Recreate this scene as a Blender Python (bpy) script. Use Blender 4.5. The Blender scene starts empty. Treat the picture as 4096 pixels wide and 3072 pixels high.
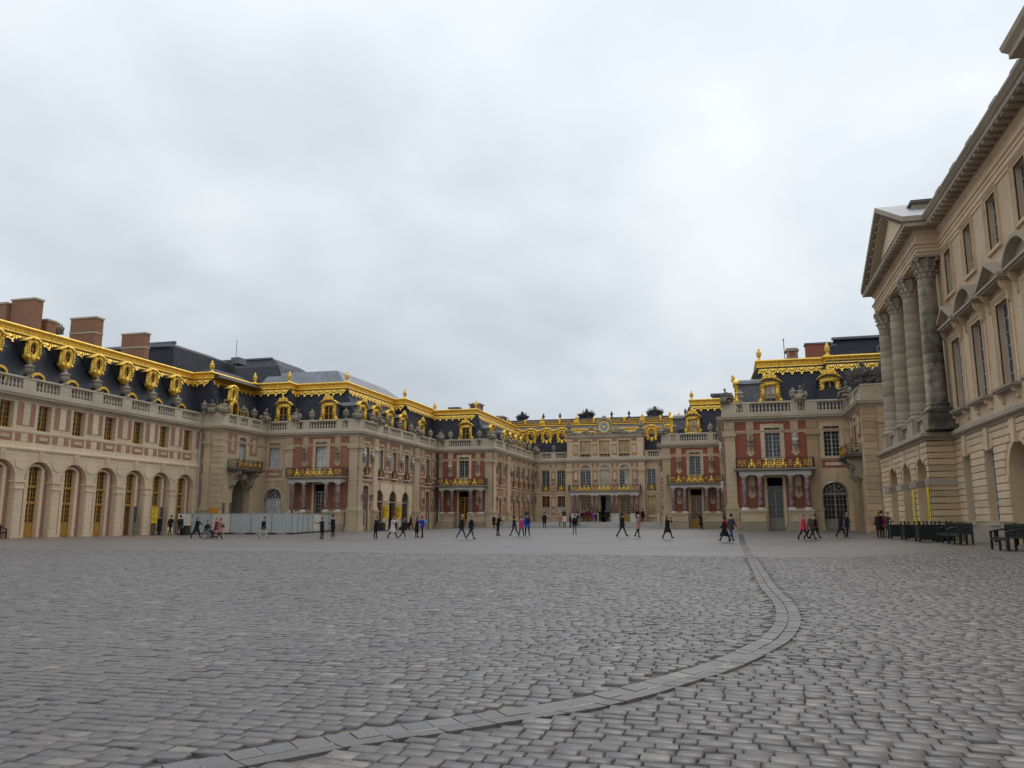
import bpy, bmesh, math, random
import numpy as np
from math import sin, cos, pi, radians
from mathutils import Vector, Matrix
random.seed(7); rng = np.random.default_rng(7)
S = bpy.context.scene
COL = S.collection

# ------------------------------------------------------------------ camera
cam_d = bpy.data.cameras.new('camera'); cam = bpy.data.objects.new('camera', cam_d); COL.objects.link(cam)
cam.location = (0, 0, 1.35)
cam.rotation_euler = (radians(90 + 9.735), 0, radians(15.116))
cam_d.sensor_fit = 'HORIZONTAL'; cam_d.sensor_width = 36.0; cam_d.lens = 36.0 * 3200 / 4096
cam_d.clip_start = 0.1; cam_d.clip_end = 3000
S.camera = cam

# ------------------------------------------------------------------ light
SUN_EL, SUN_AZ = radians(48), radians(12)       # azimuth measured from +Y towards +X
world = bpy.data.worlds.new('World'); S.world = world; world.use_nodes = True
wt = world.node_tree; wt.nodes.clear()
def wn(t, **k):
    n = wt.nodes.new(t)
    for a, b in k.items(): setattr(n, a, b)
    return n
def wmath(op, a, b=None, clamp=False):
    n = wn('ShaderNodeMath', operation=op, use_clamp=clamp)
    for i, v in enumerate((a, b)):
        if v is None: continue
        if isinstance(v, (int, float)): n.inputs[i].default_value = v
        else: wt.links.new(v, n.inputs[i])
    return n.outputs[0]
tc = wn('ShaderNodeTexCoord'); sep = wn('ShaderNodeSeparateXYZ'); wt.links.new(tc.outputs['Generated'], sep.inputs[0])
dz = wmath('MAXIMUM', sep.outputs[2], 0.0)
den = wmath('ADD', dz, 0.42)
px = wmath('DIVIDE', sep.outputs[0], den); py = wmath('DIVIDE', sep.outputs[1], den)
cmb = wn('ShaderNodeCombineXYZ'); wt.links.new(px, cmb.inputs[0]); wt.links.new(py, cmb.inputs[1])
def cloud(scale, detail, dist, off, rough=0.55):
    m = wn('ShaderNodeMapping'); m.inputs['Location'].default_value = off; m.inputs['Scale'].default_value = (1.0, 0.9, 1.0)
    wt.links.new(cmb.outputs[0], m.inputs[0])
    n = wn('ShaderNodeTexNoise'); n.inputs['Scale'].default_value = scale; n.inputs['Detail'].default_value = detail
    n.inputs['Roughness'].default_value = rough; n.inputs['Distortion'].default_value = dist
    wt.links.new(m.outputs[0], n.inputs['Vector']); return n.outputs[0]
c1 = cloud(1.15, 4.0, 0.25, (3.1, 1.7, 0)); c2 = cloud(3.0, 6.0, 0.3, (0.4, 5.2, 0), 0.5)
cl = wmath('ADD', wmath('MULTIPLY', c1, 0.72), wmath('MULTIPLY', c2, 0.28))
mr = wn('ShaderNodeMapRange', interpolation_type='SMOOTHSTEP'); wt.links.new(cl, mr.inputs[0])
mr.inputs[1].default_value = 0.28; mr.inputs[2].default_value = 0.68; mr.inputs[3].default_value = 0.0; mr.inputs[4].default_value = 1.0
ramp = wn('ShaderNodeValToRGB'); wt.links.new(mr.outputs[0], ramp.inputs[0])
ramp.color_ramp.elements[0].color = (0.53, 0.575, 0.635, 1); ramp.color_ramp.elements[1].color = (0.84, 0.89, 0.925, 1)
e = ramp.color_ramp.elements.new(0.5); e.color = (0.67, 0.725, 0.78, 1)
# overcast sky: brighter overhead and towards the hidden sun
sd = (sin(SUN_AZ) * cos(SUN_EL), cos(SUN_AZ) * cos(SUN_EL), sin(SUN_EL))
dot = wn('ShaderNodeVectorMath', operation='DOT_PRODUCT'); wt.links.new(tc.outputs['Generated'], dot.inputs[0]); dot.inputs[1].default_value = sd
glow = wmath('POWER', wmath('MAXIMUM', dot.outputs['Value'], 0.0), 9.0)
gain = wmath('ADD', wmath('ADD', 0.80, wmath('MULTIPLY', dz, 0.62)), wmath('MULTIPLY', glow, 0.12))
vm = wn('ShaderNodeVectorMath', operation='SCALE'); wt.links.new(ramp.outputs[0], vm.inputs[0]); wt.links.new(gain, vm.inputs['Scale'])
sky = wn('ShaderNodeTexSky', sky_type='NISHITA'); sky.sun_disc = False; sky.sun_elevation = SUN_EL; sky.sun_rotation = SUN_AZ
b1 = wn('ShaderNodeBackground'); wt.links.new(sky.outputs[0], b1.inputs[0]); b1.inputs[1].default_value = 0.06
b2 = wn('ShaderNodeBackground'); wt.links.new(vm.outputs[0], b2.inputs[0]); b2.inputs[1].default_value = 1.06
mx = wn('ShaderNodeMixShader'); mx.inputs[0].default_value = 0.93
wt.links.new(b1.outputs[0], mx.inputs[1]); wt.links.new(b2.outputs[0], mx.inputs[2])
wo = wn('ShaderNodeOutputWorld'); wt.links.new(mx.outputs[0], wo.inputs[0])
sl = bpy.data.lights.new('sun', 'SUN'); so = bpy.data.objects.new('sun', sl); COL.objects.link(so)
sl.energy = 0.7; sl.angle = radians(40); sl.color = (1.0, 0.96, 0.9)
so.rotation_euler = Vector(sd).to_track_quat('Z', 'Y').to_euler()
S.view_settings.view_transform = 'Standard'; S.view_settings.look = 'None'
S.view_settings.exposure = 0.06; S.view_settings.gamma = 1.0; S.view_settings.use_curve_mapping = False
S.render.engine = 'CYCLES'
S.cycles.max_bounces = 6

# ------------------------------------------------------------------ materials
class NT:
    def __init__(s, name):
        s.m = bpy.data.materials.new(name); s.m.use_nodes = True; s.t = s.m.node_tree
        s.b = s.t.nodes['Principled BSDF']
        g = s.n('ShaderNodeNewGeometry'); s.pos = g.outputs['Position']; s.geo = g
    def n(s, t, **k):
        n = s.t.nodes.new(t)
        for a, b in k.items(): setattr(n, a, b)
        return n
    def l(s, a, b): s.t.links.new(a, b)
    def set(s, sock, v):
        if hasattr(v, 'is_linked') or hasattr(v, 'links'): s.l(v, sock)
        else: sock.default_value = v
    def math(s, op, a, b=0.0, clamp=False):
        n = s.n('ShaderNodeMath', operation=op, use_clamp=clamp); s.set(n.inputs[0], a); s.set(n.inputs[1], b); return n.outputs[0]
    def noise(s, scale, detail=3.0, vec=None, rough=0.55, dist=0.0, sc=(1, 1, 1)):
        mp = s.n('ShaderNodeMapping'); mp.inputs['Scale'].default_value = sc; s.l(vec or s.pos, mp.inputs[0])
        n = s.n('ShaderNodeTexNoise'); n.inputs['Scale'].default_value = scale; n.inputs['Detail'].default_value = detail
        n.inputs['Roughness'].default_value = rough; n.inputs['Distortion'].default_value = dist
        s.l(mp.outputs[0], n.inputs['Vector']); return n.outputs[0]
    def rng(s, v, a, b, c=0.0, d=1.0):
        n = s.n('ShaderNodeMapRange'); s.l(v, n.inputs[0])
        for i, x in enumerate((a, b, c, d)): n.inputs[i + 1].default_value = x
        return n.outputs[0]
    def mix(s, f, a, b, mode='MIX'):
        n = s.n('ShaderNodeMix', data_type='RGBA', blend_type=mode)
        s.set(n.inputs[0], f)
        for i, v in ((6, a), (7, b)):
            s.set(n.inputs[i], v if not isinstance(v, tuple) else (*v[:3], 1.0))
        return n.outputs[2]
    def wallvec(s, zs=1.0):
        sp = s.n('ShaderNodeSeparateXYZ'); s.l(s.pos, sp.inputs[0])
        c = s.n('ShaderNodeCombineXYZ'); s.l(s.math('ADD', sp.outputs[0], sp.outputs[1]), c.inputs[0])
        s.l(s.math('MULTIPLY', sp.outputs[2], zs), c.inputs[1]); return c.outputs[0]
    def brick(s, vec, w, h, mortar, off=0.5, bias=0.0):
        b = s.n('ShaderNodeTexBrick'); b.offset = off; s.l(vec, b.inputs['Vector'])
        b.inputs['Scale'].default_value = 1.0; b.inputs['Brick Width'].default_value = w; b.inputs['Row Height'].default_value = h
        b.inputs['Mortar Size'].default_value = mortar; b.inputs['Mortar Smooth'].default_value = 0.2; b.inputs['Bias'].default_value = bias
        b.inputs['Color1'].default_value = (0, 0, 0, 1); b.inputs['Color2'].default_value = (1, 1, 1, 1); b.inputs['Mortar'].default_value = (0.5, 0.5, 0.5, 1)
        return b
    def rand(s):
        return s.n('ShaderNodeObjectInfo').outputs['Random']
    def bump(s, h, strength=0.3, dist=0.02):
        n = s.n('ShaderNodeBump'); n.inputs['Strength'].default_value = strength; n.inputs['Distance'].default_value = dist
        s.l(h, n.inputs['Height']); s.l(n.outputs[0], s.b.inputs['Normal'])
    def out(s, color=None, rough=0.7, metal=0.0, spec=0.5):
        if color is not None: s.set(s.b.inputs['Base Color'], color if not isinstance(color, tuple) else (*color[:3], 1))
        s.set(s.b.inputs['Roughness'], rough); s.b.inputs['Metallic'].default_value = metal
        s.b.inputs['Specular IOR Level'].default_value = spec
        return s.m

def stone(name, a, b, stain=0.5, dark=(0.07, 0.06, 0.05), rand=0.10, blocks=None, warm=None):
    """limestone: patches, rain streaks and dark weathering, slight tint from piece to piece"""
    t = NT(name)
    c = t.mix(t.rng(t.noise(0.55, 4), 0.32, 0.68), a, b)
    if warm: c = t.mix(t.math('MULTIPLY', t.rng(t.noise(0.22, 3), 0.5, 0.72), 0.6), c, warm)
    c = t.mix(t.math('MULTIPLY', t.rng(t.noise(9, 4), 0.4, 0.7), 0.14), c, dark)
    st = t.rng(t.noise(1.5, 5, sc=(1, 1, 0.12), rough=0.65), 0.50, 0.74)
    pt = t.rng(t.noise(0.8, 5, rough=0.65), 0.48, 0.72)
    c = t.mix(t.math('MULTIPLY', t.math('MULTIPLY', st, pt), stain, True), c, dark)
    r = t.rng(t.rand(), 0, 1, 1 - rand, 1 + rand)
    hs = t.n('ShaderNodeHueSaturation'); t.l(c, hs.inputs['Color']); t.l(r, hs.inputs['Value']); c = hs.outputs[0]
    if blocks:
        bk = t.brick(t.wallvec(), blocks[0], blocks[1], 0.012, 0.5)
        c = t.mix(t.math('MULTIPLY', t.rng(bk.outputs['Color'], 0, 1), 0.12), c, b)
        c = t.mix(t.math('MULTIPLY', bk.outputs['Fac'], 0.35), c, dark)
    t.bump(t.noise(14, 5), 0.25, 0.02)
    return t.out(c, 0.85, spec=0.25)

M = {}
M['stone'] = stone('limestone', (0.68, 0.52, 0.35), (0.58, 0.425, 0.275), 0.6)
M['stone_new'] = stone('clean_limestone', (0.76, 0.60, 0.415), (0.70, 0.545, 0.365), 0.22, blocks=(1.3, 0.42))
M['stone_block'] = stone('ashlar', (0.60, 0.475, 0.315), (0.50, 0.38, 0.245), 0.45, blocks=(1.1, 0.48), warm=(0.40, 0.26, 0.13))
M['stone_warm'] = stone('warm_limestone', (0.58, 0.44, 0.275), (0.50, 0.36, 0.21), 0.4, warm=(0.36, 0.215, 0.10), rand=0.16)
M['stone_dark'] = stone('weathered_limestone', (0.38, 0.32, 0.24), (0.28, 0.235, 0.175), 0.85, rand=0.15)
M['stone_grime'] = stone('black_crusted_limestone', (0.16, 0.14, 0.12), (0.085, 0.077, 0.07), 0.9, dark=(0.03, 0.03, 0.03), rand=0.3)
M['stone_column'] = stone('grey_limestone', (0.41, 0.34, 0.26), (0.33, 0.275, 0.205), 0.5, rand=0.16)
M['parapet'] = stone('lichen_limestone', (0.55, 0.475, 0.365), (0.45, 0.38, 0.285), 0.62, rand=0.08)
M['statue'] = stone('statue_stone', (0.34, 0.285, 0.215), (0.22, 0.185, 0.14), 0.8, rand=0.2)
M['bronze'] = stone('blackened_lead', (0.06, 0.058, 0.055), (0.035, 0.035, 0.034), 0.4, dark=(0.015, 0.015, 0.015))
M['white_marble'] = stone('white_marble', (0.68, 0.66, 0.61), (0.56, 0.54, 0.50), 0.25)
M['brown_marble'] = stone('brown_marble', (0.30, 0.235, 0.165), (0.2, 0.15, 0.105), 0.4)

def brickmat(name, c1, c2, mortar, mfac=0.8):
    t = NT(name); v = t.wallvec()
    bk = t.brick(v, 0.24, 0.075, 0.011)
    c = t.mix(bk.outputs['Color'], c1, c2)
    c = t.mix(t.math('MULTIPLY', t.rng(t.noise(1.1, 4), 0.4, 0.7), 0.35), c, (c1[0] * .6, c1[1] * .55, c1[2] * .55))
    c = t.mix(t.math('MULTIPLY', bk.outputs['Fac'], mfac), c, mortar)
    t.bump(t.math('SUBTRACT', 1.0, bk.outputs['Fac']), 0.5, 0.012)
    return t.out(c, 0.85, spec=0.2)
M['brick_pink'] = brickmat('rose_brick', (0.44, 0.185, 0.12), (0.34, 0.135, 0.09), (0.46, 0.37, 0.28))
M['brick_red'] = brickmat('red_brick', (0.37, 0.115, 0.072), (0.28, 0.085, 0.055), (0.36, 0.2, 0.14), 0.55)
M['brick_rose'] = brickmat('salmon_brick', (0.40, 0.155, 0.095), (0.31, 0.115, 0.07), (0.42, 0.27, 0.19), 0.6)
M['brick_orange'] = brickmat('chimney_brick', (0.36, 0.17, 0.095), (0.25, 0.115, 0.07), (0.33, 0.25, 0.18), 0.7)

def slate():
    t = NT('slate'); v = t.wallvec()
    bk = t.brick(v, 0.26, 0.13, 0.012, 0.5)
    c = t.mix(bk.outputs['Color'], (0.016, 0.018, 0.027), (0.030, 0.033, 0.047))
    c = t.mix(t.rng(t.noise(0.7, 5), 0.4, 0.75), c, (0.020, 0.021, 0.028))
    c = t.mix(t.math('MULTIPLY', t.rng(t.noise(3.5, 4, sc=(1, 1, 4)), 0.62, 0.74), 0.4), c, (0.085, 0.09, 0.105))
    c = t.mix(bk.outputs['Fac'], c, (0.012, 0.013, 0.018))
    t.bump(t.math('SUBTRACT', 1.0, bk.outputs['Fac']), 0.5, 0.02)
    return t.out(c, t.rng(t.noise(2, 3), 0.3, 0.7, 0.5, 0.7), spec=0.3)
M['slate'] = slate()
def leadmat():
    t = NT('lead_sheet')
    c = t.mix(t.rng(t.noise(0.9, 5, sc=(1, 1, .4)), 0.35, 0.7), (0.17, 0.18, 0.20), (0.10, 0.107, 0.122))
    c = t.mix(t.math('MULTIPLY', t.rng(t.noise(2.0, 5), 0.55, 0.7), .6), c, (0.055, 0.055, 0.06))
    return t.out(c, 0.5, 0.0, 0.5)
M['lead'] = leadmat()
def goldmat(name='gilding', base=(0.95, 0.62, 0.10), dirt=0.5):
    t = NT(name)
    c = t.mix(t.rng(t.noise(2.2, 5), 0.35, 0.7), base, (base[0] * .9, base[1] * .86, base[2] * .8))
    c = t.mix(t.math('MULTIPLY', t.rng(t.noise(5, 5, sc=(1, 1, .5)), 0.52, 0.72), dirt), c, (0.20, 0.085, 0.02))
    t.bump(t.noise(9, 4), 0.5, 0.05)
    t.out(c, 0.42, 0.55, 0.5); return t.m
M['gold'] = goldmat()
M['gold_dirty'] = goldmat('tarnished_gilding', (0.55, 0.30, 0.05), 0.9)
def simple(name, c, rough=0.6, metal=0.0, var=0.12, spec=0.4, scale=3.0):
    t = NT(name); k = 1 - var * 2.2
    col = t.mix(t.rng(t.noise(scale, 4), 0.35, 0.7), c, (c[0] * k, c[1] * k, c[2] * k))
    return t.out(col, rough, metal, spec)
M['ochre'] = simple('ochre_paint', (0.53, 0.285, 0.055), 0.5)
M['grey_paint'] = simple('grey_white_paint', (0.46, 0.475, 0.48), 0.5)
M['worn_wood'] = simple('worn_grey_wood', (0.33, 0.30, 0.255), 0.7)
M['iron'] = simple('black_iron', (0.028, 0.024, 0.02), 0.5)
M['dark_wood'] = simple('carved_dark_wood', (0.085, 0.052, 0.03), 0.6, var=0.25, scale=6)
M['green_paint'] = simple('dark_green_paint', (0.012, 0.016, 0.015), 0.5)
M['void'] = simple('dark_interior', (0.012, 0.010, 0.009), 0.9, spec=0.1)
M['yellow'] = simple('yellow_board', (0.80, 0.55, 0.015), 0.45, var=0.05)
M['orange'] = simple('orange_board', (0.62, 0.26, 0.02), 0.5, var=0.08)
M['hoard_grey'] = simple('grey_green_sheet', (0.40, 0.43, 0.415), 0.5, var=0.06)
M['hoard_cream'] = simple('cream_sheet', (0.60, 0.56, 0.46), 0.5, var=0.06)
M['steel'] = simple('steel', (0.42, 0.42, 0.42), 0.4, 0.7)
M['rubber'] = simple('rubber', (0.015, 0.015, 0.015), 0.7)
M['timber'] = simple('brown_timber', (0.16, 0.10, 0.065), 0.8)
M['ink'] = simple('dark_print', (0.10, 0.07, 0.02), 0.6)
M['blue_enamel'] = simple('blue_enamel', (0.10, 0.21, 0.42), 0.4)
M['dial'] = simple('pale_dial', (0.55, 0.56, 0.52), 0.5)
M['pink_lead'] = simple('pinkish_lead', (0.20, 0.165, 0.155), 0.6)
M['pipe'] = simple('zinc_pipe', (0.50, 0.48, 0.44), 0.5)
def redmarble():
    t = NT('red_marble')
    c = t.mix(t.rng(t.noise(3.0, 6, rough=.7), 0.38, 0.62), (0.085, 0.032, 0.03), (0.24, 0.115, 0.10))
    v = t.rng(t.math('ABSOLUTE', t.math('SUBTRACT', t.noise(2.2, 6, rough=.7, dist=1.2), 0.5)), 0.0, 0.035, 1, 0)
    c = t.mix(t.math('MULTIPLY', v, 0.8), c, (0.50, 0.42, 0.38))
    return t.out(c, 0.35, spec=0.5)
M['red_marble'] = redmarble()
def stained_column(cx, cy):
    """column with a black crust on one side; the opposite side stays pale"""
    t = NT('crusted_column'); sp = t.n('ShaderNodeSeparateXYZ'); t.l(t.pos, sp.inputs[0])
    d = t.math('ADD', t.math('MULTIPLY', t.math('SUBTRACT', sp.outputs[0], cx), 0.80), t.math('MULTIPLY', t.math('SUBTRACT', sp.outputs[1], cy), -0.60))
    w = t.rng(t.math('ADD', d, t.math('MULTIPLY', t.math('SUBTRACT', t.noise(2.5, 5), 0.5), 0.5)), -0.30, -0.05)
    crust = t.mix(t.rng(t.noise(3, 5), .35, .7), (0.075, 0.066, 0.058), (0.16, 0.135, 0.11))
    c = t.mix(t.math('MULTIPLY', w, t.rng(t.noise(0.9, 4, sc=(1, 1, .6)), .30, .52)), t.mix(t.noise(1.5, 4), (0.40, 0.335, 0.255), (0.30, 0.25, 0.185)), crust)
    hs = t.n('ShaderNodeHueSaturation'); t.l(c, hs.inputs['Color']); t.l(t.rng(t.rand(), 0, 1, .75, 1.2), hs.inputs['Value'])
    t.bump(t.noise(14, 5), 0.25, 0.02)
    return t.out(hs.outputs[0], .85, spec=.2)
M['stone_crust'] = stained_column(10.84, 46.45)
def glassmat(name, c, rough=0.06, spec=0.5):
    t = NT(name)
    col = t.mix(t.rng(t.noise(0.9, 2), 0.4, 0.65), c, (c[0] * 1.9, c[1] * 1.8, c[2] * 1.7))
    t.bump(t.noise(1.6, 2), 0.12, 0.05)
    return t.out(col, rough, spec=spec)
M['glass'] = glassmat('window_glass', (0.012, 0.011, 0.012))
M['glass_blind'] = glassmat('window_with_white_blind', (0.42, 0.43, 0.43), 0.25)
M['glass_beige'] = glassmat('window_with_beige_curtain', (0.33, 0.27, 0.17), 0.3)
M['glass_warm'] = glassmat('brown_lit_window', (0.035, 0.018, 0.012))

def cobblemat(name, base=False):
    t = NT(name)
    sp = t.n('ShaderNodeSeparateXYZ'); t.l(t.pos, sp.inputs[0]); X, Y = sp.outputs[0], sp.outputs[1]
    isl = t.math('FRACT', t.math('ADD', t.geo.outputs['Random Per Island'], t.rand()))
    patch = t.rng(t.noise(0.16, 5, sc=(1, 1, 1), rough=0.6), 0.38, 0.64)
    grey = t.mix(patch, (0.150, 0.137, 0.132), (0.098, 0.087, 0.084))
    # brown painted in towards the buildings, where the setts lose the sky's sheen
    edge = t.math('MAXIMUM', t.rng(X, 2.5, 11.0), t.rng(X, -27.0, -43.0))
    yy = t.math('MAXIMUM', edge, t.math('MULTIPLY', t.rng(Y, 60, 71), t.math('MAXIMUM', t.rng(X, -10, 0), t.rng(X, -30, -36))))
    sheen_loss = t.math('MULTIPLY', yy, t.rng(t.noise(0.35, 5, rough=0.65), 0.30, 0.62), True)
    grey = t.mix(t.math('MULTIPLY', sheen_loss, 0.85), grey, (0.19, 0.132, 0.085))
    if not base:
        c = t.mix(t.rng(isl, 0, 1), grey, (0.125, 0.108, 0.100))
        v = t.n('ShaderNodeHueSaturation'); t.l(c, v.inputs['Color']); t.l(t.rng(isl, 0, 1, 0.84, 1.14), v.inputs['Value']); c = v.outputs[0]
        w = t.rng(t.math('FRACT', t.math('MULTIPLY', isl, 17.3)), 0.965, 0.97)
        c = t.mix(t.math('MULTIPLY', w, 0.55), c, (0.27, 0.245, 0.21))
        c = t.mix(t.math('MULTIPLY', t.rng(t.noise(26, 4, rough=.7), 0.45, 0.7), 0.5), c, (0.07, 0.066, 0.066))
        t.bump(t.noise(30, 5), 0.35, 0.012)
        return t.out(c, t.rng(t.noise(3.0, 4), 0.35, 0.65, 0.34, 0.54), spec=0.5)
    j = t.rng(t.noise(2.2, 4), 0.42, 0.62)
    near = t.rng(Y, 24, 33)
    mort = t.mix(j, (0.045, 0.04, 0.036), (0.20, 0.18, 0.155))
    # beyond the separately laid setts the sheet itself carries setts too small to tell apart
    mp = t.n('ShaderNodeMapping'); t.l(t.pos, mp.inputs[0])
    bk = t.brick(mp.outputs[0], 0.185, 0.13, 0.014)
    far = t.mix(t.math('MULTIPLY', t.rng(bk.outputs['Color'], 0, 1), 0.4), grey, (0.165, 0.148, 0.138))
    far = t.mix(t.math('MULTIPLY', t.rng(t.noise(1.3, 5, sc=(.35, 1.2, 1)), 0.5, 0.7), 0.35), far, (0.10, 0.094, 0.092))
    far = t.mix(t.math('MULTIPLY', bk.outputs['Fac'], 0.55), far, (0.075, 0.07, 0.066))
    c = t.mix(near, mort, far)
    h = t.math('ADD', t.math('MULTIPLY', t.math('SUBTRACT', 1.0, bk.outputs['Fac']), near), t.math('MULTIPLY', t.noise(12, 4), 0.6))
    t.bump(h, 0.5, 0.02)
    return t.out(c, t.rng(near, 0, 1, 0.75, 0.5), spec=0.5)
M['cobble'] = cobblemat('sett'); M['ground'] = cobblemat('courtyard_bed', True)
M['gutter'] = stone('gutter_sett', (0.27, 0.26, 0.25), (0.20, 0.19, 0.185), 0.4, rand=0.2)
M['mortar'] = stone('pale_mortar', (0.52, 0.49, 0.44), (0.40, 0.375, 0.335), 0.35)
M['paving'] = stone('pale_paving', (0.42, 0.405, 0.375), (0.35, 0.335, 0.31), 0.35, rand=0.1)
# ------------------------------------------------------------------ building blocks
def smooth(t):
    t = min(1.0, max(0.0, t)); return t * t * (3 - 2 * t)
def ground_z(x, y):
    wr, wl = smooth((x + 15) / 13), smooth((-28 - x) / 8)
    g = .58 * smooth((y - 47) / 22) * wr + .42 * smooth((y - 50) / 23) * wl + .60 * smooth((y - 50) / 42) * (1 - wr) * (1 - wl)
    return max(g, .37 * smooth((x - 3) / 7), .22 * smooth((-x - 33) / 12))

class F:
    """facade frame: u along the wall (left to right seen from the court), d outwards, z up"""
    def __init__(s, kind, c):
        s.kind = kind
        if kind == 'front': s.o, s.U, s.N, s.rot = (0, c), (1, 0), (0, -1), 0.0
        elif kind == 'west': s.o, s.U, s.N, s.rot = (c, 0), (0, 1), (1, 0), pi / 2
        else: s.o, s.U, s.N, s.rot = (c, 0), (0, -1), (-1, 0), -pi / 2
    def P(s, u, d, z):
        return (s.o[0] + s.U[0] * u + s.N[0] * d, s.o[1] + s.U[1] * u + s.N[1] * d, z)
F0 = F('front', 0.0)
WLOC = {}
def wloc(o): return WLOC.get(o.name, Vector((0, 0, 0))) if o else Vector((0, 0, 0))

def mk(name, data, parent=None, loc=None, rotz=0.0):
    o = bpy.data.objects.new(name, data); COL.objects.link(o)
    if parent: o.parent = parent
    if loc is not None: o.location = loc
    if rotz: o.rotation_euler = (0, 0, rotz)
    return o
def tag(o, label=None, cat=None, group=None, kind=None):
    for k, v in (('label', label), ('category', cat), ('group', group), ('kind', kind)):
        if v: o[k] = v
    return o
def thing(name, loc, label, cat, group=None, rotz=0.0):
    o = mk(name, None, None, loc, rotz); o.empty_display_size = 0.3; WLOC[o.name] = Vector(loc)
    return tag(o, label, cat, group)

class MB:
    def __init__(s): s.v = []; s.f = []
    def add(s, vs, fs):
        b = len(s.v); s.v += [tuple(p) for p in vs]; s.f += [tuple(b + i for i in f) for f in fs]; return s
    def box(s, fr, u0, u1, z0, z1, d0, d1):
        if u1 - u0 < 1e-4 or z1 - z0 < 1e-4: return s
        P = fr.P
        return s.add([P(u0, d1, z0), P(u1, d1, z0), P(u1, d1, z1), P(u0, d1, z1), P(u0, d0, z0), P(u1, d0, z0), P(u1, d0, z1), P(u0, d0, z1)],
                     [(0, 1, 2, 3), (5, 4, 7, 6), (4, 0, 3, 7), (1, 5, 6, 2), (3, 2, 6, 7), (4, 5, 1, 0)])
    def wbox(s, x0, x1, y0, y1, z0, z1):
        return s.box(F0, x0, x1, z0, z1, -y1, -y0)
    def taper(s, fr, u0, u1, z0, z1, d0, d1, k):
        """block whose front edges are chamfered by k"""
        P = fr.P; e = d1 - k
        return s.add([P(u0, e, z0), P(u1, e, z0), P(u1, e, z1), P(u0, e, z1), P(u0 + k, d1, z0 + k), P(u1 - k, d1, z0 + k), P(u1 - k, d1, z1 - k), P(u0 + k, d1, z1 - k),
                      P(u0, d0, z0), P(u1, d0, z0), P(u1, d0, z1), P(u0, d0, z1)],
                     [(4, 5, 6, 7), (0, 1, 5, 4), (1, 2, 6, 5), (2, 3, 7, 6), (3, 0, 4, 7), (8, 9, 1, 0), (9, 10, 2, 1), (10, 11, 3, 2), (11, 8, 0, 3)])
    def poly(s, fr, pts, d0, d1):
        n = len(pts)
        a = sum(pts[i][0] * pts[(i + 1) % n][1] - pts[(i + 1) % n][0] * pts[i][1] for i in range(n))
        if a < 0: pts = pts[::-1]
        vs = [fr.P(u, d1, z) for u, z in pts] + [fr.P(u, d0, z) for u, z in pts]
        return s.add(vs, [tuple(range(n)), tuple(range(2 * n - 1, n - 1, -1))] + [(i, n + i, n + (i + 1) % n, (i + 1) % n) for i in range(n)])
    def ring(s, fr, outer, inner, d0, d1, di=None):
        n = len(outer); di = d1 if di is None else di
        vs = [fr.P(u, d1, z) for u, z in outer] + [fr.P(u, di, z) for u, z in inner] + [fr.P(u, d0, z) for u, z in outer] + [fr.P(u, d0, z) for u, z in inner]
        fs = []
        for i in range(n):
            j = (i + 1) % n
            fs += [(i, j, n + j, n + i), (2 * n + i, 2 * n + j, j, i), (n + i, n + j, 3 * n + j, 3 * n + i)]
        return s.add(vs, fs)
    def lathe(s, c, prof, seg=10, fr=None):
        vs, fs = [], []
        for r, z in prof:
            for k in range(seg):
                a = 2 * pi * k / seg; vs.append((c[0] + r * cos(a), c[1] + r * sin(a), c[2] + z))
        for i in range(len(prof) - 1):
            for k in range(seg):
                k2 = (k + 1) % seg; fs.append((i * seg + k, i * seg + k2, (i + 1) * seg + k2, (i + 1) * seg + k))
        fs.append(tuple(range(seg - 1, -1, -1))); n = (len(prof) - 1) * seg; fs.append(tuple(range(n, n + seg)))
        return s.add(vs, fs)
    def ell(s, c, r, seg=8, rings=5, rot=None):
        vs, fs = [], []
        for i in range(rings + 1):
            t = pi * i / rings
            for k in range(seg):
                a = 2 * pi * k / seg; p = Vector((r[0] * sin(t) * cos(a), r[1] * sin(t) * sin(a), -r[2] * cos(t)))
                if rot is not None: p = rot @ p
                vs.append((c[0] + p.x, c[1] + p.y, c[2] + p.z))
        for i in range(rings):
            for k in range(seg):
                k2 = (k + 1) % seg; fs.append((i * seg + k, i * seg + k2, (i + 1) * seg + k2, (i + 1) * seg + k))
        return s.add(vs, fs)
    def tube(s, pts, r, seg=6, cap=True):
        pts = [Vector(p) for p in pts]; n = len(pts); rr = r if isinstance(r, (list, tuple)) else [r] * n
        vs, fs = [], []; up = None
        for i, p in enumerate(pts):
            t = (pts[min(i + 1, n - 1)] - pts[max(i - 1, 0)]).normalized()
            if up is None: up = t.orthogonal().normalized()
            a = (up - t * up.dot(t)); a = a.normalized() if a.length > 1e-5 else t.orthogonal().normalized(); up = a; b = t.cross(a)
            for k in range(seg):
                q = 2 * pi * k / seg; vs.append(p + (a * cos(q) + b * sin(q)) * rr[i])
        for i in range(n - 1):
            for k in range(seg):
                k2 = (k + 1) % seg; fs.append((i * seg + k, i * seg + k2, (i + 1) * seg + k2, (i + 1) * seg + k))
        if cap: fs += [tuple(range(seg - 1, -1, -1)), tuple(range((n - 1) * seg, n * seg))]
        return s.add(vs, fs)
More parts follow.
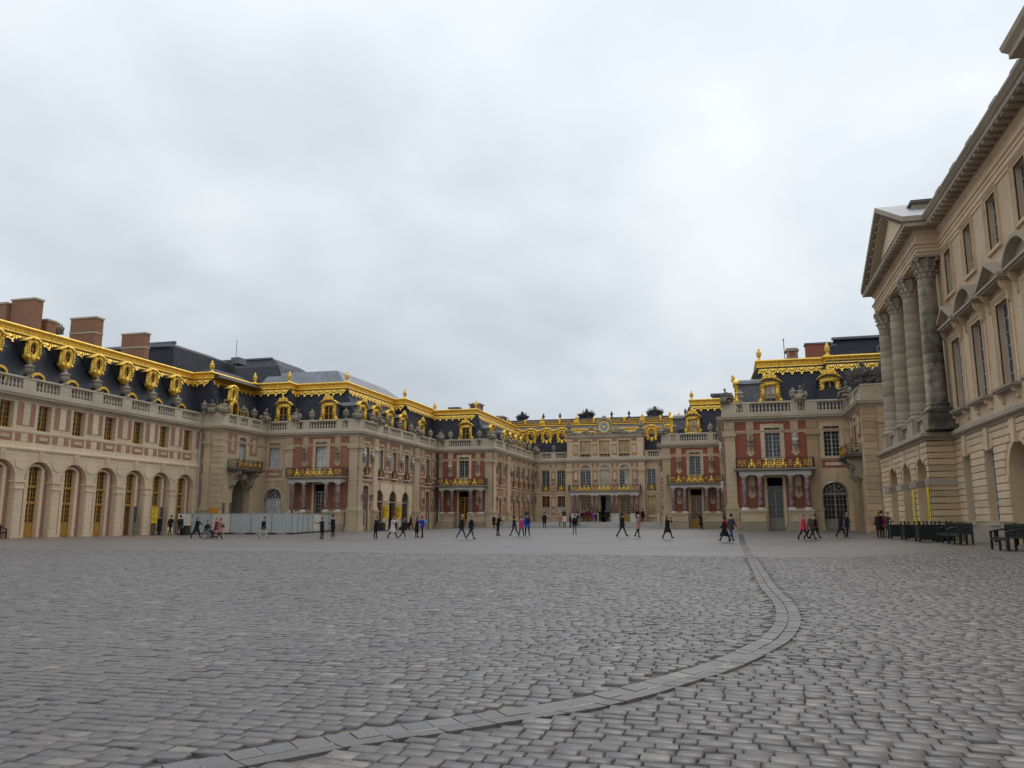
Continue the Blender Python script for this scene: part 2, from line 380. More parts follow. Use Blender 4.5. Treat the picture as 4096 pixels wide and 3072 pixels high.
    def sweep(s, path, prof, i0=0, i1=None, close=True):
        """profile [(out, z)] swept along path points i0..i1 with mitred corners; outwards is right of travel"""
        n = len(path); i1 = n - 1 if i1 is None else i1; m = len(prof); vs = []
        nrm = []
        for i in range(n - 1):
            d = Vector((path[i + 1][0] - path[i][0], path[i + 1][1] - path[i][1])).normalized(); nrm.append(Vector((d.y, -d.x)))
        for i in range(i0, i1 + 1):
            a = nrm[max(i - 1, 0)]; b = nrm[min(i, n - 2)]; q = a + b; q = q / max(q.dot(a), .2) if q.length > 1e-4 else a
            for o, z in prof: vs.append((path[i][0] + q.x * o, path[i][1] + q.y * o, z))
        fs = []
        for i in range(i1 - i0):
            for k in range(m if close else m - 1):
                k2 = (k + 1) % m; fs.append((i * m + k, i * m + k2, (i + 1) * m + k2, (i + 1) * m + k))
        if close: fs += [tuple(range(m)), tuple(range((i1 - i0) * m + m - 1, (i1 - i0) * m - 1, -1))]
        return s.add(vs, fs)
    def wall(s, fr, u0, u1, z0, z1, holes, d0=-0.7, d1=0.0):
        """wall slab with rectangular holes (u0,u1,z0,z1)"""
        us = sorted({u0, u1} | {min(max(h[i], u0), u1) for h in holes for i in (0, 1)})
        run = []
        for a, b in zip(us, us[1:]):
            m = (a + b) / 2; cuts = sorted((h[2], h[3]) for h in holes if h[0] < m < h[1]); z = z0; seg = []
            for c, d in cuts:
                if c > z: seg.append((z, c))
                z = max(z, d)
            if z < z1: seg.append((z, z1))
            if run and run[-1][2] == seg: run[-1] = (run[-1][0], b, seg)
            else: run.append((a, b, seg))
        for a, b, seg in run:
            for c, d in seg: s.box(fr, a, b, c, d, d0, d1)
        return s
    def arch_fill(s, fr, uc, r, zs, d0, d1, n=12, top=None):
        """the two spandrels that turn a rectangular hole (uc +- r, up to zs + r) into a round arch"""
        top = zs + r if top is None else top
        ry = top - zs
        for sg in (-1, 1):
            pts = [(uc + sg * r, zs)] + [(uc + sg * r * cos(pi / 2 * k / n), zs + ry * sin(pi / 2 * k / n)) for k in range(1, n + 1)] + [(uc + sg * r, top)]
            s.poly(fr, pts, d0, d1)
        return s
    def mesh(s, name, mat, smooth_=False, origin=(0, 0, 0)):
        me = bpy.data.meshes.new(name); ox, oy, oz = origin
        me.from_pydata([(x - ox, y - oy, z - oz) for x, y, z in s.v], [], s.f)
        for m in (mat if isinstance(mat, (list, tuple)) else [mat]): me.materials.append(M[m] if isinstance(m, str) else m)
        if smooth_: me.shade_smooth()
        me.validate(); return me
    def build(s, name, mat, parent=None, smooth_=False):
        """vertices are in world coordinates"""
        me = s.mesh(name, mat, smooth_, tuple(wloc(parent)))
        o = mk(name, me, parent); WLOC[o.name] = wloc(parent).copy(); return o

CACHE = {}
def place(name, me, fr, u, d, z, parent, extra_rot=0.0, loc=None):
    """a part whose mesh is in facade coordinates (x = u, y = -d)"""
    p = Vector(fr.P(u, d, z)) if loc is None else Vector(loc)
    return mk(name, me, parent, p - wloc(parent), fr.rot + extra_rot)
def sub(name, me, parent):
    return mk(name, me, parent)

def arc(uc, zc, r, a0, a1, n, ry=None):
    ry = r if ry is None else ry
    return [(uc + r * cos(a0 + (a1 - a0) * k / n), zc + ry * sin(a0 + (a1 - a0) * k / n)) for k in range(n + 1)]

# ------------------------------------------------------------------ windows and doors
def bars(mb, w, z0, z1, nx, ny, st=0.06, mu=0.028, mid=0.09, d=0.0, top=None):
    """two casement leaves: outer stiles, meeting stile, glazing bars; top(u) clips the height (arched heads)"""
    H = (lambda u: z1) if top is None else top
    mb.box(F0, -w / 2, -w / 2 + st, z0, H(-w / 2 + st), -.06, d); mb.box(F0, w / 2 - st, w / 2, z0, H(w / 2 - st), -.06, d)
    mb.box(F0, -w / 2, w / 2, z0, z0 + st * 1.3, -.06, d + .004)
    if top is None: mb.box(F0, -w / 2, w / 2, z1 - st, z1, -.06, d + .004)
    mb.box(F0, -mid / 2, mid / 2, z0, H(0), -.06, d + .015)
    for sg in (-1, 1):
        a, b = sg * mid / 2, sg * (w / 2 - st)
        for k in range(1, nx):
            u = a + (b - a) * k / nx; mb.box(F0, u - mu / 2, u + mu / 2, z0 + .02, H(u), -.05, d - .012)
    for k in range(1, ny):
        z = z0 + (z1 - z0) * k / ny; uu = w / 2 - st
        if top is not None:
            while uu > .1 and H(uu) < z: uu -= .03
        mb.box(F0, -uu, uu, z - mu / 2, z + mu / 2, -.05, d - .008)

def window(key, w, h, nx, ny, mat, pane, arched=None, st=0.06, mu=0.03, mid=0.09, fan=False, panel=0.0, half_pane=None):
    """cached pair of meshes: frame with bars, pane(s)"""
    if key in CACHE: return CACHE[key]
    mb = MB(); zs = h
    if arched == 'round':
        r = w / 2; zs = h - r
        H = lambda u: zs + math.sqrt(max(r * r - u * u, 0.0))
        if fan:
            bars(mb, w, panel, zs - .05, nx, ny, st, mu, mid)
            mb.box(F0, -w / 2, w / 2, zs - .07, zs + .05, -.06, .03); mb.box(F0, -mid / 2, mid / 2, zs, h - .04, -.06, .015)
            for rr in (.36, .70):
                o = arc(0, zs, r * rr + mu, 0, pi, 16); i = arc(0, zs, r * rr - mu, 0, pi, 16); mb.poly(F0, o + i[::-1], -.05, -.004)
            for k in range(1, 6):
                if k == 3: continue
                a = pi * k / 6; c, s_ = cos(a), sin(a); p, q = .36 * r, r - .02
                mb.poly(F0, [(p * c - mu * s_, zs + p * s_ + mu * c), (p * c + mu * s_, zs + p * s_ - mu * c), (q * c + mu * s_, zs + q * s_ - mu * c), (q * c - mu * s_, zs + q * s_ + mu * c)], -.05, -.006)
        else:
            bars(mb, w, panel, h, nx, ny, st, mu, mid, top=H)
        mb.poly(F0, arc(0, zs, r, 0, pi, 20) + arc(0, zs, r - st, pi, 0, 20), -.06, .003)
        outline = [(-r, panel), (r, panel)] + arc(0, zs, r, 0, pi, 20)
    elif arched == 'seg':
        rise = w * .16; R = (w * w / 4 + rise * rise) / (2 * rise); zc = h - R
        H = lambda u: zc + math.sqrt(R * R - u * u)
        bars(mb, w, panel, h, nx, ny, st, mu, mid, top=H)
        aa = math.asin(w / 2 / R); o = arc(0, zc, R, pi / 2 - aa, pi / 2 + aa, 10); i = arc(0, zc, R - st, pi / 2 + aa, pi / 2 - aa, 10)
        mb.poly(F0, o + i, -.06, .003); outline = [(-w / 2, panel), (w / 2, panel)] + o
    else:
        bars(mb, w, panel, h, nx, ny, st, mu, mid); outline = [(-w / 2, panel), (w / 2, panel), (w / 2, h), (-w / 2, h)]
    if panel:
        mb.box(F0, -w / 2, w / 2, 0, panel, -.06, -.006)
        for sg in (-1, 1):
            c = sg * w / 4; q = w / 4 - st
            mb.ring(F0, [(c - q, .12), (c + q, .12), (c + q, panel - .1), (c - q, panel - .1)], [(c - q + .04, .16), (c + q - .04, .16), (c + q - .04, panel - .14), (c - q + .04, panel - .14)], -.02, .016)
    fm = mb.mesh('window_frame', mat)
    pm = MB()
    if half_pane:
        for sg, m_ in ((-1, 0), (1, 1)): pass
    pm.add([F0.P(u, -.035, z) for u, z in outline], [tuple(range(len(outline)))])
    pmm = pm.mesh('pane', pane)
    CACHE[key] = (fm, pmm); return CACHE[key]
def put_window(pair, fr, u, d, z, parent, name='window', label=None):
    o = place(name, pair[0], fr, u, d, z, parent); sub('pane', pair[1], o)
    if label: o['label'] = label
    return o

# ------------------------------------------------------------------ ornaments shared by the wings
def cached(key, fn):
    if key not in CACHE: CACHE[key] = fn()
    return CACHE[key]
def baluster_mesh():
    return MB().lathe((0, 0, 0), [(.10, 0), (.10, .06), (.055, .10), (.085, .18), (.105, .27), (.09, .36), (.05, .50), (.045, .56), (.075, .60), (.06, .64), (.095, .66), (.095, .72)], 8).mesh('baluster', 'parapet', True)
def urn_mesh():
    return MB().lathe((0, 0, 0), [(.26, 0), (.26, .08), (.12, .14), (.09, .24), (.16, .30), (.30, .42), (.33, .62), (.27, .72), (.36, .78), (.40, .84), (.30, .90), (.16, .98), (.10, 1.04), (.13, 1.1), (.06, 1.2), (.01, 1.28)], 12).mesh('urn', 'statue', True)
def bust_meshes():
    mb = MB()
    mb.lathe((0, -.30, .42), [(.13, 0), (.15, .04), (.08, .09), (.07, .15), (.12, .19)], 10)
    mb.ell((0, -.30, .80), (.30, .18, .24)); mb.ell((-.2, -.29, .86), (.15, .14, .13)); mb.ell((.2, -.29, .86), (.15, .14, .13))
    mb.lathe((0, -.31, .95), [(.11, 0), (.085, .1), (.09, .2)], 8); mb.ell((0, -.33, 1.26), (.125, .15, .18), 10, 7); mb.ell((0, -.29, 1.32), (.15, .15, .15)); mb.ell((0, -.485, 1.24), (.025, .035, .04), 6, 4)
    con = MB()
    con.poly(F0, [(-.24, .42), (.24, .42), (.24, .34), (.17, .28), (.15, .10), (.08, -.05), (.05, -.22), (0, -.3), (-.05, -.22), (-.08, -.05), (-.15, .10), (-.17, .28), (-.24, .34)], .03, .30)
    con.box(F0, -.29, .29, .36, .42, .03, .46); con.ell((0, -.26, .14), (.13, .16, .14))
    pan = MB()
    r = .30; pan.poly(F0, [(-r, -.45), (-.42, -.50), (-.42, -.34), (-r, -.30)] + arc(0, 1.28, r, pi, 0, 12) + [(r, -.30), (.42, -.34), (.42, -.50), (r, -.45)] + arc(0, -.45, r, 0, -pi, 12)[1:-1], .0, .05)
    return {'panel': pan.mesh('bust_panel', 'stone'), 'console': con.mesh('console', 'stone_dark'),
            'white': mb.mesh('bust', 'white_marble', True), 'brown': mb.mesh('bust', 'brown_marble', True)}
def bust(fr, u, z, parent, kind='white', d=0.0):
    b = cached('bust', bust_meshes)
    p = place('bust_panel', b['panel'], fr, u, d, z + .32, parent); p.scale = (.82, .9, .82); sub('console', b['console'], p)
    if kind: sub('bust', b[kind], p)

def finial_mesh():
    return MB().lathe((0, 0, 0), [(.30, 0), (.26, .12), (.12, .2), (.10, .36), (.17, .42), (.24, .62), (.20, .72), (.27, .77), (.20, .83), (.10, .92), (.14, 1.02), (.02, 1.25)], 10).mesh('finial', 'gold', True)

def crest_mesh():
    """shell crest with leaves on top of a gilded dormer, about 1.1 wide"""
    mb = MB(); mb.ell((0, -.12, .42), (.22, .16, .24)); mb.ell((0, -.16, .62), (.16, .13, .10)); mb.ell((0, -.2, .24), (.16, .12, .16))
    for sg in (-1, 1):
        for k, (a, l) in enumerate(((.35, .50), (.75, .46), (.02, .55))):
            m = Matrix.Rotation(-sg * a, 3, 'Y') if sg > 0 else Matrix.Rotation(a, 3, 'Y')
            mb.ell((sg * (.10 + cos(a) * l * .5), -.12 - .03 * k, .22 + sin(a) * l * .6), (l * .52, .07, .085), 8, 5, m)
        mb.ell((sg * .45, -.13, .14), (.12, .09, .10))
    return mb.mesh('crest', 'gold', True)
def dormer_meshes(pane):
    """gilded window dormer with scrolled sides and curved pediment; origin at the middle of its sill"""
    def side(sg):
        return [(sg * .47, 0), (sg * .98, 0)] + [(sg * (.86 + .17 * cos(a)), .20 + .20 * sin(a)) for a in (-.6, 0, .6, 1.2)] + [(sg * .80, .55), (sg * .76, .75), (sg * .80, .95), (sg * .72, 1.1), (sg * .80, 1.25), (sg * .76, 1.5), (sg * .84, 1.62), (sg * .47, 1.62)]
    fr = MB()
    for sg in (-1, 1):
        fr.poly(F0, side(sg), -.30, 0.0)
        fr.lathe((sg * .86, 0, .2), [(.01, 0), (.01, 0)], 3)
        for k in range(4): fr.ell((sg * .78, -.03, .62 + .26 * k), (.085, .07, .09), 6, 4)
        fr.ell((sg * .86, -.04, .2), (.12, .06, .12), 8, 4); fr.box(F0, sg * .64 - .05, sg * .64 + .05, .1, 1.55, -.02, .05)
    fr.poly(F0, [(-.47, 1.30)] + arc(0, 1.02, .55, 2.6, .54, 10) + [(.47, 1.30), (.84, 1.62), (.84, 1.72)] + arc(0, .42, 1.55, 1.0, 2.14, 14) + [(-.84, 1.72), (-.84, 1.62)], -.30, .03)
    o = [(1.05, 1.70)] + arc(0, .55, 1.6, 1.12, 2.02, 14) + [(-1.05, 1.70)]
    i = [(-1.05, 1.80)] + arc(0, .67, 1.6, 2.02, 1.12, 14) + [(1.05, 1.80)]
    fr.poly(F0, o + i, -.32, .16)
    fr.box(F0, -.95, .95, -.10, .0, -.3, .1)
    fm = fr.mesh('dormer', 'gold', True)
    w = MB(); bars(w, .92, 0.02, 1.5, 1, 2, .05, .05, .09, -.14, top=lambda u: 1.02 + math.sqrt(max(.55 ** 2 - u * u, 0)))
    wm = w.mesh('window_frame', 'ochre')
    pm = MB(); ol = [(-.47, 0), (.47, 0)] + arc(0, 1.02, .55, .54, 2.6, 10); pm.add([F0.P(u, -.19, z) for u, z in ol], [tuple(range(len(ol)))])
    bd = MB(); ob = [(-.72, -.1), (.72, -.1), (.72, 1.66)] + arc(0, .55, 1.4, 1.03, 2.11, 10) + [(-.72, 1.66)]
    bd.poly(F0, ob, -2.6, -.24); oh = [(-.98, 1.70), (.98, 1.70)] + arc(0, .62, 1.58, 1.08, 2.06, 10); bd.poly(F0, oh, -2.4, -.1)
    return fm, wm, pm.mesh('pane', pane), bd.mesh('dormer_body', 'lead')
def dormer(fr, u, d, z, parent, pane='glass_warm', scale=1.0):
    fm, wm, pm, bd = cached('dormer' + pane, lambda: dormer_meshes(pane))
    o = place('dormer', fm, fr, u, d, z, parent); o.scale = (scale,) * 3
    sub('window_frame', wm, o); sub('pane', pm, o); sub('dormer_body', bd, o)
    c = sub('crest', cached('crest', crest_mesh), o); c.location = (0, 0, 1.98)
    return o
def oculus_meshes(pane):
    """gilded oval window dormer hung under the crest; origin at the middle of the oval"""
    n = 40; out, inn = [], []
    ctrl = [(0, .52), (.28, .50), (.5, .58), (.75, .62), (1.0, .70), (1.3, .62), (1.57, .60), (1.84, .62), (2.14, .70), (2.39, .62), (2.64, .58), (2.86, .50), (3.14, .52), (3.45, .56), (3.75, .66), (4.05, .82), (4.3, .80), (4.5, .84), (4.71, 1.02), (4.93, .84), (5.13, .80), (5.38, .82), (5.68, .66), (5.98, .56), (6.283, .52)]
    for k in range(n):
        a = 2 * pi * k / n; r = np.interp(a, [c[0] for c in ctrl], [c[1] for c in ctrl]); out.append((r * cos(a), r * sin(a) * 1.12)); inn.append((.34 * cos(a), .47 * sin(a)))
    fr = MB(); fr.ring(F0, out, inn, -.5, 0.0, .02)
    fr.ring(F0, [(.42 * cos(2 * pi * k / n), .57 * sin(2 * pi * k / n)) for k in range(n)], inn, -.02, .06)
    o = arc(0, .12, .78, .62, pi - .62, 12); i = arc(0, .05, .72, pi - .62, .62, 12); fr.poly(F0, [(.86, .50)] + o + [(-.86, .50), (-.84, .42)] + i + [(.84, .42)], -.55, .09)
    for sg in (-1, 1):
        for k in range(5): fr.ell((sg * (.54 + .02 * (k % 2)), -.05, .36 - .18 * k), (.09, .08, .085), 6, 4)
        fr.ell((sg * .42, -.05, -.66), (.16, .08, .14), 7, 4)
    fr.ell((0, -.08, .72), (.14, .12, .12)); fr.ell((0, -.06, -.72), (.2, .1, .24))
    fm = fr.mesh('oculus_dormer', 'gold', True)
    pm = MB(); pm.add([F0.P(u * 1.02, -.16, z * 1.02) for u, z in inn], [tuple(range(n))])
    mu = MB(); mu.box(F0, -.02, .02, -.47, .47, -.15, -.10); mu.box(F0, -.34, .34, -.02, .02, -.15, -.11)
    hd = MB(); hd.poly(F0, [(-.55, -.55), (.55, -.55), (.62, .45)] + arc(0, .12, .76, .6, pi - .6, 10) + [(-.62, .45)], -2.2, -.3)
    return fm, mu.mesh('glazing_bar', 'ochre'), pm.mesh('pane', pane), hd.mesh('dormer_body', 'slate')
def oculus(fr, u, d, z, parent, pane='glass_warm', body=True, scale=1.0):
    fm, mu, pm, hd = cached('oculus' + pane, lambda: oculus_meshes(pane))
    o = place('oculus_dormer', fm, fr, u, d, z, parent); o.scale = (scale,) * 3
    sub('glazing_bar', mu, o); sub('pane', pm, o)
    if body: sub('dormer_body', hd, o)
    return o

def cresting(path, i0, i1, z, parent, slope=.46, zt=15.2):
    """gilded lead cresting on the break of the roof with a hanging lambrequin of swags and tassels"""
    mb = MB()
    mb.sweep(path, [(-.25, z + .82), (.05, z + .88), (.22, z + .84), (.28, z + .74), (.20, z + .62), (.08, z + .56), (.06, z + .34), (.16, z + .28), (.18, z + .18), (.06, z + .10), (.06, z + .0), (-.25, z)], i0, i1)
    for i in range(i0, i1):
        a, b = Vector((*path[i], 0)), Vector((*path[i + 1], 0)); L = (b - a).length; t = (b - a) / L; nn = Vector((t.y, -t.x, 0))
        n = max(1, round(L / .82)); p = L / n
        def Q(u, q, e=0.0): w = a + t * u + nn * (.07 + slope * (q + max(0, zt - z)) + e); return (w.x, w.y, z - q)
        for k in range(2 * n):      # rosettes on the frieze
            w = a + t * ((k + .5) * p / 2) + nn * .07; mb.ell((w.x, w.y, z + .45), (.09, .09, .075), 6, 3)
        for k in range(n):
            c = (k + .5) * p; h = p / 2
            for e0, e1, r0, r1 in ((0, .07, .40, .52), (0, .05, .0, .27)):
                ns = 8; vs, fs = [], []
                for j in range(ns + 1):
                    an = pi * j / ns
                    for rr, e in ((r0, e0), (r0, e1), (r1, e1), (r1, e0)):
                        vs.append(Q(c + rr * h * 1.9 * cos(an) * .92, rr * sin(an) * .95, e))
                for j in range(ns):
                    for m in range(3): fs.append((j * 4 + m, j * 4 + m + 1, j * 4 + m + 5, j * 4 + m + 4))
                mb.add(vs, fs)
            for uu, q0, q1, w in ((c, .46, .66, .10), (c - h, .16, .44, .075)):
                vs = [Q(uu - w * .4, q0, .02), Q(uu + w * .4, q0, .02), Q(uu + w, q1, .02), Q(uu - w, q1, .02), Q(uu - w * .4, q0, .10), Q(uu + w * .4, q0, .10), Q(uu + w, q1, .12), Q(uu - w, q1, .12)]
                mb.add(vs, [(4, 5, 6, 7), (0, 4, 7, 3), (5, 1, 2, 6), (7, 6, 2, 3)])
            mb.add([Q(c - h, 0, .0), Q(c + h, 0, .0), Q(c + h * .75, .13, .03), Q(c - h * .75, .13, .03)], [(0, 1, 2, 3)])
    return mb.build('gilded_cresting', 'gold', parent)

def railing(fr, u0, u1, z, d, depth, parent, ornaments, h=.85, open_left=False, tone='gold'):
    """wrought iron balcony railing (front and two returns) with gilded ornaments"""
    mb = MB(); t = .018
    runs = [(Vector(fr.P(u0, d, 0)), Vector(fr.P(u1, d, 0)))]
    if depth > .1: runs += [(Vector(fr.P(u0, d - depth, 0)), Vector(fr.P(u0, d, 0))), (Vector(fr.P(u1, d, 0)), Vector(fr.P(u1, d - depth, 0)))]
    for a, b in runs:
        for q, r in ((.03, .022), (.16, .014), (h - .16, .014), (h, .03)): mb.tube([(a.x, a.y, z + q), (b.x, b.y, z + q)], r, 4)
        L = (b - a).length; n = max(2, round(L / .115))
        for k in range(n + 1):
            p = a + (b - a) * k / n; thick = .030 if k % 9 == 0 else .011
            mb.tube([(p.x, p.y, z), (p.x, p.y, z + h)], thick, 4)
        for k in range(max(1, round(L / .46))):     # scrolls
            m = max(1, round(L / .46)); p = a + (b - a) * ((k + .5) / m); t_ = (b - a).normalized()
            pts = [(p.x + t_.x * .16 * cos(q), p.y + t_.y * .16 * cos(q), z + h * .5 + .2 * sin(q)) for q in np.linspace(0, 2 * pi, 11)]
            mb.tube(pts, .014, 4, False)
    o = mb.build('balcony_railing', 'iron', parent)
    me = cached('ornament' + tone, lambda: ornament_mesh(tone)); me2 = cached('ornament2' + tone, lambda: ornament2_mesh(tone))
    for u, k in ornaments:
        q = place('gilded_ornament', me if k else me2, fr, u, d + .03, z + .04, o)
    return o
def ornament_mesh(tone):
    mb = MB(); mb.ell((0, 0, .30), (.13, .05, .2)); mb.ell((0, 0, .55), (.10, .05, .11)); mb.ell((0, 0, .68), (.14, .04, .05))
    for sg in (-1, 1):
        mb.ell((sg * .2, 0, .2), (.14, .04, .075), 7, 4, Matrix.Rotation(sg * .5, 3, 'Y')); mb.ell((sg * .2, 0, .06), (.13, .04, .05)); mb.ell((sg * .19, 0, .4), (.09, .035, .05), 7, 4, Matrix.Rotation(-sg * .7, 3, 'Y'))
    mb.box(F0, -.07, .07, .06, .4, .0, .05)
    return mb.mesh('gilded_ornament', tone, True)
def ornament2_mesh(tone):
    mb = MB()
    for sg in (-1, 1):
        mb.tube([(sg * (.03 + .1 * sin(q)), 0, .36 + .28 * cos(q)) for q in np.linspace(0.2, 2.9, 7)], .018, 4)
        mb.ell((sg * .11, 0, .2), (.05, .03, .05), 6, 4); mb.ell((sg * .11, 0, .54), (.05, .03, .05), 6, 4)
    mb.ell((0, 0, .38), (.05, .03, .1), 6, 4)
    return mb.mesh('gilded_ornament', tone, True)

def frustum(x0, x1, y0, y1, z0, a0, a1, b0, b1, z1, mb=None):
    mb = mb or MB()
    return mb.add([(x0, y0, z0), (x1, y0, z0), (x1, y1, z0), (x0, y1, z0), (a0, b0, z1), (a1, b0, z1), (a1, b1, z1), (a0, b1, z1)],
                  [(0, 1, 5, 4), (1, 2, 6, 5), (2, 3, 7, 6), (3, 0, 4, 7), (4, 5, 6, 7)])
# ------------------------------------------------------------------ ground
def courtyard():
    xs = np.concatenate([[-220, -120, -70], np.arange(-56, 21, 2.0), [60, 120, 220]]); ys = np.concatenate([[-120, -40, -10], np.arange(0, 124, 2.0), [160, 240, 400]])
    vs = [(x, y, ground_z(x, y) - (.022 if y < 38 else .012)) for y in ys for x in xs]; n = len(xs)
    fs = [(j * n + i, j * n + i + 1, (j + 1) * n + i + 1, (j + 1) * n + i) for j in range(len(ys) - 1) for i in range(n - 1)]
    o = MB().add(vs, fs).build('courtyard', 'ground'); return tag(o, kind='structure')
yard = courtyard()

GUT = [(0.62, 62), (0.64, 45), (0.67, 30.8), (0.68, 19.0), (0.78, 14.75), (0.72, 12.33), (0.51, 10.57), (0.23, 9.38), (-0.14, 8.25), (-0.56, 7.32), (-1.08, 6.34), (-1.83, 5.48), (-2.45, 4.8), (-2.91, 4.16), (-3.24, 3.7), (-3.9, 2.8)]
def resample(pts, step):
    p = [Vector((*q, 0)) for q in pts]; out = []
    # Catmull-Rom
    for i in range(len(p) - 1):
        a, b, c, d = p[max(i - 1, 0)], p[i], p[i + 1], p[min(i + 2, len(p) - 1)]
        n = max(2, int((c - b).length / step))
        for k in range(n):
            t = k / n; out.append(.5 * ((2 * b) + (c - a) * t + (2 * a - 5 * b + 4 * c - d) * t * t + (3 * b - a - 3 * c + d) * t ** 3))
    out.append(p[-1]); return out
gpts = resample(GUT, .18); gxy = np.array([(p.x, p.y) for p in gpts])
def gutter():
    mb = MB(); mm = MB()
    for i in range(len(gpts) - 1):
        a, b = gpts[i], gpts[i + 1]; t = (b - a); L = t.length
        if L < .02: continue
        t /= L; n = Vector((t.y, -t.x, 0))
        for sg in (-1, 1):
            for r in (0,):
                w0, w1 = .008, .165; g = .004; z = ground_z(a.x, a.y); jz = random.uniform(-.004, .004)
                q = [a + t * g + n * sg * w0, b - t * g + n * sg * w0, b - t * g + n * sg * w1, a + t * g + n * sg * w1]
                top = [(q[0].x, q[0].y, z - .008 + jz), (q[1].x, q[1].y, z - .008 + jz), (q[2].x, q[2].y, z + .001 + jz), (q[3].x, q[3].y, z + .001 + jz)]
                bot = [(x, y, z - .06) for x, y, _ in top]
                if sg > 0: top, bot = top[::-1], bot[::-1]
                mb.add(top + bot, [(0, 1, 2, 3), (1, 0, 4, 5), (2, 1, 5, 6), (3, 2, 6, 7), (0, 3, 7, 4)])
        if a.y < 9.5:
            k = .02 + .028 * abs(sin(i * .37)) * smooth((9.5 - a.y) / 3)
            z = ground_z(a.x, a.y) - .012
            q = [a + n * k, b + n * k, b - n * k, a - n * k]; mm.add([(v.x, v.y, z) for v in q], [(0, 1, 2, 3)])
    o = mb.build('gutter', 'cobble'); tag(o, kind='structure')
    p = mm.build('mortar_line', 'mortar', o)
gutter()

def setts():
    """small rectangular setts in rows; the nearest are objects, the rest one mesh"""
    RH, RW = .132, .178
    Y = 2.6; rows = []; row = 0
    while Y < 33:
        x0 = -1.02 * Y - 3.0; x1 = .36 * Y + 3.0
        x = x0 + rng.uniform(0, RW)
        if x1 > 10.8: x1 = 10.8
        h = RH * rng.uniform(.9, 1.12)
        while x < x1:
            w = RW * rng.uniform(.78, 1.28); rows.append((x, Y, w, h)); x += w
        Y += h; row += 1
    a = np.array(rows); cx, cy = a[:, 0] + a[:, 2] / 2, a[:, 1] + a[:, 3] / 2
    keep = np.ones(len(a), bool)
    for i in range(0, len(gxy), 1):
        dx = np.abs(cx - gxy[i, 0]); dy = np.abs(cy - gxy[i, 1]); keep &= ~((dx < .26) & (dy < .24) & (dx * dx + dy * dy < .060))
    a = a[keep]; cx, cy = cx[keep], cy[keep]; n = len(a)
    gap = rng.uniform(.003, .0065, n); hx = a[:, 2] / 2 - gap; hy = a[:, 3] / 2 - gap
    gz = np.array([ground_z(x, y) for x, y in zip(cx, cy)])
    zt = rng.normal(0, .0032, n); tx = rng.normal(0, .018, n); ty = rng.normal(0, .022, n); rot = rng.normal(0, .03, n)
    ch = rng.uniform(.005, .010, n)
    sx = np.array([-1, 1, 1, -1]); sy = np.array([-1, -1, 1, 1])
    def ringv(shr, dz, tilt):
        px = sx[None] * (hx[:, None] - shr); py = sy[None] * (hy[:, None] - shr)
        px = px + rng.normal(0, .0035, px.shape); py = py + rng.normal(0, .0035, py.shape)
        qx = px * np.cos(rot)[:, None] - py * np.sin(rot)[:, None]; qy = px * np.sin(rot)[:, None] + py * np.cos(rot)[:, None]
        z = dz + (zt[:, None] + tx[:, None] * qx + ty[:, None] * qy) * tilt
        return np.stack([qx, qy, z], 2)
    R0 = ringv(0, -.05, 0); R1 = ringv(0, -ch[:, None] * .9 - .001, 1); R2 = ringv(ch[:, None], .002, 1)
    V = np.concatenate([R0, R1, R2], 1)                       # n,12,3 local
    quad = np.array([[8, 9, 10, 11]] + [[4 + k, 4 + (k + 1) % 4, 8 + (k + 1) % 4, 8 + k] for k in range(4)] + [[k, (k + 1) % 4, 4 + (k + 1) % 4, 4 + k] for k in range(4)])
    # size in the picture: nearer stones inside the frame show largest
    dep = .2608 * -cx + .9654 * cy; right = .9654 * cx + .2608 * cy
    inside = (np.abs(right / dep) < .66) & (dep > 0) & (1.35 / dep < .70)
    score = np.where(inside, dep, 1e9); order = np.argsort(score); near = set(order[:300].tolist())
    for i in order[:300]:
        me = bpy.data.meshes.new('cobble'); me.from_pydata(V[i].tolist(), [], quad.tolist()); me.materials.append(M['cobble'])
        mk('cobble', me, yard, (cx[i], cy[i], gz[i]))
    rest = np.array([i for i in range(n) if i not in near])
    W = V[rest] + np.stack([cx[rest], cy[rest], gz[rest]], 1)[:, None, :]
    me = bpy.data.meshes.new('cobbles'); nv = len(rest) * 12; me.vertices.add(nv); me.vertices.foreach_set('co', W.reshape(-1))
    q = (quad[None] + (np.arange(len(rest)) * 12)[:, None, None]).reshape(-1); nf = len(rest) * 9
    me.loops.add(nf * 4); me.loops.foreach_set('vertex_index', q.astype(np.int32)); me.polygons.add(nf)
    me.polygons.foreach_set('loop_start', np.arange(0, nf * 4, 4, dtype=np.int32)); me.polygons.foreach_set('loop_total', np.full(nf, 4, dtype=np.int32))
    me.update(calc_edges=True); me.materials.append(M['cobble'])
    o = mk('cobbles', me, yard); o['kind'] = 'stuff'
setts()

# ------------------------------------------------------------------ shared lines of the brick and stone palace
W = [(-47.5, 37), (-47.5, 64.5), (-45.3, 64.5), (-45.3, 71.9), (-35.04, 71.9), (-35.04, 94), (-27.74, 94), (-27.74, 115.5), (-22.9, 115.5), (-22.9, 115.0), (-11.5, 115.0), (-11.5, 115.5),
     (-7.4, 115.5), (-7.4, 94), (-.36, 94), (-.36, 70.5), (9.65, 70.5), (9.65, 63.1), (14, 63.1)]
CORN = [(-.25, 9.66), (.05, 9.66), (.09, 9.76), (.20, 9.82), (.24, 9.88), (.42, 9.91), (.44, 10.01), (.50, 10.08), (.50, 10.13), (-.25, 10.16)]
PARB = [(-.34, 10.165), (.08, 10.165), (.08, 10.44), (.03, 10.49), (-.34, 10.49)]
RAIL = [(-.34, 11.20), (.02, 11.20), (.07, 11.24), (.07, 11.33), (.03, 11.37), (-.34, 11.37)]
ARCH = [(-.1, 8.68), (.06, 8.68), (.08, 8.80), (.12, 8.84), (.12, 8.92), (-.1, 8.92)]
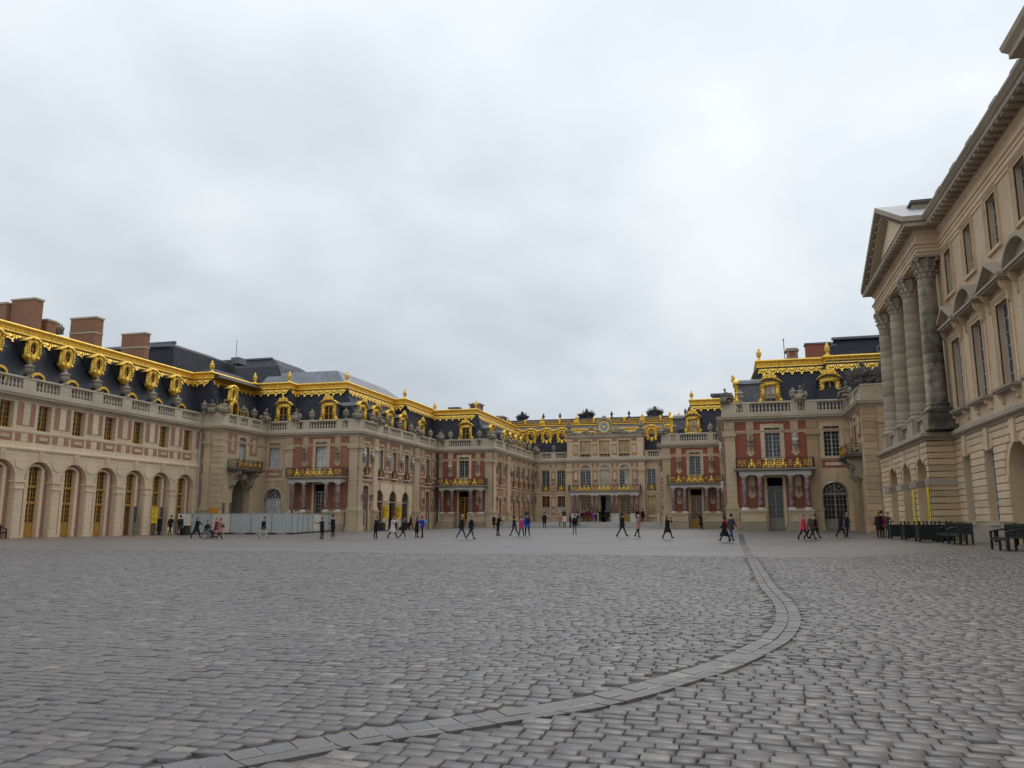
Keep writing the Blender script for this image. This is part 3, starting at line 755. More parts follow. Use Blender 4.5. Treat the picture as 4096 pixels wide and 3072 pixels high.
STRG = [(-.1, 5.28), (.06, 5.28), (.10, 5.40), (.10, 5.50), (-.1, 5.52)]
def lines(parent, i0, i1, which, stone_='stone'):
    for name, prof, mat in (('cornice', CORN, 'parapet'), ('parapet', PARB, 'parapet'), ('balustrade_rail', RAIL, 'parapet'), ('architrave', ARCH, stone_), ('string_course', STRG, stone_)):
        if name in which: MB().sweep(W, prof, i0, i1).build(name, mat, parent)
def balustrade(fr, u0, u1, solids, parent):
    """pedestals at solids [(a, b)], stone balusters between them"""
    bm = cached('baluster', baluster_mesh); z0, z1 = 10.48, 11.21
    root = None; cur = u0
    base = MB(); base.box(fr, u0, u1, 10.485, 10.50, -.28, .0); root = base.build('balustrade', 'parapet', parent)
    for a, b in sorted(solids) + [(u1, u1)]:
        if a - cur > .2:
            n = max(1, round((a - cur) / .29))
            for k in range(n): place('baluster', bm, fr, cur + (a - cur) * (k + .5) / n, -.13, z0, root)
        if b > a: MB().box(fr, a, b, 10.49, 11.205, -.32, .045).build('pedestal', 'parapet', root)
        cur = b
    return root
def box_part(name, mat, parent, fr, *b, **k):
    return MB().box(fr, *b).build(name, mat, parent)
def surround(fr, u, w, z0, z1, t, parent, mat='stone', d=.07, key=True, arched=None, sill=True):
    mb = MB()
    mb.box(fr, u - w / 2 - t, u - w / 2, z0, z1 + t, -.05, d); mb.box(fr, u + w / 2, u + w / 2 + t, z0, z1 + t, -.05, d); mb.box(fr, u - w / 2, u + w / 2, z1, z1 + t, -.05, d)
    if key: mb.poly(fr, [(u - .13, z1 - .03), (u + .13, z1 - .03), (u + .19, z1 + t + .03), (u - .19, z1 + t + .03)], -.05, d + .06)
    if sill: mb.box(fr, u - w / 2 - t - .04, u + w / 2 + t + .04, z0 - .16, z0, -.1, d + .06)
    return mb.build('window_surround', mat, parent)
def pilaster(fr, u, w, zb, parent, mat='stone_block', d=.16, plinth=True, grooves=True):
    mb = MB()
    mb.box(fr, u - w / 2, u + w / 2, 2.80, 8.16, -.05, d)
    mb.box(fr, u - w / 2 - .08, u + w / 2 + .08, 2.44, 2.60, -.05, d + .10); mb.box(fr, u - w / 2 - .04, u + w / 2 + .04, 2.60, 2.80, -.05, d + .05)
    mb.box(fr, u - w / 2 - .03, u + w / 2 + .03, 8.16, 8.24, -.05, d + .04); mb.box(fr, u - w / 2 - .05, u + w / 2 + .05, 8.36, 8.46, -.05, d + .06); mb.box(fr, u - w / 2, u + w / 2, 8.24, 8.36, -.05, d + .01)
    mb.box(fr, u - w / 2 - .14, u + w / 2 + .14, 8.46, 8.66, -.05, d + .15)
    o = mb.build('pilaster', mat, parent)
    t = MB(); t.box(fr, u - w / 2, u + w / 2, 8.68, 9.66, -.05, d)
    if grooves:
        for k in range(4): t.box(fr, u - w / 2 + w * (k + .2) / 4, u - w / 2 + w * (k + .8) / 4, 9.0, 9.58, d, d + .05)
    t.build('entablature_block', mat, parent)
    if plinth:
        p = MB(); p.box(fr, u - w / 2 - .12, u + w / 2 + .12, zb - .5, 2.28, -.05, d + .14); p.box(fr, u - w / 2 - .18, u + w / 2 + .18, 2.28, 2.435, -.05, d + .20); p.box(fr, u - w / 2 - .17, u + w / 2 + .17, zb - .5, zb + .5, -.05, d + .20)
        p.build('pilaster_plinth', 'stone_block', parent)
    return o
def triglyphs(fr, us, parent, w=.62):
    for u in us:
        t = MB(); t.box(fr, u - w / 2, u + w / 2, 8.93, 9.655, -.02, .05)
        for k in range(4): t.box(fr, u - w / 2 + w * (k + .2) / 4, u - w / 2 + w * (k + .8) / 4, 9.0, 9.58, .05, .10)
        t.box(fr, u - w / 2, u + w / 2, 8.60, 8.66, -.02, .09)
        t.build('triglyph', 'stone', parent)
def inset_panel(fr, u, w, z0, z1, parent, brick='brick_pink'):
    b = box_part('brick_panel', brick, parent, fr, u - w / 2, u + w / 2, z0, z1, -.05, .035)
    q = min(.26, w * .2); MB().box(fr, u - w / 2 + q, u + w / 2 - q, z0 + (z1 - z0) * .3, z1 - (z1 - z0) * .3, -.02, .075).build('inset_stone', 'stone', b)
def lozenge(fr, u, w, z0, z1, parent, brick='brick_pink', lw=.42):
    b = box_part('brick_panel', brick, parent, fr, u - w / 2, u + w / 2, z0, z1, -.05, .035)
    r = lw / 2; a, c = z0 + .22 + r, z1 - .22 - r
    MB().poly(fr, arc(u, c, r, 0, pi, 10) + arc(u, a, r, pi, 2 * pi, 10), -.02, .085).build('oval_tablet', 'stone', b)

def portico(fr, uc, zb, parent, bust_low=('brown', None), rail_orn=None):
    """balcony on four red marble columns with white capitals, standing on two panelled pedestals"""
    for sg in (-1, 1):
        a, b = sorted((uc + sg * .86, uc + sg * 2.86))
        p = MB(); p.box(fr, a, b, zb - .5, 2.14, -.05, 1.28); p.box(fr, a - .05, b + .05, 2.14, 2.27, -.05, 1.36); o = p.build('column_pedestal', 'stone_block', parent)
        r = MB(); r.ring(fr, [(a + .05, zb + .75), (b - .05, zb + .75), (b - .05, 2.08), (a + .05, 2.08)], [(a + .2, zb + .9), (b - .2, zb + .9), (b - .2, 1.95), (a + .2, 1.95)], 1.27, 1.34, 1.30); r.build('panel_moulding', 'stone_block', o)
        l = MB(); l.box(fr, a - .25, b + .02, zb - .5, zb + .24, -.05, 1.75); l.box(fr, a - .15, b + .02, zb + .24, zb + .44, -.05, 1.60); l.box(fr, a - .05, b + .01, zb + .44, zb + .70, -.05, 1.42); l.build('base_ledge', 'stone_dark', o)
        for q in (1.21, 2.46):
            u = uc + sg * q; P = fr.P(u, .98, 0)
            c = MB(); c.lathe((P[0], P[1], 2.46), [(.245, 0), (.24, .25), (.235, .9), (.225, 1.6), (.205, 2.42)], 14); c = c.build('column', 'red_marble', parent, True)
            d = MB(); d.box(fr, u - .31, u + .31, 2.275, 2.36, .67, 1.29); d.lathe((P[0], P[1], 2.36), [(.30, 0), (.30, .05), (.26, .10)], 14); d.build('column_base', 'white_marble', c)
            e = MB(); e.lathe((P[0], P[1], 4.87), [(.215, 0), (.225, .07), (.29, .16)], 14); e.box(fr, u - .31, u + .31, 5.03, 5.11, .67, 1.29); e.build('capital', 'white_marble', c)
    b = MB(); b.box(fr, uc - 2.82, uc + 2.82, 5.115, 5.42, .02, 1.27); b.build('lintel', 'white_marble', parent)
    s = MB(); s.box(fr, uc - 3.0, uc + 3.0, 5.425, 5.52, .02, 1.40); s.box(fr, uc - 3.2, uc + 3.2, 5.525, 5.64, .02, 1.55); s.build('balcony_slab', 'stone_dark', parent)
    railing(fr, uc - 3.05, uc + 3.05, 5.645, 1.42, 1.4, parent, rail_orn or [(uc + q, 1) for q in (-1.8, -.66, 0, .66, 1.8)] + [(uc + q, 0) for q in (-2.75, -2.4, -1.22, 1.22, 2.4, 2.75, -.33, .33)])
    for sg, k in zip((-1, 1), bust_low): bust(fr, uc + sg * 1.84, 3.55, parent, k)

def upper_window(fr, u, parent, pane='glass', w=1.24, z0=6.62, z1=9.12, mat='grey_paint', ny=7, half=False, rec=-.22):
    k = ('uw', w, round(z1 - z0, 2), pane, mat, ny)
    return put_window(window(k, w, z1 - z0, 2, ny, mat, pane, st=.055, mu=.032, mid=.10), fr, u, rec, z0, parent)

# ================================================================== 1 arcaded wing
A = thing('palace_wing', (-47.5, 38, .2), 'long cream stone wing with arched ochre doors and oval gilded roof dormers', 'palace wing')
fw = F('west', -47.5); bays = [40.15 + 3.2 * k for k in range(8)]; zb = .22; YA, YB = 38.55, 64.5
def arcaded_wing():
    mb = MB()
    holes = [(c - 1.22, c + 1.22, zb - .8, 5.53) for c in bays]
    mb.wall(fw, YA, YB, -.6, 6.28, holes, -.44, 0)
    for c in bays: mb.arch_fill(fw, c, 1.22, 4.31, -.44, 0)
    up = [(c - .58, c + .58, 7.70, 9.55) for c in bays]
    mb.wall(fw, YA, YB, 6.28, 10.2, up, -.7, 0)
    mb.build('wall', 'stone_new', A)
    back = MB(); back.wall(fw, YA, YB, -.6, 6.2, [(c - .53, c + .53, -1, 5.22) for c in bays], -1.2, -.445); back.build('recessed_brick_wall', 'brick_pink', A)
    MB().sweep(W, [(-.1, 6.22), (.05, 6.22), (.10, 6.30), (.10, 6.42), (.05, 6.47), (.04, 6.80), (-.1, 6.80)], 0, 1).build('string_course', 'stone_new', A)
    MB().sweep(W, [(-.1, 7.44), (.03, 7.44), (.05, 7.50), (.05, 7.60), (-.1, 7.66)], 0, 1).build('sill_course', 'stone_new', A)
    lines(A, 0, 1, ('cornice', 'parapet', 'balustrade_rail'))
    door = window('f1door', 1.06, 2.38, 2, 4, 'ochre', 'glass_warm', st=.07, mu=.03, mid=.10, panel=.97)
    mid = window('f1mid', 1.06, 1.08, 2, 3, 'ochre', 'glass_warm', st=.06, mu=.03, mid=.09)
    top = window('f1top', 1.06, 1.42, 2, 4, 'ochre', 'glass_warm', arched='seg', st=.06, mu=.03, mid=.09)
    uw = window('f1up', 1.10, 1.82, 2, 5, 'ochre', 'glass_warm', st=.055, mu=.028, mid=.09)
    for i, c in enumerate(bays):
        put_window(mid, fw, c, -.66, 2.66, A); put_window(top, fw, c, -.66, 3.80, A)
        t = MB(); t.box(fw, c - .53, c + .53, 2.58, 2.665, -.72, -.58); t.box(fw, c - .53, c + .53, 3.72, 3.805, -.72, -.56); t.build('transom', 'ochre', A)
        if i in (5, 6):     # the two open doorways by the yellow sign
            d = MB(); d.box(fw, c - .53, c + .53, zb, zb + 2.38, -1.19, -1.15); d.build('dark_doorway', 'void', A)
            leaf = window('f1leaf', .53, 2.36, 2, 4, 'ochre', 'glass_warm', st=.06, mu=.03, mid=.05, panel=.97)
            put_window(leaf, fw, c - .265, -.66, zb, A, 'door')
            gl = window('f1open', .62, 2.36, 2, 4, 'worn_wood', 'glass', st=.06, mu=.03, mid=.05, panel=.97)
            o = put_window(gl, fw, 0, 0, 0, A, 'open_door'); o.location = Vector(fw.P(c + .56, -.28, zb)) - wloc(A); o.rotation_euler = (0, 0, 0)
            o['label'] = 'dark open door leaf'
        else:
            o = put_window(door, fw, c, -.66, zb, A, 'door'); h = MB(); h.box(F0, -.05, .05, .98, 1.01, 0, .05); sub('handle', cached('f1h', lambda: h.mesh('handle', 'iron')), o)
        # moulded stone frame in the brick recess
        R = .78; rise = .17; R2 = (.53 ** 2 + rise ** 2) / (2 * rise); zc = 5.22 - R2; aa = math.asin(.53 / R2)
        arch = arc(c, zc, R2, pi / 2 - aa, pi / 2 + aa, 10); oc = [(c + .80, 5.05)] + arc(c, 4.60, .80, .9, pi - .9, 8) + [(c - .80, 5.05)]
        s = MB(); s.box(fw, c - .80, c - .53, -.4, 5.05, -.46, -.34); s.box(fw, c + .53, c + .80, -.4, 5.05, -.46, -.34); s.poly(fw, [(c - .53, 5.05)] + arch[::-1] + [(c + .53, 5.05)] + oc, -.46, -.34)
        s.box(fw, c - .535, c - .525, zb, 5.0, -.7, -.34); s.box(fw, c + .525, c + .535, zb, 5.0, -.7, -.34)
        s.build('door_surround', 'stone_new', A)
        k = MB(); k.poly(fw, [(c - .13, 5.50), (c + .13, 5.50), (c + .20, 6.22), (c - .20, 6.22)], -.1, .09)
        for q in (-.09, .0, .09): k.box(fw, c + q - .025, c + q + .025, 5.56, 6.2, .09, .12)
        k.build('keystone', 'stone_new', A)
        put_window(uw, fw, c, -.34, 7.71, A)
        box_part('window_sill', 'ochre', A, fw, c - .6, c + .6, 7.62, 7.705, -.4, -.1)
        inset_panel(fw, c, 1.20, 6.84, 7.42, A)
    piers = [b + 1.6 for b in bays[:-1]] + [bays[0] - 1.6 + .02]
    for p in piers:
        q = MB(); q.box(fw, p - .30, p + .30, -.5, 3.57, -.1, .05); q.box(fw, p - .39, p + .39, -.5, .42, -.45, .07); q.build('pier', 'stone_new', A)
        q = MB(); q.box(fw, p - .41, p + .41, 3.57, 3.66, -.46, .10); q.box(fw, p - .385, p + .385, 3.66, 4.02, -.45, .05); q.box(fw, p - .46, p + .46, 4.02, 4.20, -.47, .13); q.build('impost', 'stone_new', A)
        q = MB(); q.poly(fw, [(p + .52 * cos(a), 5.42 + .52 * sin(a)) for a in np.linspace(0, 2 * pi, 25)[:-1]], -.02, .05); q.build('medallion', 'stone_new', A)
        box_part('stone_panel', 'stone_new', A, fw, p - .28, p + .28, 7.98, 9.55, -.05, .05); box_part('stone_panel', 'stone_new', A, fw, p - .28, p + .28, 6.86, 7.40, -.05, .03)
        for sg in (-1, 1):
            a = p + sg * .52
            box_part('brick_panel', 'brick_pink', A, fw, a - .22, a + .22, 7.94, 9.56, -.05, .02); box_part('brick_panel', 'brick_pink', A, fw, a - .22, a + .22, 6.84, 7.42, -.05, .02)
        m = MB(); m.box(fw, p - .5, p + .5, 9.60, 9.66, -.02, .06)
        for k in range(5): m.box(fw, p - .3 + .13 * k, p - .24 + .13 * k, 9.50, 9.60, -.02, .06)
        m.build('triglyph_bracket', 'stone_new', A)
    q = MB(); q.box(fw, 63.95, 64.5, -.5, 4.2, -.45, .05); q.build('pier', 'stone_new', A)
    box_part('brick_panel', 'brick_pink', A, fw, 63.7, 64.2, 7.94, 9.56, -.05, .02)
    balustrade(fw, YA, YB, [(p - .52, p + .52) for p in piers] + [(63.95, 64.5)], A)
    # roof
    r = MB(); frustum(-61, -48.5, 36, 68.5, 10.3, -58.5, -50.8, 38, 68.5, 15.2, r); r.build('roof', 'slate', A)
    t = MB(); t.add([(-50.7, 36, 15.2), (-50.7, 69, 15.2), (-54.0, 69, 16.55), (-54.0, 36, 16.55)], [(0, 1, 2, 3)]); t.add([(-58, 36, 15.2), (-58, 69, 15.2), (-54.0, 69, 16.56), (-54.0, 36, 16.56)], [(3, 2, 1, 0)]); t.build('upper_roof', 'lead', A)
    cresting([(-50.8, 37), (-50.8, 66.9), (-48.6, 66.9)], 0, 1, 14.98, A)
    for c in bays:
        oculus(fw, c, -1.62, 13.90, A)
        d = MB(); d.poly(fw, [(c - .60, 11.0), (c - .60, 11.75)] + arc(c, 11.35, .72, pi - .6, .6, 8) + [(c + .60, 11.75), (c + .60, 11.0)] + [(c + .47, 11.0), (c + .47, 11.68)] + arc(c, 11.3, .58, .65, pi - .65, 8) + [(c - .47, 11.68), (c - .47, 11.0)], -1.2, -.92); o = d.build('low_dormer', 'gold', A)
        e = MB(); e.poly(fw, [(c - .48, 11.0), (c + .48, 11.0), (c + .48, 11.68)] + arc(c, 11.3, .59, .65, pi - .65, 8) + [(c - .48, 11.68)], -1.1, -1.05); e.build('pane', 'glass_warm', o)
        b = MB(); b.poly(fw, [(c - .62, 10.6), (c - .62, 11.76)] + arc(c, 11.36, .74, pi - .6, .6, 8) + [(c + .62, 11.76), (c + .62, 10.6)], -2.2, -1.1); b.build('dormer_body', 'slate', o)
    for (x0, x1, y0, y1, zt) in ((-54.3, -52.0, 48.95, 49.75, 18.69), (-58.5, -54.4, 48.6, 49.4, 18.4), (-53.6, -52.0, 50.3, 51.2, 17.3), (-54.62, -52.0, 55.25, 56.15, 18.75), (-54.6, -52.0, 61.34, 62.0, 18.75)):
        c = MB(); c.wbox(x0, x1, y0, y1, 15.5, zt - .14); c = c.build('chimney', 'brick_orange', A)
        t = MB(); t.wbox(x0 - .07, x1 + .07, y0 - .07, y1 + .07, zt - .14, zt)
        if zt > 18.7: t.wbox(x0 - .04, x1 + .04, y0 - .04, y1 + .04, 17.28, 17.42)
        t.build('chimney_cap', 'parapet', c)
    d = MB(); d.tube([fw.P(64.2, .12, 9.4), fw.P(64.2, .12, 9.2), fw.P(64.12, .12, 9.0), fw.P(64.1, .12, .3)], .085, 8); d.build('downpipe', 'pipe', A)
arcaded_wing()

# ================================================================== 2 left corner pavilion
B = thing('palace_wing', (-40, 71.9, .3), 'left brick and stone corner block behind the hoarding, with three carved arches', 'palace wing')
def arch_bay(fr, c, parent, zb, pane_low, pane_up, brick):
    """stone bay with a round-arched glazed door, panel and upper window"""
    put_window(window(('archdoor', pane_low, round(zb, 2)), 1.9, 4.55 - zb, 3, 5, 'worn_wood' if pane_low == 'glass' else 'grey_paint', 'glass', arched='round', fan=True, st=.08, mu=.032, mid=.12, panel=.85), fr, c, -.42, zb, parent, 'door')
    if pane_low != 'glass': box_part('white_blind', 'glass_blind', parent, fr, c - .9, c + .9, zb + .85, 3.5, -.452, -.448)
    MB().poly(fr, [(c - .15, 4.55), (c + .15, 4.55), (c + .25, 5.28), (c - .25, 5.28)], -.1, .10).build('keystone', 'stone', parent)
    o = MB(); o.poly(fr, arc(c, 3.60, 1.22, 0, pi, 18) + arc(c, 3.60, .975, pi, 0, 18), -.05, .04); o.build('archivolt', 'stone', parent)
    for sg in (-1, 1): MB().box(fr, *sorted((c + sg * .975, c + sg * 1.3)), 3.30, 3.60, -.2, .07).build('impost', 'stone', parent)
    upper_window(fr, c, parent, pane_up); surround(fr, c, 1.24, 6.62, 9.12, .30, parent)
    inset_panel(fr, c, 1.75, 5.68, 6.32, parent, brick)
    for sg in (-1, 1):
        box_part('brick_panel', brick, parent, fr, *sorted((c + sg * 1.06, c + sg * 1.32)), 6.66, 8.66, -.05, .02); box_part('brick_panel', brick, parent, fr, *sorted((c + sg * 1.06, c + sg * 1.32)), 5.72, 6.3, -.05, .02)
def pav_holes(uc, zb): return [(uc - .62, uc + .62, 6.60, 9.12), (uc - .62, uc + .62, zb - 1, 4.95)]
def pav_decor(fr, uc, zb, parent, pane_up, pane_low, door_mat, busts, low=('brown', None), brick='brick_red'):
    upper_window(fr, uc, parent, pane_up); surround(fr, uc, 1.24, 6.62, 9.12, .32, parent)
    d = window(('pdoor', door_mat, pane_low, round(zb, 2)), 1.24, 4.25 - zb, 2, 7, door_mat, pane_low, st=.07, mu=.03, mid=.11, panel=.95); put_window(d, fr, uc, -.3, zb, parent, 'door')
    box_part('transom_light', 'void', parent, fr, uc - .62, uc + .62, 4.25, 4.95, -.36, -.30)
    surround(fr, uc, 1.24, zb, 4.95, .24, parent, key=False, sill=False)
    for sg, k in zip((-1, 1), busts): bust(fr, uc + sg * 1.80, 7.05, parent, k)
    triglyphs(fr, [uc - 1.78, uc + 1.78], parent)
    portico(fr, uc, zb, parent, low)
def corner_left():
    ff, fx, fs = F('front', 71.9), F('west', -45.3), F('front', 64.5); fd = F('west', -35.04)
    uc, ac, zb = -39.05, -44.25, .38
    # frontal walls
    wb = MB(); wb.wall(ff, -42.6, -35.045, 2.45, 9.7, pav_holes(uc, zb), -.7, 0); wb.build('brick_wall', 'brick_rose', B)
    ws = MB(); ws.wall(ff, -42.6, -35.74, -.6, 2.45, pav_holes(uc, zb), -.7, .03); ws.build('base_wall', 'stone_block', B)
    wa = MB(); wa.wall(ff, -45.3, -42.6, -.6, 9.7, [(ac - .975, ac + .975, -1, 4.575), (ac - .62, ac + .62, 6.6, 9.12)], -.7, .03); wa.arch_fill(ff, ac, .975, 3.60, -.7, .03); wa.build('stone_wall', 'stone_block', B)
    arch_bay(ff, ac, B, zb, 'glass_blind', 'glass_blind', 'brick_pink'); pav_decor(ff, uc, zb, B, 'glass_blind', 'glass', 'grey_paint', ('brown', 'brown'), ('brown', None), 'brick_rose')
    pilaster(ff, -42.6, .86, zb, B); pilaster(ff, -35.5, .86, zb, B, d=.18)
    # west face with the dark carriage arch and corbelled balcony
    wx = MB(); wx.wall(fx, 64.503, 71.9, -.6, 9.7, [(66.55, 69.45, -1, 5.30), (67.15, 68.35, 6.95, 9.30)], -.7, .0); wx.arch_fill(fx, 68.0, 1.45, 3.85, -.7, 0); wx.build('stone_wall', 'stone_block', B)
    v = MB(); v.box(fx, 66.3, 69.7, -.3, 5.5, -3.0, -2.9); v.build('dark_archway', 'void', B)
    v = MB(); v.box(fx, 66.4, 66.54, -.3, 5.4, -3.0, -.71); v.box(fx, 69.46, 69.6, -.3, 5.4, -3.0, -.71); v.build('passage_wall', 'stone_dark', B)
    upper_window(fx, 67.75, B, 'glass_blind', 1.2, 6.95, 9.28, ny=7); surround(fx, 67.75, 1.2, 6.95, 9.28, .22, B, key=False)
    lozenge(fx, 66.1, 1.25, 7.7, 9.5, B); lozenge(fx, 69.65, 1.25, 7.7, 9.5, B)
    corbel(fx, 67.7, B)
    # front return strip with quoins
    w2 = MB(); w2.box(fs, -47.5, -45.303, -.6, 9.7, -.7, 0); w2.build('stone_wall', 'stone_block', B)
    for z0, z1 in ((2.5, 5.2), (5.6, 6.6), (7.1, 9.4)): box_part('brick_panel', 'brick_pink', B, fs, -47.35, -47.1, z0, z1, -.05, .02)
    for k in range(13):
        z = 2.5 + k * .52
        MB().taper(fs, -46.25, -45.3, z, z + .49, -.1, .07, .02).build('quoin', 'stone_block', B); MB().taper(fx, 64.46, 65.0, z, z + .49, -.1, .07, .02).build('quoin', 'stone_block', B)
    pilaster(fs, -46.75, .62, zb, B, grooves=False)
    l = MB(); l.box(fs, -47.3, -45.4, -.5, .9, -.05, .5); l.box(fs, -47.2, -45.4, .9, 1.5, -.05, .35); l.build('base_ledge', 'stone_dark', B)
    # long west face with three arches
    g = [73.7, 77.1, 80.6, 84.1, 90.7]; ar = [77.0, 80.47, 83.95]
    hu = [(c - .58, c + .58, 6.62, 9.05) for c in g]
    wd = MB(); wd.wall(fd, 71.903, 94.0, 5.28, 9.7, hu, -.7, 0); wd.build('brick_wall', 'brick_pink', B)
    lo = MB(); lo.wall(fd, 71.903, 75.3, 2.45, 5.28, [(73.12, 74.28, -1, 4.9)], -.7, 0); lo.wall(fd, 87.6, 94.0, 2.45, 5.28, [(90.12, 91.28, -1, 4.9)], -.7, 0); lo.build('lower_brick_wall', 'brick_pink', B)
    bs = MB(); bs.wall(fd, 71.9, 75.3, -.6, 2.45, [(73.12, 74.28, -1, 4.9)], -.7, .05); bs.wall(fd, 87.6, 94.0, -.6, 2.45, [(90.12, 91.28, -1, 4.9)], -.7, .05); bs.build('base_wall', 'stone', B)
    sw = MB(); sw.wall(fd, 75.3, 87.6, -.6, 5.28, [(c - 1.02, c + 1.02, -1, 4.54) for c in ar], -.7, .06)
    for c in ar: sw.arch_fill(fd, c, 1.02, 3.52, -.7, .06)
    sw.build('arcade_wall', 'stone_new', B)
    for i, c in enumerate(ar):
        t = MB(); t.poly(fd, [(c - 1.0, 3.35)] + [(c + 1.0, 3.35)] + arc(c, 3.5, 1.0, 0, pi, 12), -.20, -.12)
        for k in range(22): p = fd.P(c + random.uniform(-.8, .8), -.10, 3.5 + random.uniform(0, .75)); t.ell(p, (.10, .12, .12), 6, 4)
        t.build('carved_tympanum', 'dark_wood', B)
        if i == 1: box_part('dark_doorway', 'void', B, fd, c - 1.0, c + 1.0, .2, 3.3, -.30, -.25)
        d = MB()
        for k in ([0, 1] if i != 1 else [1]):
            a = c - 1.0 + k; d.box(fd, a + .02, a + .98, .3, 3.28, -.22, -.14)
            for q in range(4): d.box(fd, a + .15, a + .85, .45 + .72 * q, 1.0 + .72 * q, -.14, -.09); d.ell(fd.P(a + .5, -.09, .72 + .72 * q), (.05, .2, .18), 6, 4)
        d.build('door', 'dark_wood', B)
        box_part('door_lintel', 'stone_dark', B, fd, c - 1.02, c + 1.02, 3.28, 3.42, -.2, -.02)
        MB().poly(fd, [(c - .14, 4.5), (c + .14, 4.5), (c + .24, 5.28), (c - .24, 5.28)], -.1, .15).build('keystone', 'stone', B)
    for u in (75.35, 78.73, 82.21, 86.0): MB().box(fd, u - .62, u + .62, 3.15, 3.5, -.3, .14).build('impost', 'stone', B)
    for i, c in enumerate(g):
        upper_window(fd, c, B, 'glass' if i > 2 else 'glass_blind', 1.14, 6.62, 9.04); surround(fd, c, 1.16, 6.62, 9.05, .2, B, sill=False)
        railing(fd, c - .56, c + .56, 5.86, .12, .0, B, [(c, 1)], .8, tone='gold_dirty'); box_part('window_sill', 'white_marble', B, fd, c - .66, c + .66, 5.74, 5.86, -.2, .28)
    for c, m_ in ((73.7, 'grey_paint'), (90.7, 'ochre')):
        put_window(window(('ldoor', m_), 1.16, 4.4, 2, 9, m_, 'glass', st=.07, mu=.035, mid=.1, panel=.5), fd, c, -.25, .45, B, 'door'); surround(fd, c, 1.16, .4, 4.85, .2, B, sill=False)
    for u, k in ((72.85, 'white'), (74.7, 'white'), (78.75, 'white'), (82.3, 'white'), (85.45, 'white'), (88.75, 'white'), (92.5, None)):
        bust(fd, u, 7.0, B, k); inset_panel(fd, u, .95, 5.68, 6.35, B)
    for u in (72.75, 74.75, 89.2, 92.4): bust(fd, u, 3.3, B, None)
    pilaster(fd, 75.5, .9, zb, B, 'stone', .30); pilaster(fd, 86.7, 1.5, zb, B, 'stone_block', .30); pilaster(fd, 72.3, .7, zb, B)
    triglyphs(fd, [78.85, 82.35, 85.4, 89.0, 92.6], B, .7)
    bx = MB(); bx.box(fd, 71.95, 73.0, 6.40, 6.58, -.02, .07); bx.box(fd, 76.0, 94, 6.40, 6.58, -.02, .07); bx.build('sill_course', 'stone', B)
    pp = MB(); pp.tube([fd.P(93.6, .25, 9.6), fd.P(93.6, .25, .6)], .09, 8); pp.build('downpipe', 'iron', B)
    lines(B, 1, 5, ('cornice', 'parapet', 'balustrade_rail', 'architrave')); MB().sweep(W, STRG, 3, 5).build('string_course', 'stone', B)
    balustrade(fs, -47.5, -45.3, [(-47.5, -45.3)], B); balustrade(fx, 64.5, 71.9, [(64.5, 65.4), (66.5, 67.3), (68.4, 69.2), (70.6, 71.9)], B)
    balustrade(ff, -45.3, -35.04, [(-45.3, -44.9), (-43.0, -41.9), (-41.2, -40.5), (-37.5, -36.8), (-36.2, -35.04)], B)
    balustrade(fd, 71.9, 94.0, [(71.9, 73.0), (76.2, 77.6), (78.8, 79.4), (82.3, 82.8), (85.9, 87.8), (90.8, 91.4), (92.8, 94)], B)
    # roofs
    r = MB(); frustum(-62, -46.3, 65.6, 86, 10.3, -60, -48.6, 66.9, 84, 15.2, r); frustum(-60, -42.0, 72.9, 90, 10.3, -58, -44.3, 74.2, 88, 15.2, r)
    frustum(-60, -36.05, 73.6, 97.5, 10.3, -58, -38.4, 75.6, 97.5, 15.2, r); frustum(-60, -36.1, 87.4, 110, 10.3, -58, -37.0, 88.0, 110, 15.2, r); r.build('roof', 'slate', B)
    cresting([(-55, 66.9), (-48.6, 66.9), (-48.6, 74.0)], 0, 2, 14.98, B); cresting([(-48.7, 74.2), (-44.3, 74.2), (-44.3, 75.6), (-38.4, 75.6), (-38.4, 88.0), (-37.0, 88.0), (-37.0, 97)], 0, 6, 14.98, B)
    fm = cached('finial', finial_mesh)
    for x, y in ((-48.7, 67.0), (-48.4, 74.0), (-44.45, 74.3), (-38.5, 75.7), (-37.1, 88.1)): mk('finial', fm, B, Vector((x, y, 15.75)) - wloc(B))
    u_ = MB(); u_.add([(-38.5, 76, 15.2), (-38.5, 97, 15.2), (-41.6, 92.5, 17.9), (-41.6, 79.5, 17.9)], [(0, 1, 2, 3)]); u_.add([(-41.6, 79.5, 17.9), (-41.6, 92.5, 17.9), (-50, 92.5, 17.95), (-50, 79.5, 17.95)], [(0, 1, 2, 3)]); u_.add([(-41.6, 79.5, 17.9), (-50, 79.5, 17.95), (-50, 76, 15.2), (-38.5, 76, 15.2)], [(0, 1, 2, 3)]); u_.add([(-38.5, 97, 15.2), (-50, 97, 15.2), (-50, 92.5, 17.95), (-41.6, 92.5, 17.9)], [(0, 1, 2, 3)]); u_.build('upper_roof', 'lead', B)
    rr = MB(); frustum(-70, -52.2, 65.8, 78, 15.0, -68, -53.0, 66.6, 77, 18.6, rr); frustum(-68, -53.0, 66.6, 77, 18.6, -64, -55.3, 69.0, 75.3, 19.55, rr)
    frustum(-64, -46.5, 77.0, 92, 15.0, -62, -49.3, 80.0, 90, 18.9, rr); frustum(-62, -49.3, 80.0, 90, 18.9, -60, -51.2, 81.8, 88, 20.2, rr); frustum(-48.6, -41.6, 78.6, 88, 15.0, -47.6, -42.95, 80.0, 87, 17.55, rr)
    frustum(-52, -47.5, 67.0, 74.8, 15.2, -51.2, -50.0, 68.8, 73.5, 16.6, rr)
    rr.build('rear_roof', 'slate', B)
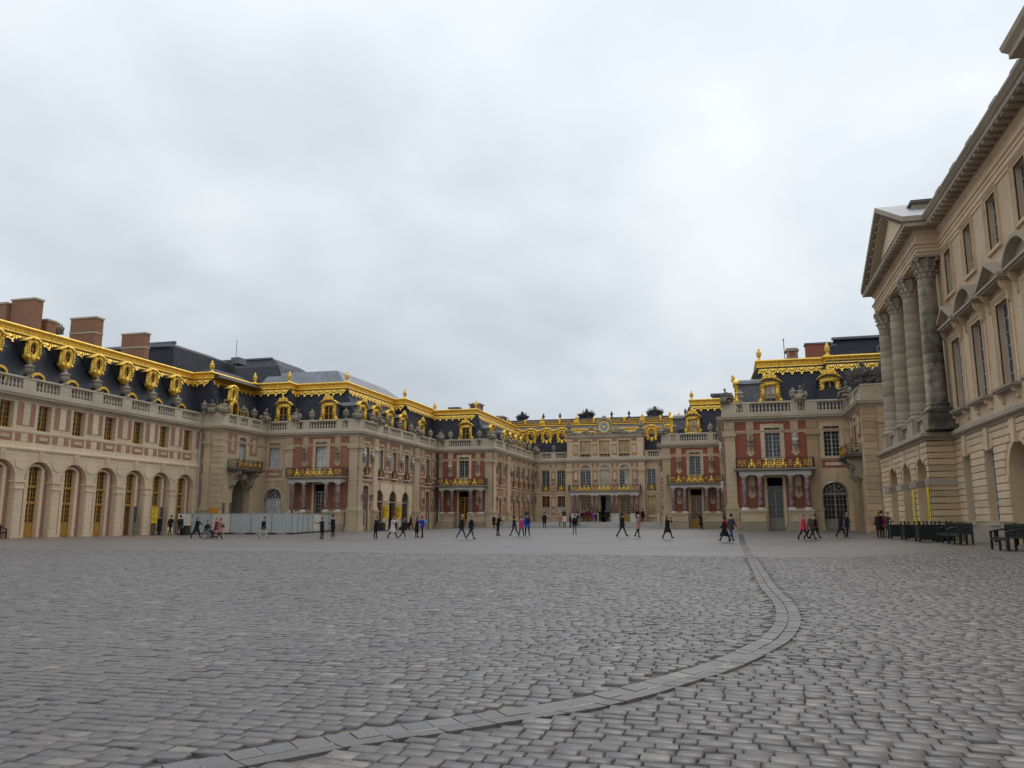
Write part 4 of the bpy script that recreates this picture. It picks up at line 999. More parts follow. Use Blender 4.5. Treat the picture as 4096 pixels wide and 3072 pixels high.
    rc = MB(); rc.wbox(-61, -54.9, 69.1, 69.4, 19.5, 19.78); rc.wbox(-60, -51.3, 81.6, 81.9, 20.15, 20.35); rc.wbox(-52.6, -51.6, 75.6, 77.0, 18.5, 19.2); rc.wbox(-60, -53.4, 66.3, 66.5, 18.55, 18.7); rc.build('roof_capping', 'lead', B)
    an = MB(); an.tube([(-55, 80.0, 20.2), (-55, 80.0, 22.3)], .03, 5); an.build('lightning_rod', 'iron', B)
    dormer(ff, uc - .25, -1.55, 11.45, B, 'glass_warm'); dormer(ff, ac - .1, -1.3, 11.45, B, 'glass_warm')
    for c in (76.3, 79.7, 83.3, 87.0, 92.9): dormer(fd, c - .9, -1.35, 11.4, B)
    oculus(fx, 68.3, -1.65, 13.75, B)
    for c, h in ((67.7, 1.55), (66.1, 1.1), (69.4, 1.1)):
        o = MB(); o.ring(fx, [(c - .55, 10.9), (c + .55, 10.9), (c + .55, 10.9 + h)] + arc(c, 10.9 + h - .1, .56, .3, pi - .3, 8) + [(c - .55, 10.9 + h)], [(c - .42, 10.9), (c + .42, 10.9), (c + .42, 10.9 + h)] + arc(c, 10.9 + h - .12, .43, .3, pi - .3, 8) + [(c - .42, 10.9 + h)], -1.3, -.95); o = o.build('low_dormer', 'gold', B)
        e = MB(); e.box(fx, c - .45, c + .45, 10.8, 11.0 + h, -1.2, -1.12); e.build('pane', 'glass_warm', o); e = MB(); e.box(fx, c - .56, c + .56, 10.5, 11.0 + h, -2.2, -1.2); e.build('dormer_body', 'slate', o)
def corbel(fr, c, parent):
    """dark stone console carrying a small iron balcony over an archway"""
    for sg in (-1, 1):
        u = c + sg * 1.5
        prof = [(.0, 6.0), (.95, 6.0), (1.0, 5.9), (.9, 5.7), (.55, 5.5), (.38, 5.2), (.42, 4.95), (.34, 4.7), (.15, 4.55), (0, 4.5)]
        mb = MB(); P = fr.P
        for a, b in ((u - .28, u + .28),):
            n = len(prof); vs = [P(a, d, z) for d, z in prof] + [P(b, d, z) for d, z in prof]
            mb.add(vs, [tuple(range(n)), tuple(range(2 * n - 1, n - 1, -1))] + [(i, n + i, n + (i + 1) % n, (i + 1) % n) for i in range(n)])
        for k in range(3): mb.ell(P(u, .35, 4.75 + .12 * k), (.22, .22, .12), 7, 4)
        mb.build('console', 'stone_dark', parent)
    m = MB(); m.ell(fr.P(c, .25, 5.55), (.4, .4, .42), 8, 5); m.poly(fr, arc(c, 3.85, 1.9, .35, pi - .35, 14) + arc(c, 3.85, 1.55, pi - .35, .35, 14), -.05, .16); m.build('carved_arch_head', 'stone_dark', parent)
    s = MB(); s.box(fr, c - 2.1, c + 2.1, 6.0, 6.14, -.05, 1.02); s.box(fr, c - 2.25, c + 2.25, 6.14, 6.30, -.05, 1.15); s.build('balcony_slab', 'stone_grime', parent)
    railing(fr, c - 2.1, c + 2.1, 6.31, 1.02, 1.0, parent, [(c + q, 1) for q in (-1.6, -.8, 0, .8, 1.6)], .78, tone='gold_dirty')
corner_left()
# ================================================================== 3 inner left wing
Cc = thing('palace_wing', (-31, 94, .6), 'narrow brick pavilion front with ochre door and long bust-lined flank left of the clock', 'palace wing')
fm_ = cached('finial', finial_mesh)
def inner_left():
    ff, fx = F('front', 94.0), F('west', -27.74); uc, zb = -31.5, .58
    wb = MB(); wb.wall(ff, -35.04, -27.745, 2.45, 9.7, pav_holes(uc, zb), -.7, 0); wb.build('brick_wall', 'brick_red', Cc)
    ws = MB(); ws.wall(ff, -35.04, -28.44, -.6, 2.45, pav_holes(uc, zb), -.7, .03); ws.build('base_wall', 'stone_block', Cc)
    pav_decor(ff, uc, zb, Cc, 'glass', 'glass', 'ochre', ('white', 'brown'), ('brown', None))
    pilaster(ff, -34.65, .72, zb, Cc); pilaster(ff, -28.3, .92, zb, Cc)
    wins = [96.9, 103.4, 106.15, 108.95, 111.75, 114.35]
    wx = MB(); wx.wall(fx, 94.003, 115.5, 2.0, 9.7, [(c - .55, c + .55, 6.55, 9.0) for c in wins] + [(c - .55, c + .55, 1.0, 4.2) for c in wins], -.7, 0); wx.build('brick_wall', 'brick_pink', Cc)
    wl = MB(); wl.wall(fx, 94.003, 115.5, -.5, 2.0, [(c - .55, c + .55, 1.0, 4.2) for c in wins], -.7, .05); wl.build('base_wall', 'stone', Cc)
    for c in wins:
        upper_window(fx, c, Cc, 'glass', 1.1, 6.55, 8.98, ny=7); surround(fx, c, 1.1, 6.55, 9.0, .2, Cc, sill=False)
        put_window(window('mc_low', 1.1, 3.1, 2, 6, 'ochre', 'glass', st=.07, mu=.03, mid=.1, panel=.5), fx, c, -.25, 1.08, Cc, 'door'); surround(fx, c, 1.1, 1.0, 4.2, .2, Cc, sill=False)
        railing(fx, c - .52, c + .52, 5.80, .12, 0, Cc, [(c, 1)], .78, tone='gold_dirty'); box_part('window_sill', 'stone', Cc, fx, c - .65, c + .65, 5.66, 5.8, -.2, .25)
    kinds = [('brown', None), ('brown', None), ('white', 'brown'), ('brown', 'brown'), ('brown', 'brown'), (None, 'white'), ('brown', 'brown'), ('brown', 'brown')]
    for u, (a, b) in zip((95.2, 98.7, 102.0, 104.75, 107.5, 110.3, 113.0, 115.0), kinds):
        bust(fx, u, 7.0, Cc, a); bust(fx, u, 3.6, Cc, b); inset_panel(fx, u, .9, 5.64, 6.3, Cc)
    pilaster(fx, 94.35, .7, zb, Cc, 'stone', .12); pilaster(fx, 100.3, 1.0, zb, Cc, 'stone', .25)
    triglyphs(fx, [95.2, 98.6, 102, 104.7, 107.5, 110.3, 113.0], Cc, .6)
    l = MB(); l.box(fx, 94.6, 115.0, .5, 1.42, -.05, .32); l.box(fx, 94.6, 115.0, .5, 1.28, .32, .85); l.build('base_ledge', 'stone_dark', Cc)
    pp = MB(); pp.tube([fx.P(115.2, .2, 9.6), fx.P(115.2, .2, 1.3)], .08, 8); pp.build('downpipe', 'pipe', Cc)
    lines(Cc, 5, 7, ('cornice', 'parapet', 'balustrade_rail', 'architrave')); MB().sweep(W, STRG, 6, 7).build('string_course', 'stone', Cc)
    balustrade(ff, -35.04, -27.74, [(-35.04, -34.6), (-34.15, -33.5), (-30.6, -29.95), (-29.3, -27.74)], Cc)
    balustrade(fx, 94.0, 115.5, [(94, 95), (98.0, 99.2), (101, 101.6), (104.4, 104.9), (107.2, 107.7), (110, 110.5), (112.8, 113.3), (115, 115.5)], Cc)
    r = MB(); frustum(-50, -28.74, 95.1, 125, 10.3, -48, -31.05, 97.3, 125, 15.2, r); r.build('roof', 'slate', Cc)
    t = MB(); t.add([(-48, 97.2, 15.2), (-31.1, 97.2, 15.2), (-33.5, 99.6, 15.75), (-48, 99.6, 15.75)], [(0, 1, 2, 3)]); t.add([(-31.1, 97.2, 15.2), (-31.1, 125, 15.2), (-33.5, 125, 15.75), (-33.5, 99.6, 15.75)], [(0, 1, 2, 3)]); t.build('upper_roof', 'lead', Cc)
    cresting([(-37.0, 97.3), (-31.05, 97.3), (-31.05, 117.4)], 0, 2, 14.78, Cc)
    for x, y in ((-31.1, 97.4), (-36.8, 97.5)): mk('finial', fm_, Cc, Vector((x, y, 15.5)) - wloc(Cc))
    dormer(ff, uc - .4, -1.6, 11.45, Cc, 'glass')
    for c in (98.2, 104.6, 107.6, 110.6, 113.5): dormer(fx, c - .3, -1.3, 11.3, Cc)
    for x, y, w, zt in ((-33.0, 103.5, .62, 17.4), (-33.6, 117.5, .7, 17.4)):
        c = MB(); c.wbox(x - w, x + w, y - w, y + w, 15.2, zt - .55); c = c.build('chimney', 'brick_red', Cc)
        q = MB(); q.wbox(x - w - .04, x + w + .04, y - w - .04, y + w + .04, zt - .95, zt - .85)
        for sx in (-1, 1):
            for sy in (-1, 1): q.wbox(x + sx * w - .12, x + sx * w + .12, y + sy * w - .12, y + sy * w + .12, 15.2, zt - .5)
        q.wbox(x - w - .1, x + w + .1, y - w - .1, y + w + .1, zt - .5, zt - .42); q.wbox(x - w - .28, x + w + .28, y - w - .28, y + w + .28, zt - .42, zt - .26); q.wbox(x - w + .1, x + w - .1, y - w + .1, y + w - .1, zt - .26, zt - .12); q.build('chimney_cap', 'stone_dark', c)
    c = MB(); c.wbox(-35.2, -34.2, 99, 100, 15.3, 16.1); c.wbox(-35.5, -33.9, 98.9, 100.1, 16.0, 16.2); c.build('roof_vent', 'lead', Cc)
inner_left()

# ================================================================== 4 central pavilion
D = thing('palace_pavilion', (-17.2, 115.5, 1.24), 'central pavilion with carved clock crown and paired columns below a gold-edged black roof', 'palace pavilion')
AX = -17.22
def tablet(fr, u, z0, z1, w, parent, console=True, brick='brick_pink', lw=.5):
    lozenge(fr, u, w, z0, z1, parent, brick, lw)
    if console:
        zc = z0 + (z1 - z0) * .42
        m = MB(); m.box(fr, u - .2, u + .2, zc, zc + .08, .05, .34); m.poly(fr, [(u - .16, zc), (u + .16, zc), (u + .1, zc - .2), (u, zc - .42), (u - .1, zc - .2)], .05, .26); m.build('console', 'stone_dark', parent)
def central():
    ff, fp = F('front', 115.5), F('front', 115.0); zp = 1.24
    side = [-26.05, -23.75, -10.65]; mids = [AX - 2.83, AX, AX + 2.83]
    ws = MB()
    for a, b, cs in ((-27.74, -22.9, side[:2]), (-11.5, -7.4, side[2:])):
        ws.wall(ff, a, b, -.5, 9.7, [(c - .58, c + .58, 5.75, 8.97) for c in cs] + [(c - .58, c + .58, 2.1, 4.97) for c in cs], -.7, 0)
    ws.build('stone_wall', 'stone', D)
    wm = MB(); wm.wall(fp, -22.9, -11.5, -.5, 9.7, [(c - .76, c + .76, 5.6, 9.36) for c in mids] + [(c - .72, c + .72, -1, 4.92) for c in mids], -.9, 0)
    for c in mids: wm.arch_fill(fp, c, .76, 8.60, -.9, 0)
    wm.build('stone_wall', 'stone', D)
    for c in side:
        upper_window(ff, c, D, 'glass', 1.16, 5.78, 8.95, ny=8, rec=-.15); surround(ff, c, 1.16, 5.75, 8.97, .22, D, sill=False)
        railing(ff, c - .6, c + .6, 5.72, .12, 0, D, [(c, 1), (c - .35, 0), (c + .35, 0)], .8)
        put_window(window(('cl', c > -12), 1.16, 2.85, 2, 8 if c > -12 else 6, 'ochre', 'glass_beige' if c > -12 else 'glass', st=.06, mu=.03, mid=.1), ff, c, -.15, 2.12, D); surround(ff, c, 1.16, 2.1, 4.97, .22, D)
        if c < -12:
            m = MB(); m.box(ff, c - .5, c + .5, 2.2, 3.35, -.2, -.17); m.build('white_blind', 'glass_blind', D)
    for u, w in ((-24.9, .75), (-9.15, .75)):
        tablet(ff, u, 6.55, 8.55, w, D); tablet(ff, u, 2.3, 4.9, w, D); inset_panel(ff, u, w, 5.55, 6.2, D)
        MB().box(ff, u - .22, u + .22, 9.0, 9.6, -.02, .06).build('triglyph', 'stone', D)
        for sg in (-1, 1): box_part('brick_panel', 'brick_pink', D, ff, u + sg * .42 - .14, u + sg * .42 + .14, 9.0, 9.55, -.02, .02)
    for u in (-27.3, -8.0): box_part('brick_panel', 'brick_pink', D, ff, u - .15, u + .15, 6.0, 9.4, -.02, .02)
    for i, c in enumerate(mids):
        pn = 'glass_beige' if i == 1 else 'glass'
        put_window(window(('ca', pn), 1.52, 3.72, 2, 7, 'grey_paint', pn, arched='round', fan=True, st=.06, mu=.03, mid=.11), fp, c, -.15, 5.62, D)
        if i == 2:
            m = MB(); m.poly(F0, [(.06, .1), (.72, .1), (.72, 2.96)] + arc(0, 2.96, .74, 0, pi / 2 - .06, 8), -.036, -.031); place('white_blind', m.mesh('white_blind', 'glass_beige'), fp, c, -.15, 5.62, D)
        o = MB(); o.poly(fp, arc(c, 8.60, 1.02, 0, pi, 18) + arc(c, 8.60, .76, pi, 0, 18), -.05, .07); o.box(fp, c - 1.02, c - .76, 5.6, 8.6, -.05, .05); o.box(fp, c + .76, c + 1.02, 5.6, 8.6, -.05, .05); o.build('archivolt', 'stone', D)
        if i == 1:
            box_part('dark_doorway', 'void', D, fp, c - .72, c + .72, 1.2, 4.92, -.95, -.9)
            leaf = window('cleaf', .72, 3.66, 2, 6, 'worn_wood', 'glass', st=.06, mu=.03, mid=.05, panel=.95); put_window(leaf, fp, c + .36, -.3, zp, D, 'door')
            MB().box(fp, c + .02, c + .70, zp + .02, zp + .93, -.30, -.27).build('door_panel', 'ochre', D)
        else: put_window(window('cdoor', 1.44, 3.66, 2, 6, 'ochre', 'glass', st=.08, mu=.03, mid=.12, panel=.98), fp, c, -.3, zp, D, 'door')
        surround(fp, c, 1.44, 1.0, 4.92, .2, D, key=False, sill=False)
    for u in (AX - 4.25, AX - 1.415, AX + 1.415, AX + 4.25):
        tablet(fp, u, 6.2, 8.55, .82, D); box_part('brick_panel', 'brick_pink', D, fp, u - .5, u - .2, 9.0, 9.58, -.02, .02); box_part('brick_panel', 'brick_pink', D, fp, u + .2, u + .5, 9.0, 9.58, -.02, .02)
    pilaster(fp, -22.4, .88, 1.3, D, 'stone'); pilaster(fp, -12.0, .88, 1.3, D, 'stone')
    # paired columns and long balcony
    prs = [AX - 4.25, AX - 1.415, AX + 1.415, AX + 4.25]
    for u0 in prs:
        pe = MB(); pe.box(fp, u0 - .62, u0 + .62, 1.0, 2.20, -.05, 1.25); pe.box(fp, u0 - .68, u0 + .68, 2.2, 2.30, -.05, 1.32); pe.build('column_pedestal', 'white_marble', D)
        for sg in (-1, 1):
            u = u0 + sg * .32; P = fp.P(u, .95, 0)
            c = MB().lathe((P[0], P[1], 2.42), [(.22, 0), (.215, .9), (.19, 2.42)], 12).build('column', 'red_marble', D, True)
            MB().lathe((P[0], P[1], 2.305), [(.27, 0), (.27, .06), (.23, .115)], 12).build('column_base', 'white_marble', c)
            e = MB(); e.lathe((P[0], P[1], 4.84), [(.2, 0), (.27, .16)], 12); e.box(fp, u - .28, u + .28, 5.0, 5.08, .68, 1.22); e.build('capital', 'white_marble', c)
    MB().box(fp, AX - 4.95, AX + 4.95, 5.085, 5.38, .02, 1.25).build('lintel', 'white_marble', D)
    s = MB(); s.box(fp, AX - 5.1, AX + 5.1, 5.385, 5.48, .02, 1.36); s.box(fp, AX - 5.25, AX + 5.25, 5.48, 5.60, .02, 1.5); s.build('balcony_slab', 'stone_dark', D)
    railing(fp, AX - 5.1, AX + 5.1, 5.605, 1.36, 1.3, D, [(c + q, 1) for c in mids for q in (-.6, 0, .6)] + [(AX + q, 0) for q in (-4.6, -4.1, -1.7, -1.15, 1.15, 1.7, 4.1, 4.6)])
    lines(D, 7, 12, ('cornice', 'parapet', 'architrave')); MB().sweep(W, STRG, 7, 8).build('string_course', 'stone', D); MB().sweep(W, STRG, 11, 12).build('string_course', 'stone', D)
    MB().sweep(W, RAIL, 7, 8).build('balustrade_rail', 'parapet', D); MB().sweep(W, RAIL, 11, 12).build('balustrade_rail', 'parapet', D)
    balustrade(ff, -27.74, -22.9, [(-27.74, -26.6), (-25.2, -24.5), (-23.0, -22.9)], D); balustrade(ff, -11.5, -7.4, [(-11.5, -11.1), (-9.5, -7.4)], D)
    # attic storey
    fa = F('front', 115.15); a0, a1 = -22.75, -11.68
    wa = MB(); wa.wall(fa, a0, a1, 10.17, 13.3, [(c - .78, c + .78, 10.35, 12.88) for c in mids], -.8, 0); wa.build('attic_wall', 'stone', D)
    sd = MB(); sd.wbox(a0 + .01, a1 - .01, 115.96, 120, 10.17, 13.28); sd.build('attic_body', 'stone', D)
    cr = [(a0, 120), (a0, 115.15), (a1, 115.15), (a1, 120)]
    MB().sweep(cr, [(-.3, 13.22), (.06, 13.22), (.12, 13.32), (.30, 13.36), (.34, 13.48), (.36, 13.54), (-.3, 13.56)]).build('attic_cornice', 'parapet', D)
    bm = cached('baluster', baluster_mesh)
    for c in mids:
        put_window(window('attic', 1.52, 1.76, 2, 4, 'ochre', 'glass_beige', st=.07, mu=.03, mid=.12), fa, c, -.2, 11.08, D)
        box_part('window_sill', 'stone', D, fa, c - .84, c + .84, 10.98, 11.08, -.3, .08); surround(fa, c, 1.56, 10.4, 12.88, .18, D, key=False, sill=False)
        h = MB(); h.box(fa, c - .78, c + .78, 10.3, 10.36, -.3, .02); h = h.build('attic_balustrade', 'parapet', D)
        for k in range(6): o = place('baluster', bm, fa, c - .65 + .26 * k, -.12, 10.36, h); o.scale = (.85, .85, .85)
        b = MB(); b.box(fa, c - .78, c + .78, 10.3, 11.0, -.45, -.4); b.build('dark_recess', 'void', D)
    for u in (AX - 4.25, AX - 1.415, AX + 1.415, AX + 4.25):
        tablet(fa, u, 10.75, 12.4, .66, D, False); box_part('brick_panel', 'brick_pink', D, fa, u - .35, u + .35, 12.72, 13.15, -.02, .02)
    for u in (a0 + .38, a1 - .38):
        m = MB(); m.box(fa, u - .36, u + .36, 10.5, 13.2, -.05, .10); m.box(fa, u - .44, u + .44, 12.85, 13.2, -.05, .18); m.build('pilaster', 'stone', D)
    # carved crown with the clock
    fc = F('front', 115.05)
    b = MB(); b.box(fc, a0 + .2, a1 - .2, 13.56, 13.85, -.9, .0); b.box(fc, AX - 1.1, AX + 1.1, 13.85, 14.3, -.8, .05); b.build('crown_plinth', 'stone_dark', D)
    g = MB()
    rr = random.Random(5)
    for sg in (-1, 1):
        for k in range(46):
            q = k / 45; u = AX + sg * (1.5 + 3.6 * q); zt = 14.75 - 1.0 * q + .18 * sin(q * 9)
            z = rr.uniform(13.85, zt); s_ = rr.uniform(.10, .24); g.ell(fc.P(u + rr.uniform(-.12, .12), rr.uniform(-.35, .05), z), (s_ * 1.25, s_, s_ * .9), 6, 4, Matrix.Rotation(rr.uniform(-1, 1), 3, 'Y'))
        g.ell(fc.P(AX + sg * .85, -.05, 15.55), (.32, .2, .30)); g.ell(fc.P(AX + sg * 1.0, -.02, 14.35), (.3, .2, .32)); g.ell(fc.P(AX + sg * .62, -.05, 15.85), (.3, .2, .2))
        for k in range(8): a = .2 + .28 * k; g.ell(fc.P(AX + sg * 1.06 * cos(a - .3), -.02, 14.85 + 1.06 * sin(a - .3)), (.16, .16, .16), 6, 4)
    g.ell(fc.P(AX, -.08, 16.02), (.38, .25, .3)); g.ell(fc.P(AX, -.12, 16.3), (.26, .2, .16))
    for k in range(5): g.ell(fc.P(AX - .24 + .12 * k, -.1, 16.36 + .06 * (2 - abs(k - 2))), (.055, .06, .12), 6, 4)
    g.build('carved_trophies', 'statue', D, True)
    c = MB(); P = fc.P(AX, 0, 14.85)
    def disc(mb, r, d0, d1, n=32, u=AX, z=14.85): mb.poly(fc, [(u + r * cos(2 * pi * k / n), z + r * sin(2 * pi * k / n)) for k in range(n)], d0, d1)
    disc(c, .86, -.4, .06); clock = c.build('clock', 'stone_dark', D)
    r = MB(); r.ring(fc, arc(AX, 14.85, .84, 0, 2 * pi, 32)[:-1], arc(AX, 14.85, .70, 0, 2 * pi, 32)[:-1], .06, .16); r.build('gilded_rim', 'gold', clock)
    r = MB(); disc(r, .71, .062, .09); r.build('dial', 'dial', clock)
    r = MB(); disc(r, .42, .09, .10); r.build('dial_centre', 'blue_enamel', clock)
    r = MB()
    for k in range(12):
        a = pi / 2 - 2 * pi * k / 12; q = .56
        for w in ((-.03, .03) if k % 3 else (-.05, 0, .05)): r.box(fc, AX + q * cos(a) + w - .012, AX + q * cos(a) + w + .012, 14.85 + q * sin(a) - .07, 14.85 + q * sin(a) + .07, .09, .102)
    r.build('dial_numerals', 'blue_enamel', clock)
    r = MB(); r.poly(fc, [(AX + (.34 if k % 2 else .16) * cos(2 * pi * k / 24), 14.85 + (.34 if k % 2 else .16) * sin(2 * pi * k / 24)) for k in range(24)], .10, .12); disc(r, .15, .12, .15, 16); r.build('gilded_sun', 'gold', clock)
    for u in (a0 + .35, a1 - .3):
        m = MB(); disc(m, .42, -.3, .02, 18, u, 15.05); m.ell(fc.P(u, 0, 15.05), (.28, .12, .28)); m.ell(fc.P(u, -.1, 15.5), (.22, .2, .12)); m.box(fc, u - .4, u + .4, 13.85, 14.1, -.5, .0)
        for q in (-.28, 0, .28): m.ell(fc.P(u + q, -.1, 14.35), (.17, .2, .3), 7, 5)
        m.ell(fc.P(u - .5, -.1, 14.3), (.2, .2, .25)); m.ell(fc.P(u + .5, -.1, 14.3), (.2, .2, .25)); m.build('medallion', 'statue', D, True)
    # high roof behind with two gilded bands
    fr = F('front', 118.0)
    r = MB(); r.add([(-48, 116.6, 10.3), (6, 116.6, 10.3), (6, 118.05, 14.3), (-48, 118.05, 14.3), (6, 118.2, 15.0), (-48, 118.2, 15.0)], [(0, 1, 2, 3), (3, 2, 4, 5)]); r.build('roof', 'slate', D)
    r = MB(); r.add([(-48, 118.1, 15.02), (6, 118.1, 15.02), (6, 119.0, 15.66), (-48, 119.0, 15.66)], [(0, 1, 2, 3)]); r.build('roof_slope', 'pink_lead', D)
    r = MB(); r.box(F('front', 119.0), -40, -4, 15.6, 16.62, -.6, 0); r.build('roof_attic', 'pink_lead', D)
    r = MB(); r.box(F('front', 119.05), -40, -4, 16.62, 16.72, -.8, .12); r.build('roof_capping', 'lead', D)
    m = MB(); m.sweep([(-35, 117.95), (-5, 117.95)], [(-.3, 14.96), (.12, 15.02), (.24, 14.98), (.26, 14.86), (.10, 14.80), (.08, 14.52), (.14, 14.46), (.10, 14.38), (-.3, 14.38)])
    for k in range(38):
        u = -35 + .8 * k; P = fr.P(u, .1, 14.3); m.ell(P, (.22, .08, .22), 7, 4)
        m.ell(fr.P(u, .1, 14.02), (.09, .06, .14), 6, 4); m.ell(fr.P(u + .4, .1, 14.68), (.12, .07, .09), 6, 4)
    m.build('gilded_cresting', 'gold', D, True)
    m = MB(); f2 = F('front', 119.0); m.sweep([(-36, 119.0), (-4.5, 119.0)], [(0, 15.62), (.2, 15.62), (.22, 15.74), (.08, 15.80), (0, 15.8)])
    for k in range(96):
        u = -36 + .33 * k; m.tube([f2.P(u - .16, .06, 15.95), f2.P(u, .09, 16.18 + .06 * (k % 2)), f2.P(u + .16, .06, 15.95)], .045, 5)
        m.ell(f2.P(u, .07, 15.98), (.10, .05, .09), 6, 4)
        m.tube([f2.P(u - .16, .06, 16.38 + .05 * sin(k * 1.2)), f2.P(u + .16, .06, 16.38 + .05 * sin(k * 1.2 + 1.2))], .05, 5)
    m.build('gilded_frieze', 'gold', D, True)
    mm = MB(); mm.box(F0, -.62, .62, 0, .12, -.1, .14); mm.poly(F0, [(-.55, .1), (.55, .1), (.38, .5), (.36, .85), (-.36, .85), (-.38, .5)], 0, .12); mm.ell((0, -.14, .52), (.22, .14, .28)); mm.ell((0, -.1, .95), (.34, .14, .1)); mm.ell((0, -.1, 1.1), (.2, .12, .14)); mm.ell((0, -.1, 1.28), (.06, .06, .12)); mask = mm.mesh('gilded_mask', 'gold', True)
    sm = MB(); sm.ell((0, -.1, .75), (.26, .14, .2)); sm.ell((0, -.1, .95), (.1, .08, .1)); sm.ell((0, -.1, .4), (.16, .1, .3)); shell = sm.mesh('gilded_shell', 'gold', True)
    for u in (-32.4, -27.15, -21.85, -12.0, -6.7): place('gilded_mask', mask, f2, u * 1.006, .1, 15.72, D)
    for u in (-29.8, -24.45, -19.2, -16.95, -14.65, -9.35): place('gilded_shell', shell, f2, u * 1.006, .1, 15.78, D)
    for i, u in enumerate((-31.2, -28.8, -26.37, -23.98, -10.68, -8.25)):
        o = oculus(fr, u, .30, 14.05, D, 'glass_warm' if i != 4 else 'glass_beige', scale=1.42)
    rv = MB().lathe((0, 0, 0), [(.22, 0), (.22, .1), (.09, .18), (.09, .3), (.2, .42), (.22, .62), (.1, .72), (.13, .85), (.02, 1.0)], 10).mesh('roof_vase', 'bronze', True)
    for k, u in enumerate((-26.9, -24.33, -16.5, -13.92, -5.75)): tag(mk('roof_vase', rv, None, (u * 1.012, 119.4, 16.725)), ('dark lead vase on the roof ridge above the first gilded mask left of the clock', 'dark lead vase on the roof ridge nearest left of the big dark trophy', 'dark lead vase on the roof ridge just right of the clock', 'dark lead vase on the roof ridge midway between clock and right trophy', 'dark lead vase on the ridge end against the right slate roof')[k], 'vase', 'lead vases along the roof ridge')
central()

# ================================================================== 5 inner right wing
E_ = thing('palace_wing', (-4, 94, .6), 'narrow brick pavilion front with ochre door right of the clock, behind the black-coated photographer', 'palace wing')
def inner_right():
    ff, fx = F('front', 94.0), F('east', -7.4); uc, zb = -3.72, .6
    wb = MB(); wb.wall(ff, -7.395, 1.5, 2.45, 9.7, pav_holes(uc, zb), -.7, 0); wb.build('brick_wall', 'brick_red', E_)
    ws = MB(); ws.wall(ff, -6.9, 1.5, -.6, 2.45, pav_holes(uc, zb), -.7, .03); ws.build('base_wall', 'stone_block', E_)
    pav_decor(ff, uc, zb, E_, 'glass', 'glass', 'ochre', ('brown', 'brown'), ('white', 'brown'))
    pilaster(ff, -6.9, .92, zb, E_); pilaster(ff, -.62, .72, zb, E_)
    wx = MB(); wx.box(fx, -115.5, -94.003, -.5, 9.7, -.7, 0); wx.build('brick_wall', 'brick_pink', E_)
    bust(fx, -95.2, 7.0, E_, 'brown')
    lines(E_, 12, 14, ('cornice', 'parapet', 'balustrade_rail', 'architrave'))
    balustrade(ff, -7.4, -.36, [(-7.4, -6.3), (-5.85, -5.3), (-2.2, -1.55), (-.9, -.36)], E_); balustrade(fx, -115.5, -94.0, [(-115.5, -115), (-105, -104), (-95, -94)], E_)
    r = MB(); frustum(-6.4, 12, 95.1, 125, 10.3, -4.05, 12, 97.3, 125, 15.2, r); r.build('roof', 'slate', E_)
    t = MB(); t.add([(-4.1, 97.2, 15.2), (12, 97.2, 15.2), (12, 99.6, 16.0), (-1.7, 99.6, 16.0)], [(0, 1, 2, 3)]); t.build('upper_roof', 'lead', E_)
    cresting([(-4.05, 117), (-4.05, 97.3), (3.0, 97.3)], 0, 2, 14.9, E_)
    mk('finial', fm_, E_, Vector((-3.95, 97.4, 15.65)) - wloc(E_))
    dormer(ff, uc - .12, -1.5, 11.6, E_, 'glass_beige'); dormer(F('east', -7.4), -96.6, -1.0, 11.6, E_, 'glass_beige')
    c = MB(); c.wbox(-1.6, .6, 100.5, 101.5, 15.5, 16.6); c.wbox(-1.8, .8, 100.3, 101.7, 16.6, 16.85); c.build('chimney', 'lead', E_)
    pp = MB(); pp.tube([ff.P(-.55, .45, 9.5), ff.P(-.55, .45, 6.2), ff.P(-.5, .45, 6.0), ff.P(-.5, .45, .6)], .1, 8); pp.build('downpipe', 'pipe', E_)
inner_right()

